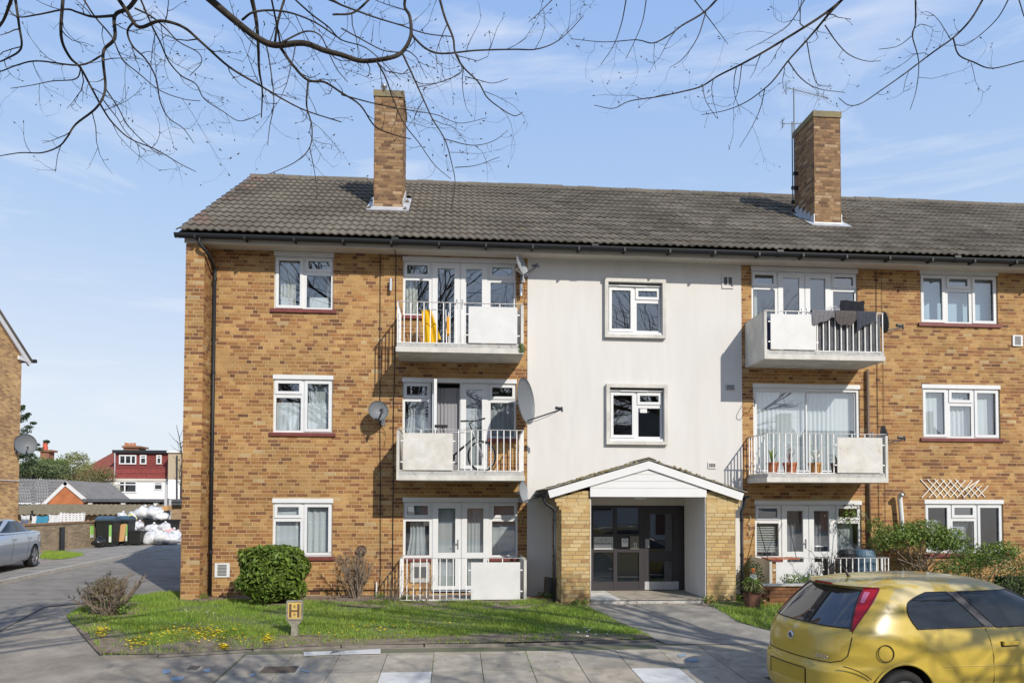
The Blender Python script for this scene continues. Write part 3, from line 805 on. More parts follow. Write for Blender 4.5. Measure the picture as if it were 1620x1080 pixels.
def window(x0, x1, zt, lights, h=1.21, head=.085, sill=True, y=.022, inset=None):
    """lights: (u0, u1, v0, v1, opening) as fractions of the frame, v from the top"""
    mb = MB(); z1 = zt-head; z0 = zt-h+.004; W, H = x1-x0, z1-z0
    mb.box(x0-.012, x1+.012, y-.035, y+.08, z1+.001, zt+.006)     # head board
    rects = []
    for u0, u1, v0, v1, op in lights:
        a, b, c, d = x0+u0*W, x0+u1*W, z1-v1*H, z1-v0*H
        if op:
            frame_light(mb, a, b, c, d, y+.012, .028); frame_light(mb, a+.026, b-.026, c+.026, d-.026, y-.006, .06, .05); k = .086
        else: frame_light(mb, a, b, c, d, y+.012, .052); k = .052
        bead(mb, a+k, b-k, c+k, d-k, y+.03); rects.append((a+k, b-k, c+k, d-k))
        if op and v1-v0 > .9: mb.box(a+.12, b-.12, y-.012, y+.01, d-.018, d-.006)
    w = mb.obj('window', [upvc, black_plastic], flats)
    for q in rects: pane(w, *q, y+.034)
    if sill:
        s = MB(); s.box(x0-.07, x1+.07, -.045, y+.06, z0-.075, z0-.002); s.obj('sill', sill_m, w)
    return w
L2 = [(0,.5,0,1,True),(.5,1,0,.30,True),(.5,1,.30,1,False)]
L2m = [(0,.5,0,.30,True),(0,.5,.30,1,False),(.5,1,0,1,True)]
L3 = [(0,.335,0,1,True),(.335,.665,0,.30,True),(.335,.665,.30,1,False),(.665,1,0,1,True)]
w1 = window(*WIN_L[0], L2); w2 = window(*WIN_L[1], L2m); w3 = window(*WIN_L[2], L2m)
curtain(w1, -3.72, -3.40, 6.03, 7.1, .22, cream_drape, 4, .03); curtain(w1, -2.75, -2.63, 6.03, 7.1, .22, cream_drape, 2, .03)
mb = MB(); mb.box(-3.7, -3.45, .17, .2, 6.05, 6.3); mb.box(-3.1, -2.7, .17, .2, 6.03, 6.32); mb.obj('window_board_clutter', board_white, w1)
curtain(w2, -3.77, -2.60, 3.44, 4.06, .14, bright_net, 12, .016); curtain(w2, -3.14, -2.60, 3.44, 4.5, .19, net, 5, .03, tie=.2)
curtain(w3, -3.75, -2.58, .85, 1.94, .15, bright_net, 9, .02, drop=.012)
r1 = window(*WIN_R[0], L3); r2 = window(*WIN_R[1], L3); r3 = window(*WIN_R[2], L3)
curtain(r1, 10.5, 12.32, 6.06, 7.16, .26, sky_blind, 5, .012)
curtain(r2, 10.5, 11.72, 3.46, 4.56, .16, bright_net, 11, .022); curtain(r2, 11.70, 12.33, 3.46, 4.56, .18, bright_net, 5, .025)
curtain(r3, 10.55, 11.0, .86, 1.6, .2, net, 5, .03, tie=.3); curtain(r3, 11.15, 11.7, .86, 1.55, .2, net, 5, .03, tie=.2); curtain(r3, 11.8, 11.95, .86, 1.9, .2, net, 2, .03)
def door_unit(x0, x1, zt, fz, style):
    mb = MB(); y = .022; z1 = zt-.085; zs = zt-1.27+.004; e = .0006
    mb.box(x0-.012, x1+.012, y-.035, y+.08, z1+.001, zt+.006)
    rects = []
    sw = .60
    if style == 'slider':
        mb.box(x0+e, x1-e, y, y+.09, z1-.06, z1-e); mb.box(x0+e, x0+.06, y, y+.09, fz, z1-.06); mb.box(x1-.06, x1-e, y, y+.09, fz, z1-.06); mb.box(x0+.06, x1-.06, y, y+.09, fz, fz+.05)
        xm = (x0+x1)/2
        for a, b, dy in ((x0+.06, xm+.02, .0), (xm-.02, x1-.06, .03)):
            frame_light(mb, a, b, fz+.05, z1-.06, y+.008+dy, .03, .028); rects.append((a+.03, b-.03, fz+.08, z1-.09, y+.02+dy))
    else:
        for a, b in ((x0, x0+sw), (x1-sw, x1)):
            zv = z1-.36
            frame_light(mb, a, b, zv, z1, y+.012, .03); frame_light(mb, a+.028, b-.028, zv+.028, z1-.028, y-.006, .055, .05); bead(mb, a+.083, b-.083, zv+.083, z1-.083, y+.03)
            rects.append((a+.083, b-.083, zv+.083, z1-.083, y+.034))
            frame_light(mb, a, b, zs, zv, y+.012, .05); bead(mb, a+.05, b-.05, zs+.05, zv-.05, y+.03); rects.append((a+.05, b-.05, zs+.05, zv-.05, y+.034))
    d = mb.obj('balcony_glazing', [upvc, black_plastic], flats)
    for q in rects: pane(d, *q[:4], q[4])
    if style != 'slider':
        for a, b in ((x0, x0+sw), (x1-sw, x1)):
            s = MB(); s.box(a-.01, b, -.06, y+.05, zs-.07, zs-.002); s.obj('sill', sill_m, d)
        xm = (x0+x1)/2
        for i, (a, b) in enumerate(((x0+sw, xm), (xm, x1-sw))):
            dm = MB(); frame_light(dm, a+.02, b-.02 if i else b-.002, fz+.02, z1-.02, y-.004, .115, .06, (fz+.78) if style == 'panel' else None)
            dm.box(a+e, a+.0194, y+.01, y+.07, fz+.02, z1); dm.box(b-.0194 if i else b-.0015, b-e, y+.01, y+.07, fz+.02, z1); dm.box(a+.02, b-.02, y+.01, y+.07, z1-.0194, z1-e)
            o = dm
            if style == 'open' and i == 0:
                # this leaf stands open, swung outwards on its left hinge
                ang = R(-84); o2 = MB(); hx, hy = a+.02, y
                for v in dm.v[:32]:
                    dx, dy = v[0]-hx, v[1]-hy; o2.v.append((hx+dx*math.cos(ang)-dy*math.sin(ang), hy+dx*math.sin(ang)+dy*math.cos(ang), v[2]))
                o2.f = dm.f[:24]; o2.m = [0]*24; do = o2.obj('door', upvc, d)
                pm = MB(); p0, p1 = (hx+.115*math.cos(ang), hy+.115*math.sin(ang)), (hx+.48*math.cos(ang), hy+.48*math.sin(ang))
                pm.add([(p0[0]+.03,p0[1],fz+.15),(p1[0]+.03,p1[1],fz+.15),(p1[0]+.03,p1[1],z1-.14),(p0[0]+.03,p0[1],z1-.14)], [(0,1,2,3)]); pm.obj('pane', pane_m, do)
                continue
            do = o.obj('door', upvc, d)
            a2, b2 = a+.135, b-.135 if i else b-.117
            if style == 'panel': pane(do, a2, b2, fz+.135, fz+.72, y+.03); pane(do, a2, b2, fz+.84, z1-.135, y+.03)
            else: pane(do, a2, b2, fz+.135, z1-.135, y+.03)
            hx = b-.06 if i == 0 else a+.06
            hm = MB(); hm.box(hx-.012, hx+.012, y-.02, y-.004, fz+.92, fz+1.12); hm.bar((hx, y-.035, fz+1.03), (hx-(.10 if i == 0 else -.10), y-.035, fz+1.03), .014, .014); hm.box(hx-.007,hx+.007,y-.04,y-.02,fz+1.022,fz+1.038)
            if style == 'panel' and i == 0 or style == 'plain': hm.obj('handle', steel, do)
    return d
bw1 = door_unit(*BAL_L[0], 5.20, 'plain'); bw2 = door_unit(*BAL_L[1], 2.62, 'open'); bw3 = door_unit(*BAL_L[2], .06, 'panel')
rw1 = door_unit(*BAL_R[0], 5.20, 'plain'); rw2 = door_unit(*BAL_R[1], 2.62, 'slider'); rw3 = door_unit(*BAL_R[2], .06, 'panel')
curtain(bw1, -1.06, -.82, 5.98, 7.0, .2, cream_drape, 3, .03)
curtain(bw2, -1.07, -.55, 3.35, 4.3, .2, net, 5, .035, tie=.3); curtain(bw2, -.42, .12, 2.66, 4.42, .13, drape, 7, .03); curtain(bw2, .2, .7, 2.66, 4.0, .2, net, 6, .03); curtain(bw2, .75, 1.28, 3.35, 4.2, .2, net, 5, .03)
curtain(bw3, -1.02, -.55, .82, 1.9, .2, net, 4, .04, tie=.35); curtain(bw3, .16, .70, .1, 1.9, .14, net, 7, .025); curtain(bw3, -.46, .10, .1, 1.9, .14, net, 3, .008); curtain(bw3, .78, 1.32, .82, 1.9, .2, net, 2, .02)
curtain(rw2, 6.60, 7.80, 2.66, 4.48, .17, bright_net, 12, .03); curtain(rw2, 7.76, 8.98, 2.66, 4.48, .19, bright_net, 12, .03)
curtain(rw3, 7.22, 7.76, .1, 1.85, .2, drape, 6, .03); curtain(rw3, 7.85, 8.36, .1, 1.85, .2, drape, 5, .03); curtain(rw3, 8.5, 8.95, .8, 1.6, .2, net, 5, .03)
curtain(rw1, 6.62, 6.75, 6.0, 7.0, .2, cream_drape, 2, .03)
mb = MB()
for k in range(24): mb.obox((6.87,.13,.90+k*.038),(.24,0,0),(0,.012,.007),(0,.001,-.001))
mb.obj('venetian_blind', blind_m, rw3)

# rendered-wall stair windows with projecting surrounds
stair = []
for (a, b, c, d), lt in zip(WHOLES[:2], (L2, L2)):
    mb = MB(); t = .075; p = -.10
    for q in ((a-t, b+t, d, d+t), (a-t, b+t, c-t, c), (a-t, a, c, d), (b, b+t, c, d)):
        mb.box(q[0]+.0005, q[1]-.0005, p, -.012+.05, q[2]+.0005, q[3]-.0005)
    s = mb.obj('window_surround', conc_white, flats)
    w = window(a+.012, b-.012, d-.05, lt, h=d-c-.10, head=.02, sill=False, y=.01)
    mb = MB(); mb.box(a+.25, b-.35, -.03, 0, d-.075, d-.045); mb.obj('trickle_vent', upvc, w)
    mb = MB(); mb.box(a, b, -.06, .08, c+.001, c+.05); mb.obj('sill', upvc, w); stair.append(w)
mb = MB(); mb.box(4.03, 4.18, .036, .04, 3.93, 4.12); mb.obj('notice', board_white, stair[1])
# air bricks and grilles
grille_m = mat('grille_grey', (.42,.42,.41), .7)
def vent(x0, x1, z0, z1, rows, cols, y, m, parent=flats, dark=(.12,.12,.12)):
    mb = MB(); mb.box(x0, x1, y-.022, y, z0, z1); W, H = x1-x0, z1-z0
    for i in range(cols):
        for j in range(rows):
            a = x0+W*(.1+.8*(i+.12)/cols); b = x0+W*(.1+.8*(i+.88)/cols); c = z0+H*(.1+.8*(j+.15)/rows); d = z0+H*(.1+.8*(j+.85)/rows)
            mb.box(a, b, y-.0245, y-.0225, c, d, 1)
    return mb.obj('vent_grille', [m, MATS['vent_dark']], parent)
mat('vent_dark', (.10,.10,.10), .8)
vent(5.86, 6.12, 6.70, 7.02, 1, 2, -.012, render_white); vent(5.93, 6.13, 4.45, 4.57, 2, 4, -.012, grille_m); vent(5.52, 5.70, 2.72, 2.86, 1, 4, -.012, render_white)
vent(-4.92, -4.62, .41, .70, 8, 1, -.008, upvc); vent(12.66, 12.90, 5.56, 5.81, 8, 1, -.008, upvc)
vent(-.92, -.52, .28, .70, 1, 2, -.008, grille_m)

# ================================================================== balconies
def balcony(x0, x1, dz, fin, name_lbl):
    """fin: +1 = solid fin and panel at the right end, -1 = at the left end"""
    f = -1.0
    mb = MB()
    mb.box(x0, x1, f, -.002, 4.95+dz, 5.05+dz)
    s = mb.obj('balcony', conc_white, flats)
    mb = MB(); mb.box(x0+(.02 if fin > 0 else .057), x1-(.057 if fin > 0 else .02), f+.012, -.004, 5.051+dz, 5.128+dz)
    mb.obj('upstand', conc_grey, s)
    zr, zb = 5.97+dz, 5.15+dz
    xf = x1 if fin > 0 else x0; xo = x0 if fin > 0 else x1
    fm = MB(); fm.box(*sorted((xf, xf-fin*.055)), f+.002, -.003, 5.0505+dz, 5.93+dz); fm.obj('end_panel', conc_white, s)
    hr = MB(); hr.box(x0+.01, x1-.01, f+.03, f+.06, zr-.012, zr); hr.box(*sorted((xo+fin*.01, xo+fin*.04)), f+.0605, -.01, zr-.012, zr); hr.box(*sorted((xf-fin*.03, xf-fin*.06)), f+.0605, -.01, zr-.012, zr)
    hr.obj('handrail', rail_top, s)
    lo = MB(); lo.box(x0+.02, x1-.06, f+.035, f+.055, zb-.012, zb); lo.box(*sorted((xo+fin*.015, xo+fin*.035)), f+.0555, -.01, zb-.012, zb); lo.obj('bottom_rail', rail_m, s)
    bmh = MB(); bmh.box(-.009, .009, -.009, .009, zb, zr-.012); bme = bmh.mesh('baluster', rail_m)
    W = x1-x0; pw = .98
    n = int((W-.10-pw-.06)/.13)
    for k in range(n+1):
        put('baluster', bme, s, loc=(xo+fin*(.03+k*.13), f+.045, 0))
    for k in range(1, 8): put('baluster', bme, s, loc=(xo+fin*.025, f+.045+k*.128, 0))
    pa = xf-fin*(.13+pw); pb_ = xf-fin*.13; a, b = sorted((pa, pb_))
    for xx in (a+.35, b-.35): bmh = MB(); bmh.box(xx-.009, xx+.009, f+.036, f+.054, zb, zr-.012); bmh.obj('panel_bar', rail_m, s)
    pm = MB(); pm.box(a, b, f-.012, f+.006, zb+.0, zr-.085)
    pm.obj('panel', panel_rust if name_lbl in ('b2', 'r2') else panel_white, s)
    for xx in ((a-.05, a), (b, b+.05)):
        for zz in (zb+.16, zr-.24): tabs = MB(); tabs.box(*xx, f-.004, f+.0, zz-.012, zz+.012); tabs.obj('panel_tab', rail_m, s)
    return s
balcony(-1.18, 1.37, 0, 1, 'b1'); balcony(-1.15, 1.40, -2.55, -1, 'b2'); bal3 = balcony(-1.09, 1.44, -5.11, 1, 'b3')
balcony(6.38, 9.00, 0, -1, 'r1'); balcony(6.41, 9.03, -2.55, 1, 'r2'); balcony(6.45, 9.06, -5.13, -1, 'r3')

# ================================================================== porch
PYF = -1.40
def pillar(x0, x1, zc0, zc1, corbel):
    mb = MB(); mb.box(x0+.008, x1-.008, PYF+.008, -.02, -.1, 2.02); c = mb.obj('porch_pillar', porch_mortar, flats)
    L = []; pal = [.6,.28,.12]
    H = []
    courses(x0, x1, -.04, 2.02, [], lambda u, z, l, p: L.append(((u, PYF+.0115, z), UX, NF, l, p)), pal, 'stretcher')
    courses(PYF, -.02, -.04, 2.02, [], lambda u, z, l, p: L.append(((x0+.0115, u, z), UY, -UX, l, p)), pal, 'stretcher')
    courses(PYF, -.02, -.04, 2.02, [], lambda u, z, l, p: L.append(((x1-.0115, u, z), UY, UX, l, p)), pal, 'stretcher')
    s = -1 if corbel == 'l' else 1; xo = x0 if s < 0 else x1; xi = x1 if s < 0 else x0
    for k, (z, w) in enumerate(((1.86,.05),(1.935,.10),(2.01,.13),(2.085,.10),(2.16,-.18))):
        a, b = sorted((xo+s*w, xi)); u = a
        while u < b-.02:
            l = min(.215, b-u); L.append(((u+l/2, PYF+.0118, z), UX, NF, l-.008, random.choices(range(3), pal)[0])); u += l+.004
        cm = MB(); cm.box(a+.006, b-.006, PYF+.009, -.1, z-.04, z+.0352); cm.obj('corbel', porch_mortar, c)
    joined(L, 'bricks', PB, c)
    return c
pillar(2.08, 2.65, 0, 0, 'l'); pillar(4.98, 5.58, 0, 0, 'r')
AP = Vector((3.80, 0, 2.79)); EL = (1.80, 2.20); ER = (5.72, 2.16)
proot = None
def slope_sheet(name, m, y0, y1, off0, off1, over=0.0, parent=flats):
    mb = MB()
    for (ex, ez), s in ((EL, -1), (ER, 1)):
        d = Vector((ex-AP.x, 0, ez-AP.z)).normalized(); nn = Vector((-d.z, 0, d.x))*(-1 if s < 0 else 1)
        if nn.z < 0: nn = -nn
        a, b = Vector((AP.x, 0, AP.z)), Vector((ex, 0, ez))+d*over
        mb.prism([a+Vector((0,y0,off0/abs(nn.z))), b+nn*off0+Vector((0,y0,0)), b+nn*off1+Vector((0,y0,0)), a+Vector((0,y0,off1/abs(nn.z)))] , (0, y1-y0, 0))
    return mb.obj(name, m, parent)
porch_roof = slope_sheet('porch_roof', mat('porch_felt', (.10,.095,.08), .95), PYF-.06, -.013, .0, .012)
slope_sheet('porch_fascia', board_white, PYF-.085, PYF-.062, -.155, -.005)
# slates laid in courses on both slopes
slate = mat('porch_slate', (.17,.16,.135), .9, col2=(.24,.22,.17), scale=6, bump=.6, bscale=60, island=.2)
for (ex, ez), s in ((EL, -1), (ER, 1)):
    d = Vector((AP.x-ex, 0, AP.z-ez)); Ls = d.length; d.normalize(); nn = Vector((-d.z, 0, d.x))
    if nn.z < 0: nn = -nn
    nr = 9
    smb = MB(); smb.obox(d*.15, d*.15, (0,.123,0), nn*.011); sme = smb.mesh('slate', slate)
    for r in range(nr):
        for k in range(6):
            base = Vector((ex, PYF-.10+.125+k*.25, ez))+d*(r*Ls/nr-.05)+nn*(.034+.004*random.random())
            o = put('slate', sme, porch_roof, loc=base); o.rotation_euler = (random.uniform(-.015,.015), (.05 if s < 0 else -.05)*-1*(-1), random.uniform(-.01,.01))
mb = MB(); mb.prism([(AP.x-.16, PYF-.10, AP.z+.012), (AP.x, PYF-.10, AP.z+.055), (AP.x+.16, PYF-.10, AP.z+.008), (AP.x, PYF-.10, AP.z+.075)][::-1], (0,1.36,0)); mb.obj('ridge_capping', slate, porch_roof)
# moss tufts on the slates
moss = mat('moss', (.17,.14,.05), 1, col2=(.25,.20,.09), scale=20, bump=1, bscale=80)
mb = MB()
for _ in range(90):
    t = random.choice([random.gauss(.42,.07), random.gauss(.62,.12), random.uniform(.05,.9)]); s = random.choice((0,0,1)); ex, ez = (EL, ER)[s]
    p = Vector((AP.x+(ex-AP.x)*t, PYF-.1+random.random()*.12, AP.z+(ez-AP.z)*t+.055)); r = random.uniform(.012,.035)
    mb.lathe(p, (0,0,1), [(r*1.2,-r*.6),(r,.0),(r*.6,r*.5),(.001,r*.7)], 7)
mb.obj('moss', moss, porch_roof, smooth=True, kind='stuff')
# gable boards
gb0 = 2.12
gxl = lambda z: max(2.64, AP.x-(2.645-z)/.295); gxr = lambda z: min(4.97, AP.x+(2.645-z)/.328)
for k in range(4):
    z0, z1 = gb0+k*.135-(.04 if k == 0 else 0), min(gb0+(k+1)*.135-.004, 2.64)
    zz = [z0]+[z for z in np.linspace(z0, z1, 9)[1:-1]]+[z1]
    pts = [(gxl(z), PYF-.05, z) for z in zz[::-1]]+[(gxr(z), PYF-.05, z) for z in zz]
    mb = MB(); mb.prism(pts[::-1], (0,.02,0)); mb.obj('gable_board', board_white, flats)
for xa, xb in ((2.652,2.668),(4.960,4.976)): mb = MB(); mb.box(xa, xb, PYF+.02, -.101, .08, 2.084); mb.obj('porch_side_wall', render_white, flats)
mb = MB(); mb.box(2.655, 4.975, PYF+.0, -.013, 2.085, 2.10); mb.obj('porch_ceiling', soffit_m, flats)
mb = MB(); mb.lathe((3.82,-.75,2.085),(0,0,-1),[(.13,0),(.13,.03),(.10,.05),(.001,.055)],20); mb.obj('porch_light', upvc, flats, smooth=True)
mb = MB(); mb.box(5.12, 5.46, -.10, -.013, .02, 2.08); mb.box(2.66, 2.89, -.10, -.013, .02, 2.08); mb.box(2.89, 5.12, -.10, -.013, 1.915, 2.08); mb.obj('porch_reveal', soffit_m, flats)
stp = MB(); stp.box(2.66, 4.97, PYF+.06, -.013, -.1, .055); stp.obj('porch_step', conc_grey, flats)
for i in range(4):
    mb = MB(); mb.box(2.665+i*.578, 2.665+i*.578+.572, PYF+.03, -.02, .056, .078); mb.obj('step_tile', slab_m[(3,0,0,2)[i]], flats)
# entrance screen and door
dgrey = mat('dark_grey_aluminium', (.040,.037,.042), .4, spec=.5)
mb = MB(); y = -.02; zt = 1.905; zb = .08
mb.box(2.90, 5.10, y, y+.06, zt-.05, zt); mb.box(2.90, 2.98, y, y+.06, zb, zt-.05); mb.box(4.86, 5.10, y, y+.06, zb, zt-.05)
for a, b in ((3.42,3.50),(3.98,4.09)): mb.box(a, b, y-.003, y+.06, zb, zt-.05)
for a, b in ((2.98,3.42),(3.50,3.98)):
    mb.box(a, b, y+.004, y+.055, .90, .96); mb.box(a, b, y+.004, y+.055, 1.24, 1.29); mb.box(a, b, y+.004, y+.055, zb, .27); mb.box(a, b, y+.02, y+.04, .9605, 1.2395)
scr = mb.obj('entrance_screen', dgrey, flats)
for a, b in ((2.98,3.42),(3.50,3.98)):
    pane(scr, a, b, .27, .90, y+.03, pane_open); pane(scr, a, b, 1.29, zt-.05, y+.03, pane_open)
mb = MB(); dz0, dz1 = .09, zt-.055
frame_light(mb, 4.092, 4.858, dz0, dz1, y-.008, .13, .05)
mb.box(4.222, 4.728, y-.006, y+.04, .70, .92); edoor = mb.obj('entrance_door', dgrey, flats)
pane(edoor, 4.222, 4.728, dz0+.13, .70, y+.02, pane_open); pane(edoor, 4.222, 4.728, .92, dz1-.13, y+.02, pane_open)
mb = MB(); mb.box(4.10, 4.85, y-.014, y-.0085, .095, .27); mb.obj('kick_plate', mat('brushed_steel', (.55,.56,.58), .45, metal=.6), edoor)
mb = MB(); mb.box(4.11, 4.20, y-.03, y-.0085, 1.0, 1.19); mb.lathe((4.155,y-.03,1.07),(0,-1,0),[(.02,0),(.025,.02),(.03,.045),(.001,.05)],14); mb.obj('door_lock', steel, edoor)
mb = MB(); mb.box(2.99, 3.41, y-.006, y+.003, .965, 1.235); sg = mb.obj('name_sign', mat('sign_face', (.40,.44,.43), .5), flats)
mb = MB(); mb.box(2.995, 3.37, y-.009, y-.0065, .968, 1.06); mb.obj('sign_strip', board_white, sg)
ink = mat('sign_ink', (.03,.035,.04), .6)
for body, zz, sz in (('16 - 24', 1.175, .055), ('Devonshire Way', 1.095, .058)):
    me = text_mesh(body, sz, .001); me.materials.append(ink)
    o = put('lettering', me, sg, loc=(3.195, y-.008, zz)); o.rotation_euler = (math.pi/2, 0, 0)
mb = MB(); mb.box(3.60, 3.74, y-.006, y+.003, 1.02, 1.20); nt2 = mb.obj('notice', board_white, flats)
mb = MB(); mb.lathe((3.67,y-.007,1.145),(0,-1,0),[(.03,0),(.042,0),(.042,.001),(.03,.001)],20); mb.bar((3.645,y-.0075,1.12),(3.695,y-.0075,1.17),.008,.001); mb.obj('notice_print', mat('print_blue', (.12,.12,.22), .6), nt2)
mb = MB(); mb.box(3.78, 3.975, y-.012, y+.003, .965, 1.25); ic = mb.obj('entry_panel', mat('entry_panel_face', (.22,.20,.17), .4, metal=.5), flats)
mb = MB()
for i in range(2):
    for j in range(4): mb.box(3.86+i*.045, 3.885+i*.045, y-.016, y-.0125, 1.0+j*.03, 1.02+j*.03)
mb.obj('call_button', upvc, ic)
# porch gutters and downpipes
for s, ex, ez, px_ in ((-1, EL[0]-.06, EL[1]-.05, 1.95), (1, ER[0]+.06, ER[1]-.05, 5.72)):
    mb = MB(); n = 8; vs = []
    for yy in (PYF-.09, -.02):
        for t in np.linspace(math.pi, 2*math.pi, n+1): vs.append((ex+math.cos(t)*.055, yy, ez+math.sin(t)*.06))
        for t in np.linspace(2*math.pi, math.pi, n+1): vs.append((ex+math.cos(t)*.05, yy, ez+.003+math.sin(t)*.055))
    k = 2*(n+1); mb.add(vs, [(i,k+i,k+(i+1)%k,(i+1)%k) for i in range(k)]+[tuple(range(k))])
    yd = PYF+.05; mb.tube(smooth_path([(ex, yd, ez-.05),(ex, yd, ez-.13),(ex+(px_-ex)*.3, yd, ez-.22),(px_+s*.0, yd, ez-.32),(px_, yd, ez-.42)],5), .03, 10)
    mb.tube([(px_, yd, ez-.40),(px_, yd, -.02)], .032, 12)
    for z in (1.6, .9): mb.lathe((px_,yd,z),(0,0,1),[(.04,0),(.04,.06)],12)
    mb.obj('porch_downpipe', gutter_m, flats, smooth=True)
# cables and pipes on the brick
cb = MB()
cb.tube(smooth_path([(-1.60,-.02,7.24),(-1.59,-.02,5),(-1.57,-.02,3.0),(-1.55,-.02,1.2),(-1.55,-.025,.3),(-1.66,-.03,.12)],6), .008, 5)
cb.tube([(-1.27,-.47,7.34),(-1.27,-.45,7.22),(-1.27,-.02,7.2),(-1.27,-.02,6.0),(-1.30,-.02,3.5),(-1.29,-.02,.1)], .009, 5)
cb.tube([(9.42,-.02,7.2),(9.42,-.02,1.2)], .006, 5); cb.tube([(9.55,-.02,7.2),(9.57,-.02,1.2)], .004, 5)
cb.obj('wall_cable', cable_m, flats)
wp = MB(); wp.tube([(9.17,-.06,4.95),(9.17,-.06,.9)], .03, 10); wp.obj('waste_pipe', mat('brown_pipe', (.14,.10,.08), .6), flats, smooth=True)
fl = MB(); fl.tube(smooth_path([(9.90,-.10,1.2),(9.88,-.12,1.6),(9.84,-.13,2.1),(9.84,-.16,2.16),(9.83,-.24,2.17)],5), .05, 14); fl.obj('boiler_flue', upvc, flats, smooth=True)
mb = MB(); mb.lathe((9.83,-.238,2.17),(0,-1,0),[(.05,0),(.052,.012),(.038,.013),(.036,-.03),(.001,-.03)],14); mb.obj('flue_mouth', black_plastic, flats)
mb = MB(); mb.tube([(-1.62,-.06,.0),(-1.62,-.06,.30)], .018, 8); mb.obj('overflow_pipe', upvc, flats)
# ================================================================== satellite dishes, aerials, wall lamps
def dish(c, d, w, h, m, label, wall, lnb=.45, roll=0, armdown=.75):
    """c centre of the reflector, d the way it faces, wall: point on the wall it is bolted to"""
    c, d, wall = Vector(c), Vector(d).normalized(), Vector(wall)
    t = thing('satellite_dish', wall, label, 'satellite dish', 'satellite dishes on the walls')
    a = d.cross(Vector((0,0,1))).normalized(); u = a.cross(d)
    mb = MB(); n, rr = 28, 6; vs = []
    for side in (0, 1):
        for r in range(rr+1):
            q = r/rr
            for k in range(n):
                th = 2*math.pi*k/n; vs.append(c + a*(w/2*q*math.cos(th)) + u*(h/2*q*math.sin(th)) + d*(.16*w*(q*q-1) - side*.012))
    fs = []
    for side in (0, 1):
        b = side*(rr+1)*n
        for r in range(rr):
            for k in range(n):
                f = (b+r*n+k, b+r*n+(k+1)%n, b+(r+1)*n+(k+1)%n, b+(r+1)*n+k); fs.append(f if side else f[::-1])
    b2 = (rr+1)*n
    for k in range(n): fs.append((rr*n+k, rr*n+(k+1)%n, b2+rr*n+(k+1)%n, b2+rr*n+k))
    mb.add(vs, fs); mb.obj('reflector', m, t, smooth=True)
    foot = c - u*h*.42 - d*.02; tip = c + d*lnb - u*h*.30
    mb = MB(); mb.bar(foot, tip, .02, .025); mb.obj('arm', dish_black, t)
    mb = MB(); mb.tube([tip-d*.03+u*.02, tip-d*.13+u*.05], [.028,.034], 10); mb.tube([tip-u*.05, tip+u*.05], .022, 8); mb.obj('lnb', dish_black, t)
    back = c - d*(.16*w+.02)
    mb = MB(); mb.tube([back, back-d*.08, wall+Vector((0,-.08,0))], .02, 8); mb.tube([wall+Vector((0,-.08,-.12)), wall+Vector((0,-.08,.16))], .02, 8); mb.tube([wall+Vector((0,-.08,-.05)), wall], .016, 8); mb.box(wall.x-.05, wall.x+.05, wall.y-.008, wall.y, wall.z-.14, wall.z+.10)
    mb.obj('mount', steel, t)
    mb = MB(); mb.tube(smooth_path([tip, tip.lerp(foot,.5)-u*.05, foot-u*.03, back-u*.2, wall+Vector((.05,-.01,-.3)), wall+Vector((.03,-.008,-.6))],4), .005, 4); mb.obj('cable', cable_m, t)
    return t
SATD = Vector((.52,-.78,.42))
dish((1.40,-.42,6.94), (.80,-.52,.28), .42, .50, dish_light, 'small pale grey dish under the eaves beside the white wall', (1.44,-.008,6.85), .34)
dish((1.47,-.62,4.06), (.86,-.48,.10), .86, .98, dish_m, 'largest grey dish, mounted between the bicycle balcony and white wall', (1.44,-.008,4.0), .75)
dish((-1.58,-.32,3.86), (.30,-.93,.20), .42, .42, dish_m, 'dark grey dish on brick to the left of the bicycle balcony', (-1.52,-.008,3.72), .36)
dish((1.44,-.40,2.20), (.88,-.44,.15), .46, .50, dish_light, 'grey dish below the bicycle balcony near the porch roof', (1.42,-.008,2.1), .38)
dish((9.20,-.62,3.42), (.96,-.22,.18), .38, .44, dish_black, 'dark dish beside the balcony with flower pots', (9.24,-.008,3.4), .38)
dish((9.12,-.80,5.82), (.985,-.12,.12), .36, .46, dish_black, 'edge-on dark dish beside the balcony with drying clothes', (9.2,-.008,5.85), .36)
# blank round black flue cover on a stake by the wall
t = thing('round_wall_cowl', (-1.94,-.01,.95), 'round rusty brown cowl on the brick above the bare shrub', 'vent cowl')
mb = MB(); mb.lathe((-1.94,-.006,.95),(0,-1,0),[(.001,.10),(.05,.10),(.055,.03),(.105,.03),(.108,.045),(.112,.03),(.112,0)],24); mb.obj('cowl', mat('rusty_cowl', (.14,.075,.05), .8, col2=(.09,.06,.05), scale=15), t, smooth=True)
# wall lamps
for x, z, lab in ((-1.37, 6.56, 'steel cylinder wall lamp left of the top balcony windows'), (1.40, 6.52, 'steel cylinder wall lamp right of the top balcony windows')):
    t = thing('wall_lamp', (x,-.008,z), lab, 'wall lamp', 'cylinder wall lamps')
    mb = MB(); mb.lathe((x,-.09,z-.13),(0,0,1),[(.001,0),(.032,0),(.032,.26),(.001,.26)],16); mb.obj('lamp_body', mat('lamp_steel', (.55,.56,.58), .3, metal=.8), t, smooth=False)
    mb = MB(); mb.box(x-.03, x+.03, -.06, -.008, z-.03, z+.03); mb.obj('back_plate', steel, t)
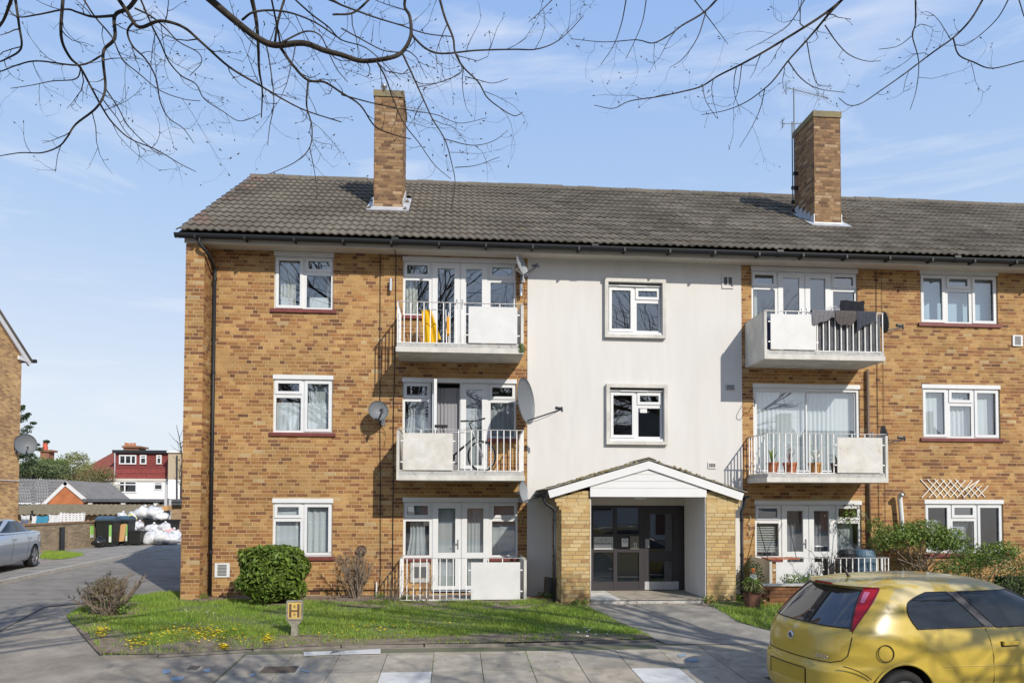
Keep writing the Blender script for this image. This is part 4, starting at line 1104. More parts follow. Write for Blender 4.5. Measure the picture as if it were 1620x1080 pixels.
# aerials on the chimneys
aerial_m = mat('dull_aluminium', (.16,.165,.17), .6, metal=.3)
def aerial(x, y, z0, z1, booms, label):
    t = thing('roof_aerial', (x, y, z0), label, 'aerial', 'television aerials')
    mb = MB(); mb.tube([(x,y,z0),(x,y,z1)], .016, 8); mb.obj('mast', aerial_m, t)
    for bz, dx, dy, n, ln in booms:
        d = Vector((dx,dy,0)).normalized(); p0 = Vector((x,y,bz))-d*.25; p1 = p0+d*(.3+n*.085); s = Vector((-d.y,d.x,0))
        b = MB(); b.bar(p0, p1, .014, .014)
        for k in range(n):
            c = p0+d*(.28+k*.085); L = ln*(1-.25*k/n); b.tube([c-Vector((0,0,L*.5)) if k % 2 == 9 else c-s*L/2, c+s*L/2], .004, 4)
        b.tube([p0+Vector((0,0,.12)), p0-Vector((0,0,.12))], .01, 4)
        for k in (-2,-1,1,2): b.tube([p0+s*.16+Vector((0,0,.05*k)), p0-s*.16+Vector((0,0,.05*k))], .004, 4)
        b.obj('antenna', aerial_m, t)
    mb = MB(); mb.box(x-.03, x+.10, y-.03, y+.03, z0+.12, z0+.20); mb.box(x-.03, x+.10, y-.03, y+.03, z0+.5, z0+.58); mb.obj('bracket', black_plastic, t)
aerial(8.72, 2.35, 9.95, 12.75, [(12.70, .9, .25, 13, .30)], 'tall yagi aerial mast strapped to the chimney above the laundry balcony')
aerial(8.80, 2.62, 9.7, 12.0, [(11.95, 1, -.1, 8, .24)], 'shorter aerial mast behind the chimney above the laundry balcony')
aerial(-1.50, 2.62, 10.4, 12.0, [(11.95, 1, .25, 8, .24)], 'short aerial behind the chimney over the balconies')
# rusty washing-line bracket
t = thing('wall_hook', (6.44,-.01,4.1), 'thin black scrolled iron bracket on the brick beside the slider windows', 'bracket')
mb = MB(); mb.tube(smooth_path([(6.40,-.012,4.30),(6.42,-.2,4.28),(6.40,-.42,4.18),(6.44,-.34,4.05),(6.47,-.20,4.10),(6.44,-.02,3.95)],5), .008, 5); mb.obj('iron_scroll', black_plastic, t)
# wooden string of shells
t = thing('hanging_chain', (6.44,-.012,1.8), 'pale twisted rope ornament hanging on brick beside the blind', 'ornament')
mb = MB()
for k in range(9): 
    zz = 1.68-k*.055; mb.lathe((6.45+.02*math.sin(k*1.7),-.03,zz),(math.sin(k),-.6,math.cos(k*2)),[(.022,-.006),(.03,0),(.022,.006),(.015,0),(.022,-.006)],10)
mb.obj('rope', mat('pale_rope', (.55,.47,.33), .9), t)
# trellis
t = thing('trellis', (11.2,-.01,2.28), 'broken white diamond trellis fixed above the ground floor window', 'trellis')
slat = mat('trellis_wood', (.74,.72,.66), .7)
for k in range(9):
    x = 10.42+k*.165; mb = MB(); L = .40 if k < 7 else .28; mb.bar((x-.0,-.030,2.10+ (0 if k<7 else .02)), (min(x+L*.95,12.0),-.030,2.10+L), .018, .008, up=(0,1,0)); mb.obj('slat', slat, t)
for k in range(9):
    x = 10.40+k*.165; mb = MB(); L = .40 if k < 6 else .22; mb.bar((x,-.020,2.12+L), (min(x+L*.95,12.03),-.020,2.12), .018, .008, up=(0,1,0)); mb.obj('slat', slat, t)
mb = MB(); mb.bar((11.35,-.045,2.24),(11.78,-.04,2.50), .02, .008, up=(0,1,0)); mb.obj('slat', slat, t)

# ================================================================== things on the balconies
# bicycle, leaning inside the rail of the middle balcony
by = -.74; bz = 2.58
bike = thing('bicycle', (.1, by, bz), 'white and black bicycle with flat handlebars behind the balcony rail', 'bicycle')
wheel_r = .32
tyre_m = mat('tyre_rubber', (.015,.015,.016), .8); alloy = mat('bright_rim', (.30,.31,.33), .4, metal=.5); frame_w = mat('bicycle_white', (.40,.41,.43), .4); frame_b = mat('bicycle_black', (.02,.02,.022), .4)
def torus(mb, c, ax, R_, r, n=36, k=8, m=0):
    c, ax = Vector(c), Vector(ax).normalized(); a = ax.cross(Vector((0,0,1))).normalized(); b = ax.cross(a)
    vs = []
    for i in range(n):
        t = 2*math.pi*i/n; d = a*math.cos(t)+b*math.sin(t)
        for j in range(k): s = 2*math.pi*j/k; vs.append(c+d*(R_+r*math.cos(s))+ax*r*math.sin(s))
    mb.add(vs, [(i*k+j, i*k+(j+1)%k, ((i+1)%n)*k+(j+1)%k, ((i+1)%n)*k+j) for i in range(n) for j in range(k)], m)
fx, rx = .55, -.50
def hz(x): return bz+wheel_r
ax_w = Vector((.35,-.93,0)).normalized()
for x, ax in ((fx, ax_w), (rx, Vector((0,-1,0)))):
    w = MB(); torus(w, (x,by,hz(x)), ax, wheel_r-.018, .018); wh = w.obj('wheel', tyre_m, bike, smooth=True)
    w = MB(); torus(w, (x,by,hz(x)), ax, wheel_r-.045, .011, 36, 6); w.obj('rim', alloy, wh, smooth=True)
    w = MB(); a = ax.cross(Vector((0,0,1))).normalized(); 
    for k in range(18):
        t = 2*math.pi*k/18; d = a*math.cos(t)+Vector((0,0,1))*math.sin(t); w.tube([Vector((x,by,hz(x)))+ax*.02*(1 if k % 2 else -1), Vector((x,by,hz(x)))+d*(wheel_r-.05)], .0018, 3)
    w.lathe((x-ax.x*.04,by-ax.y*.04,hz(x)),ax,[(.001,0),(.02,0),(.02,.08),(.001,.08)],10); w.obj('spokes', alloy, wh)
hd0, hd1, bb, st = Vector((.34,by,bz+.86)), Vector((.40,by,bz+.70)), Vector((-.08,by,bz+.28)), Vector((-.22,by,bz+.78))
mb = MB(); mb.tube([hd0,hd1], .02, 8); mb.tube([hd0-Vector((0,0,.04)), st], .016, 8); mb.tube([hd1, bb], .02, 8, 1); mb.tube([st, bb], .016, 8); mb.tube([bb, (rx,by-.05,hz(0))], .009, 6); mb.tube([st, (rx,by-.05,hz(0))], .008, 6); mb.tube([bb, (rx,by+.05,hz(0))], .009, 6)
mb.obj('frame', [frame_w, frame_b], bike, smooth=True)
mb = MB(); mb.tube([hd1, Vector((.42,by-.05,bz+.6)), Vector((fx-.02,by-.06,hz(0)))], .014, 8); mb.tube([hd1, Vector((.45,by+.05,bz+.6)), Vector((fx+.02,by+.06,hz(0)))], .014, 8); mb.obj('fork', frame_w, bike, smooth=True)
mb = MB(); mb.tube([hd0, hd0+Vector((-.05,0,.12)), hd0+Vector((.02,-.02,.16))], .014, 8); mb.tube(smooth_path([hd0+Vector((-.22,-.16,.15)), hd0+Vector((-.08,-.06,.17)), hd0+Vector((.08,.0,.18)), hd0+Vector((.26,.10,.24))],4), .013, 8)
mb.tube([hd0+Vector((-.22,-.16,.15)), hd0+Vector((-.11,-.09,.165))], .018, 8); mb.tube([hd0+Vector((.16,.05,.21)), hd0+Vector((.27,.10,.245))], .018, 8); mb.obj('handlebar', frame_b, bike, smooth=True)
mb = MB(); mb.tube([st, st+Vector((-.04,0,.12))], .013, 8); mb.obox(st+Vector((-.06,0,.14)), (.13,0,0), (0,.06,0), (0,0,.025)); mb.obj('saddle', frame_b, bike)
mb = MB(); mb.lathe(bb+Vector((0,-.06,0)),(0,-1,0),[(.001,0),(.085,0),(.085,.006),(.001,.006)],20); mb.bar(bb+Vector((0,-.08,0)), bb+Vector((.12,-.08,-.12)), .02, .014); mb.obox(bb+Vector((.12,-.13,-.12)),(.045,0,0),(0,.045,0),(0,0,.012)); mb.obj('crank', frame_b, bike)
# yellow towel on an airer, top balcony
t = thing('yellow_towel', (-.55,-.45,5.13), 'bright yellow towel hanging inside the top balcony', 'towel')
mb = MB(); n = 16; vs = []
for r in range(11):
    for i in range(n+1):
        u = i/n; tt = r/10; vs.append((-.70+.36*u*(.55+.45*tt)+.05*tt, -.50+.035*math.sin(u*12+tt), 5.93-.70*tt-.12*tt*math.sin(u*5)*.8))
mb.add(vs, [(r*(n+1)+i, r*(n+1)+i+1, (r+1)*(n+1)+i+1, (r+1)*(n+1)+i) for r in range(10) for i in range(n)]); mb.obj('cloth', mat('yellow_cloth', (.80,.48,.01), .9, var=.15, scale=6, trans=.25), t, smooth=True)
mb = MB(); mb.tube([(-.78,-.5,5.94),(-.2,-.5,5.94)], .008, 6); mb.tube([(-.78,-.5,5.94),(-.72,-.3,5.13)], .008, 6); mb.tube([(-.2,-.5,5.94),(-.26,-.3,5.13)], .008, 6); mb.tube([(-.78,-.5,5.94),(-.80,-.7,5.13)], .008, 6); mb.tube([(-.2,-.5,5.94),(-.18,-.7,5.13)], .008, 6)
mb.obj('drying_rack', steel, t)
t = thing('orange_cloth', (-.12,-.2,5.13), 'narrow orange cloth hanging beside the yellow towel', 'towel')
mb = MB(); mb.tube([(-.15,-.30,5.95),(-.15,-.30,5.13)], .008, 6); mb.obj('pole', rail_m, t)
mb = MB(); vs = [(-.18+.06*(i/4), -.31-.01*(i % 2), 5.86-.40*j/4-.02*math.sin(i)) for j in range(5) for i in range(5)]; mb.add(vs, [(j*5+i,j*5+i+1,(j+1)*5+i+1,(j+1)*5+i) for j in range(4) for i in range(4)]); mb.obj('cloth', mat('orange_cloth_fabric', (.75,.33,.02), .9), t, smooth=True)
# weed on the balcony corner
def leafball(name, c, r, n, size, m, parent=None, squash=(1,1,1), jitter=.35, smoothshape=2.0, fold=.35, upbias=.3):
    """leaves spread through a rounded-box volume, most near its surface"""
    c = np.array(c); d = rng.normal(size=(n,3)); d /= np.abs(d).__pow__(smoothshape).sum(1)[:,None]**(1/smoothshape)
    rad = 1-np.abs(rng.normal(0, jitter, n)); rad = np.clip(rad, .15, 1.06)
    lump = 1+.10*np.sin(d[:,0]*5+c[0])*np.cos(d[:,2]*6+c[1])+.06*np.sin(d[:,1]*9)
    p = c+d*(rad*lump)[:,None]*np.array(r)*np.array(squash)
    nrm = d+rng.normal(0,.55,(n,3))+np.array([0,0,upbias]); nrm /= np.linalg.norm(nrm,axis=1)[:,None]
    t = np.cross(nrm, rng.normal(size=(n,3))); t /= np.linalg.norm(t,axis=1)[:,None]; b = np.cross(nrm,t)
    s = size*rng.uniform(.6,1.25,n)[:,None]; w = s*.42
    v = np.stack([p-t*s/2, p-b*w/2+nrm*w*fold*.5, p+t*s/2-nrm*s*.12, p+b*w/2+nrm*w*fold*.5],1).reshape(-1,3)
    f = np.stack([np.arange(n)*4, np.arange(n)*4+1, np.arange(n)*4+2, np.arange(n)*4, np.arange(n)*4+2, np.arange(n)*4+3],1).reshape(-1,3)
    me = bpy.data.meshes.new(name); me.from_pydata(v.tolist(), [], f.tolist()); me.materials.append(m)
    return put(name, me, parent)
def plant(name, loc, label, cat, group=None): return thing(name, loc, label, cat, group)
t = plant('balcony_weed', (1.33,-.98,5.06), 'small green weed growing out of the top balcony corner', 'plant'); leafball('leaves', (1.33,-1.0,5.06), (.07,.06,.11), 160, .05, leaf_mid, t)
mb = MB(); mb.tube([(1.33,-.97,5.0),(1.33,-1.0,5.1)], .004, 4); mb.obj('stem', leaf_dark, t)
# laundry on the right top balcony
def garment(x0, x1, ztop, drop, m, label, name='drying_trousers', y=-1.0, seed=0, sway=.0):
    t = thing(name, ((x0+x1)/2, y, ztop), label, 'laundry', 'clothes drying over the balcony rail'); mb = MB(); n = 22; vs = []; rows = 12
    r_ = random.Random(seed); ph = r_.random()*6
    for r in range(rows+1):
        q = r/rows
        for i in range(n+1):
            u = i/n
            if q < .25: yy, zz = y+.10-.115*(q/.25), ztop+.012*math.sin(q/.25*math.pi)
            else: yy, zz = y-.022, ztop-drop*(q-.25)/.75*(.78+.22*math.sin(u*4.4+ph)+.08*math.sin(u*11+ph))
            wob = .014*math.sin(u*16+ph+q*2)*min(1,max(0,(q-.2)*3)); xx = x0+(x1-x0)*(u+sway*max(0,q-.25)*(u-.3))
            vs.append((xx, yy-abs(wob), zz))
    mb.add(vs, [(r*(n+1)+i, r*(n+1)+i+1, (r+1)*(n+1)+i+1, (r+1)*(n+1)+i) for r in range(rows) for i in range(n)])
    me = mb.obj('cloth', m, t, smooth=True); return t
gcl = [mat('grey_jersey', (.15,.145,.155), .95, var=.15, scale=20), mat('brown_jersey', (.085,.075,.07), .95, var=.2, scale=20), mat('navy_jersey', (.045,.05,.065), .95, var=.2, scale=20), mat('black_towel', (.012,.013,.018), .95)]
garment(7.40, 7.88, 5.985, .30, gcl[0], 'light grey trousers draped over the balcony rail', 'drying_trousers', seed=1)
garment(7.90, 8.36, 5.985, .32, gcl[1], 'dark brown top draped over the balcony rail', 'drying_jumper', seed=2)
garment(8.37, 8.80, 5.985, .40, gcl[2], 'charcoal trousers draped over the balcony rail', 'drying_trousers', seed=3)
t = thing('clothes_airer', (8.35,-.55,5.13), 'white clothes airer standing on the balcony behind the trousers', 'airer')
mb = MB()
for yy in (-.72,-.42): mb.tube([(8.05,yy,5.13),(8.05,-.57+(yy+.57)*.2,6.14)], .01, 6); mb.tube([(8.70,yy,5.13),(8.70,-.57+(yy+.57)*.2,6.14)], .01, 6)
mb.obj('frame', upvc, t)
mb = MB()
for k in range(4): mb.tube([(7.95,-.72+k*.1,6.15),(8.72,-.72+k*.1,6.15)], .007, 6)
mb.obj('rail', upvc, t)
t = thing('black_towel', (8.42,-.72,6.3), 'black towel hung upright on the airer', 'towel')
mb = MB(); vs = [(8.14+.54*i/14+.008*math.sin(j*2), -.785+.012*math.sin(i*1.3+j*.4), 6.27-.36*j/8+.010*math.sin(i*.5)) for j in range(9) for i in range(15)]; mb.add(vs, [(j*15+i,j*15+i+1,(j+1)*15+i+1,(j+1)*15+i) for j in range(8) for i in range(14)])
mb.obj('cloth', gcl[3], t, smooth=True)
t = thing('reed_screen', (8.25,-.93,5.15), 'dark grey screen sheeting tied behind the balcony balusters', 'screen')
mb = MB(); n = 40; vs = [(7.50+1.44*i/n, -.925+.008*math.sin(i*2.2), z) for z in (5.15, 5.5, 5.92) for i in range(n+1)]; mb.add(vs, [(r*(n+1)+i,r*(n+1)+i+1,(r+1)*(n+1)+i+1,(r+1)*(n+1)+i) for r in range(2) for i in range(n)]); mb.obj('sheeting', mat('screen_fabric', (.11,.11,.115), .9, var=.25, scale=8), t)
t = thing('water_butt_blue_bag', (6.52,-.8,5.13), 'blue bag and clutter standing inside the laundry balcony end', 'bag')
mb = MB(); mb.lathe((6.52,-.80,5.13),(0,0,1),[(.001,0),(.10,0),(.13,.15),(.12,.35),(.08,.55),(.09,.72),(.001,.74)],12); mb.obj('bag', mat('blue_bag', (.03,.04,.10), .6, var=.4, scale=9), t, smooth=True)
# flower pots on the slider balcony
def flowerpot(x, y, z, r, h, m, label, kind='leaf'):
    t = thing('flower_pot', (x,y,z), label, 'flower pot', 'flower pots on the balcony')
    mb = MB(); mb.lathe((x,y,z),(0,0,1),[(.001,0),(r*.75,0),(r*.98,h*.8),(r*1.08,h*.8),(r*1.08,h),(r*.95,h),(r*.93,h*.9),(.001,h*.9)],18); mb.obj('pot', m, t, smooth=False)
    return t
pr = .11
for x, kd, lab in ((6.62,'spike','terracotta pot with a broad green spear leaf'), (7.00,'twig','terracotta pot with thin bare red stems'), (7.55,'orchid','ochre pot of white orchids'), (8.02,'grass','dark pot with arching grass leaves')):
    m = {'spike':terracotta,'twig':terracotta,'orchid':mat('ochre_pot', (.42,.22,.07), .6),'grass':mat('dark_pot', (.09,.05,.04), .6)}[kd]
    rr = .14 if kd in ('twig','orchid') else .12
    t = flowerpot(x,-.80,2.575,rr,.24,m,lab+' on the slider balcony')
    mb = MB()
    if kd == 'spike':
        for k in range(7):
            a = random.uniform(0,6.28); L = random.uniform(.18,.36); q = [Vector((x,-.80,2.78))+Vector((math.cos(a)*.10*s*s,math.sin(a)*.10*s*s,L*s)) for s in np.linspace(0,1,5)]
            w = Vector((-math.sin(a),math.cos(a),0)); vs = [p+w*s*.035*math.sin(.3+2.6*i/4) for i, p in enumerate(q) for s in (-1,1)]; mb.add(vs, [(2*i,2*i+1,2*i+3,2*i+2) for i in range(4)])
        mb.obj('leaf', leaf_mid, t, smooth=True)
    elif kd == 'twig':
        for k in range(12): a = random.uniform(0,6.28); r0 = random.uniform(.02,.12); mb.tube([(x,-.80,2.75),(x+math.cos(a)*r0*.5,-.80+math.sin(a)*r0*.5,2.95),(x+math.cos(a)*r0,-.80+math.sin(a)*r0,3.0+random.random()*.22)], .004, 4)
        mb.obj('stem', mat('red_stem', (.20,.07,.07), .8), t); leafball('leaves', (x,-.80,3.02),(.10,.08,.16),70,.03,leaf_dark,t)
    elif kd == 'orchid':
        for k in range(5): a = random.uniform(0,6.28); mb.tube([(x,-.80,2.75),(x+math.cos(a)*.04,-.80,2.92),(x+math.cos(a)*.12,-.80+math.sin(a)*.05,3.0+.05*k)], .004, 4)
        mb.obj('stem', leaf_mid, t); leafball('petals', (x,-.83,3.0),(.16,.08,.10),70,.06,white_fl,t)
    else:
        for k in range(26):
            a = random.uniform(0,6.28); L = random.uniform(.2,.42); q = [Vector((x,-.80,2.78))+Vector((math.cos(a)*.20*s*s,math.sin(a)*.12*s*s,L*(s-.45*s*s*s))) for s in np.linspace(0,1,6)]; mb.tube(q, [.006,.006,.005,.004,.003,.001], 3)
        mb.obj('leaf', leaf_mid, t)

# ================================================================== hydrant marker, bushes, front garden
hp = PG(466,1006); t = thing('hydrant_marker', hp, 'concrete hydrant post with yellow plate bearing a black H', 'hydrant sign')
cm = mat('mossy_concrete', (.19,.175,.135), .95, col2=(.33,.31,.26), scale=14, bump=.9, bscale=60)
hs = .245; hc = PY(467.5,963,hp.y).z
mb = MB(); X, Y_, Z_ = hp.x, hp.y, hc
prof = [(-.05,hp.z-.15),(-.045,Z_-.26),(-.12,Z_-.165),(-.12,Z_+.135),(.12,Z_+.135),(.12,Z_-.165),(.045,Z_-.26),(.05,hp.z-.15)]
mb.prism([(X+a,Y_-.03,b) for a, b in prof], (0,.07,0))
for q in ((-.12,.12,.115,.135),(-.12,.12,-.165,-.145),(-.12,-.10,-.145,.115),(.10,.12,-.145,.115)): mb.box(X+q[0],X+q[1],Y_-.042,Y_-.0302,Z_+q[2],Z_+q[3])
mb.obj('post', cm, t)
mb = MB(); mb.box(X-.098,X+.098,Y_-.034,Y_-.0305,Z_-.142,Z_+.112); pl = mb.obj('plate', mat('faded_yellow', (.62,.40,.07), .7, col2=(.55,.42,.18), scale=18), t)
hm = mat('faded_black', (.09,.06,.04), .8, col2=(.16,.10,.06), scale=30)
mb = MB(); 
for sx in (-1,1): mb.box(X+sx*.062-.018,X+sx*.062+.018,Y_-.0375,Y_-.0345,Z_-.12,Z_+.085)
mb.box(X-.044,X+.044,Y_-.0372,Y_-.0345,Z_-.035,Z_-.008); mb.obj('letter_h', hm, pl)
for zz in (.045, -.08):
    me = text_mesh('4', .085, .001); me.materials.append(hm); o = put('digit', me, pl, loc=(X, Y_-.036, Z_+zz)); o.rotation_euler = (math.pi/2,0,0)

t = plant('laurel_bush', (-3.55,-1.0,0), 'clipped round green laurel bush under the ground floor window', 'bush')
leafball('crown', (-3.47,-1.05,.60), (.585,.54,.50), 4600, .13, leaf_laurel, t, smoothshape=4.5, jitter=.16)
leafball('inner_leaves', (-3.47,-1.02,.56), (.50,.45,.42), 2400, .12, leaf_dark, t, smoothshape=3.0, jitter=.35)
mb = MB()
for k in range(9): a = random.uniform(0,6.28); mb.tube([(-3.47+math.cos(a)*.15,-1.02+math.sin(a)*.12,0),(-3.47+math.cos(a)*.3,-1.02+math.sin(a)*.25,.35),(-3.47+math.cos(a)*.5,-1.02+math.sin(a)*.4,.75)], [.02,.014,.006], 5)
mb.obj('stem', bark, t)
def twigbush(name, loc, label, n, h, spread, m, upright=.8, leaves=None, r0=.011, sub=3):
    t = plant(name, loc, label, 'shrub'); mb = MB(); loc = Vector(loc); tips = []
    for k in range(n):
        a = random.uniform(0,6.28); r = random.random()**.5; p = loc+Vector((math.cos(a)*r*spread*.25, math.sin(a)*r*spread*.25, -.02)); d = Vector((math.cos(a)*r*(1-upright)*2*spread/h, math.sin(a)*r*(1-upright)*2*spread/h, 1)).normalized(); pts = [p]
        L = h*random.uniform(.6,1.05)
        for s in range(6):
            d = (d+Vector((random.gauss(0,.16),random.gauss(0,.16),random.gauss(0,.05)))).normalized(); p = p+d*L/6; pts.append(p)
            if s > 1:
                for _ in range(sub):
                    e = (d+Vector((random.gauss(0,.6),random.gauss(0,.6),random.gauss(.2,.4)))).normalized(); l = L*random.uniform(.08,.22); mid = p+e*l*.5+Vector((random.gauss(0,.01),)*3)
                    mb.tube([p, mid, p+e*l], [r0*.4,r0*.3,r0*.15], 3, cap=False); tips.append(p+e*l)
        mb.tube(pts, [r0*(1-.75*i/6) for i in range(7)], 5)
    mb.obj('branches', m, t)
    return t, tips
twigbush('bare_shrub', (-1.98,-.45,0), 'tall bare thorny shrub against the brick wall', 30, 1.0, .40, twig_m, .66, r0=.014, sub=6)
p = PG(172,972); t, tips = twigbush('corner_shrub', (p.x,p.y,p.z), 'low half-dead twiggy shrub at the corner of the lawn', 44, .74, .62, twig_m, .5, r0=.016, sub=5)
leafball('dry_leaves', (p.x,p.y,p.z+.48), (.30,.26,.20), 900, .045, mat('dry_leaf', (.17,.135,.06), .8, island=.4), t); leafball('dry_leaves', (p.x-.28,p.y+.05,p.z+.36), (.20,.2,.22), 500, .045, MATS['dry_leaf'], t); leafball('green_leaves', (p.x+.25,p.y-.1,p.z+.12), (.14,.12,.12), 140, .06, leaf_mid, t)
p = PG(622,955); twigbush('rose_shrub', (p.x,p.y,p.z), 'thin rose stems growing through the ground floor railings', 9, .85, .45, twig_m, .6, sub=2)
p = PG(672,957); twigbush('rose_shrub', (p.x,p.y,p.z), 'few short dead stems in front of the ground floor balcony', 6, .55, .25, twig_m, .6, sub=2)
# weeds and litter leaves along the walls
def weeds(pix, label, r=.14, n=140, m=None, size=.05, sq=.7):
    for (px, py) in pix:
        p = PG(px, py); t = plant('weed_clump', p, label, 'weed', 'weeds along the foot of the wall')
        leafball('leaves', (p.x,p.y,p.z+r*.45), (r,r*.8,r*sq), n, size, m or leaf_mid, t)
        mb = MB(); mb.tube([p, p+Vector((0,0,r*.5))], .006, 4); mb.obj('stem', leaf_dark, t)
weeds([(320,948),(330,940)], 'green weeds at the foot of the downpipe', .12, 120)
weeds([(600,946),(560,944),(640,950)], 'green weeds in the bed under the bare shrub', .13, 110)
weeds([(858,945),(868,948)], 'green weeds beside the dark pot in the render corner', .12, 120)
weeds([(925,955),(912,957)], 'green weeds at the foot of the porch pillar by the lawn', .11, 110)
weeds([(1122,953),(1140,950),(1160,948),(1175,952)], 'green weeds at the foot of the porch pillar by the flower pot', .15, 150)
t = thing('garden_pot', PG(872,948), 'black plastic pot tipped against the white wall beside the porch', 'pot')
p = PG(872,948); mb = MB(); mb.lathe((p.x,p.y+.2,p.z),(.15,.1,1),[(.001,0),(.13,0),(.17,.40),(.18,.42),(.15,.42),(.12,.05),(.001,.05)],16); mb.obj('pot', black_plastic, t)
lf = MB()
dead = mat('dead_leaf', (.22,.12,.06), .9, island=.5)
for _ in range(420):
    px, py, sx, sy = random.choice([(860,947,12,3),(600,955,30,3),(340,948,20,3),(700,957,60,3),(1000,958,60,2),(1190,960,30,6),(480,950,40,3)]); p = PG(random.gauss(px,sx), random.gauss(py,sy)); a = random.random()*6; s = random.uniform(.02,.045); z = p.z+.03+random.random()*.02
    lf.add([(p.x-math.cos(a)*s,p.y-math.sin(a)*s,z),(p.x+math.sin(a)*s*.4,p.y-math.cos(a)*s*.4,z+.012),(p.x+math.cos(a)*s,p.y+math.sin(a)*s,z),(p.x-math.sin(a)*s*.4,p.y+math.cos(a)*s*.4,z+.012)], [(0,1,2,3)])
lf.obj('fallen_leaves', dead, kind='stuff', label='brown fallen leaves along the foot of the walls', cat='leaves')
# right-hand bed
RB = gpoly([(1118,958),(1132,962),(1168,984),(1225,1000),(1400,1000),(1620,985),(1700,960),(1640,940),(1190,938),(1160,946)])
sheet('right_bed', RB, turf, .012, kind='structure', nx=40, rough=.02)
blades('bed_grass', RB, 60000, .10, grass_m, label='rough grass in the bed behind the yellow car', cat='grass')
p = PG(1190,962)
t = thing('planter', p, 'terracotta planter of pale lily leaves and white flower by the path', 'planter'); mb = MB(); mb.lathe(p,(0,0,1),[(.001,0),(.12,0),(.17,.24),(.18,.28),(.15,.28),(.14,.24),(.001,.24)],18); mb.obj('pot', mat('old_terracotta', (.16,.075,.05), .9, var=.3, scale=9), t)
mb = MB()
for k in range(46):
    a = random.uniform(0,6.28); L = random.uniform(.3,.55); s_ = random.uniform(.12,.32); q = [p+Vector((math.cos(a)*s_*s*s,math.sin(a)*s_*s*s,.26+L*(s-.75*s*s*s))) for s in np.linspace(0,1,6)]
    w = Vector((-math.sin(a),math.cos(a),0)); vs = [pp+w*e*.018*math.sin(.25+2.7*i/5) for i, pp in enumerate(q) for e in (-1,1)]; mb.add(vs, [(2*i,2*i+1,2*i+3,2*i+2) for i in range(5)])
mb.obj('leaf', mat('pale_leaf', (.26,.25,.11), .7, island=.5, trans=.3), t, smooth=True); leafball('green_leaves', p+Vector((0,0,.45)), (.2,.16,.16), 160, .08, leaf_mid, t); leafball('flower', p+Vector((-.02,-.12,.62)), (.07,.05,.05), 26, .06, white_fl, t)
t = thing('garden_wall', (6.6,-1.75,0), 'low curved brick planting bed edge behind the yellow car', 'wall'); mb = MB()
for j in range(5):
    for i in range(11): a = (j % 2)*.11; mb.box(5.95+i*.225+a, 5.95+i*.225+a+.215, -1.85+.03*math.sin(i*.6), -1.74+.03*math.sin(i*.6), .0+j*.073, .065+j*.073, random.choice((0,0,1)))
mb.box(5.95,8.5,-1.78,-1.70,0,.36,2); wl_ = mb.obj('brickwork', [BR[3], BR[4], mortar], t, kind='stuff'); mb = MB(); mb.box(5.93, 8.5, -1.87, -1.70, .365, .40); mb.obj('coping', conc_grey, t)
def shrub(name, c, r, n, size, m, label, cat='shrub', js=.3, ss=2.0):
    t = plant(name, (c[0],c[1],0), label, cat); leafball('leaves', c, r, n, size, m, t, jitter=js, smoothshape=ss); mb = MB()
    for k in range(6): a = random.uniform(0,6.28); mb.tube([(c[0]+math.cos(a)*r[0]*.15,c[1],0),(c[0]+math.cos(a)*r[0]*.3,c[1]+math.sin(a)*r[1]*.3,c[2]*.6),(c[0]+math.cos(a)*r[0]*.7,c[1]+math.sin(a)*r[1]*.7,c[2])], [.02,.014,.006], 5)
    mb.obj('stem', bark, t); return t
shrub('dark_shrub', (6.0,-1.1,.42), (.34,.3,.42), 900, .06, leaf_dark, 'small dark evergreen beside the porch downpipe')
leafball('orange_flower', (5.95,-1.35,.62), (.05,.04,.05), 24, .05, mat('orange_petal', (.65,.18,.03), .6), bpy.data.objects['dark_shrub'])
shrub('low_shrub', (6.9,-1.35,.42), (.4,.2,.16), 420, .06, leaf_mid, 'low green leaves along the brick bed edge')
twigbush('leafless_shrub', (7.45,-1.5,.1), 'leafless upright shrub in front of the right ground floor doors', 26, .95, .5, bark, .6, sub=3)
# climber over the bay at right
t = plant('climbing_rose', (9.7,-.6,0), 'leafy green climbing shrub with bare stems beside the flue', 'shrub')
for c, r, n in (((9.35,-.75,1.28),(.55,.4,.28),1200),((9.95,-.7,1.36),(.6,.4,.3),1500),((10.5,-.75,1.2),(.5,.35,.26),1100),((9.0,-.75,1.15),(.3,.25,.2),260),((10.2,-.8,1.1),(.6,.3,.2),420),((9.1,-.4,1.5),(.22,.15,.2),160)): leafball('leaves', c, r, n, .075, leaf_mid, t)
mb = MB()
for k in range(26):
    a = random.uniform(0,6.28); e = Vector((9.9+random.gauss(0,.55),-.7+random.gauss(0,.18),random.uniform(.7,1.3))); mb.tube(smooth_path([(9.95+random.gauss(0,.1),-.55,0),(9.95+random.gauss(0,.25),-.6,.5),e],4), .010, 5)
mb.obj('branches', twig_m, t)
t = plant('hanging_vine', (8.7,-.35,1.9), 'thin leafy vine trailing over the ground floor window head', 'vine'); leafball('leaves', (8.66,-.25,1.72), (.30,.15,.26), 150, .07, leaf_mid, t)
mb = MB(); mb.tube(smooth_path([(9.1,-.3,1.3),(8.98,-.25,1.7),(8.7,-.22,1.95),(8.4,-.25,1.9)],4), .006, 4); mb.tube(smooth_path([(9.0,-.25,1.65),(8.7,-.25,1.7),(8.55,-.25,1.55)],4), .005, 4); mb.obj('stem', twig_m, t)
t = plant('evergreen_shrub', (10.9,-1.15,0), 'bright green leafy shrub in front of the right ground floor window', 'shrub')
for c, r, n in (((10.55,-1.2,.8),(.4,.3,.3),800),((11.0,-1.2,.90),(.45,.3,.28),900),((11.45,-1.15,1.0),(.35,.3,.22),600),((10.2,-1.2,.62),(.35,.3,.25),300)): leafball('leaves', c, r, n, .07, leaf_mid, t)
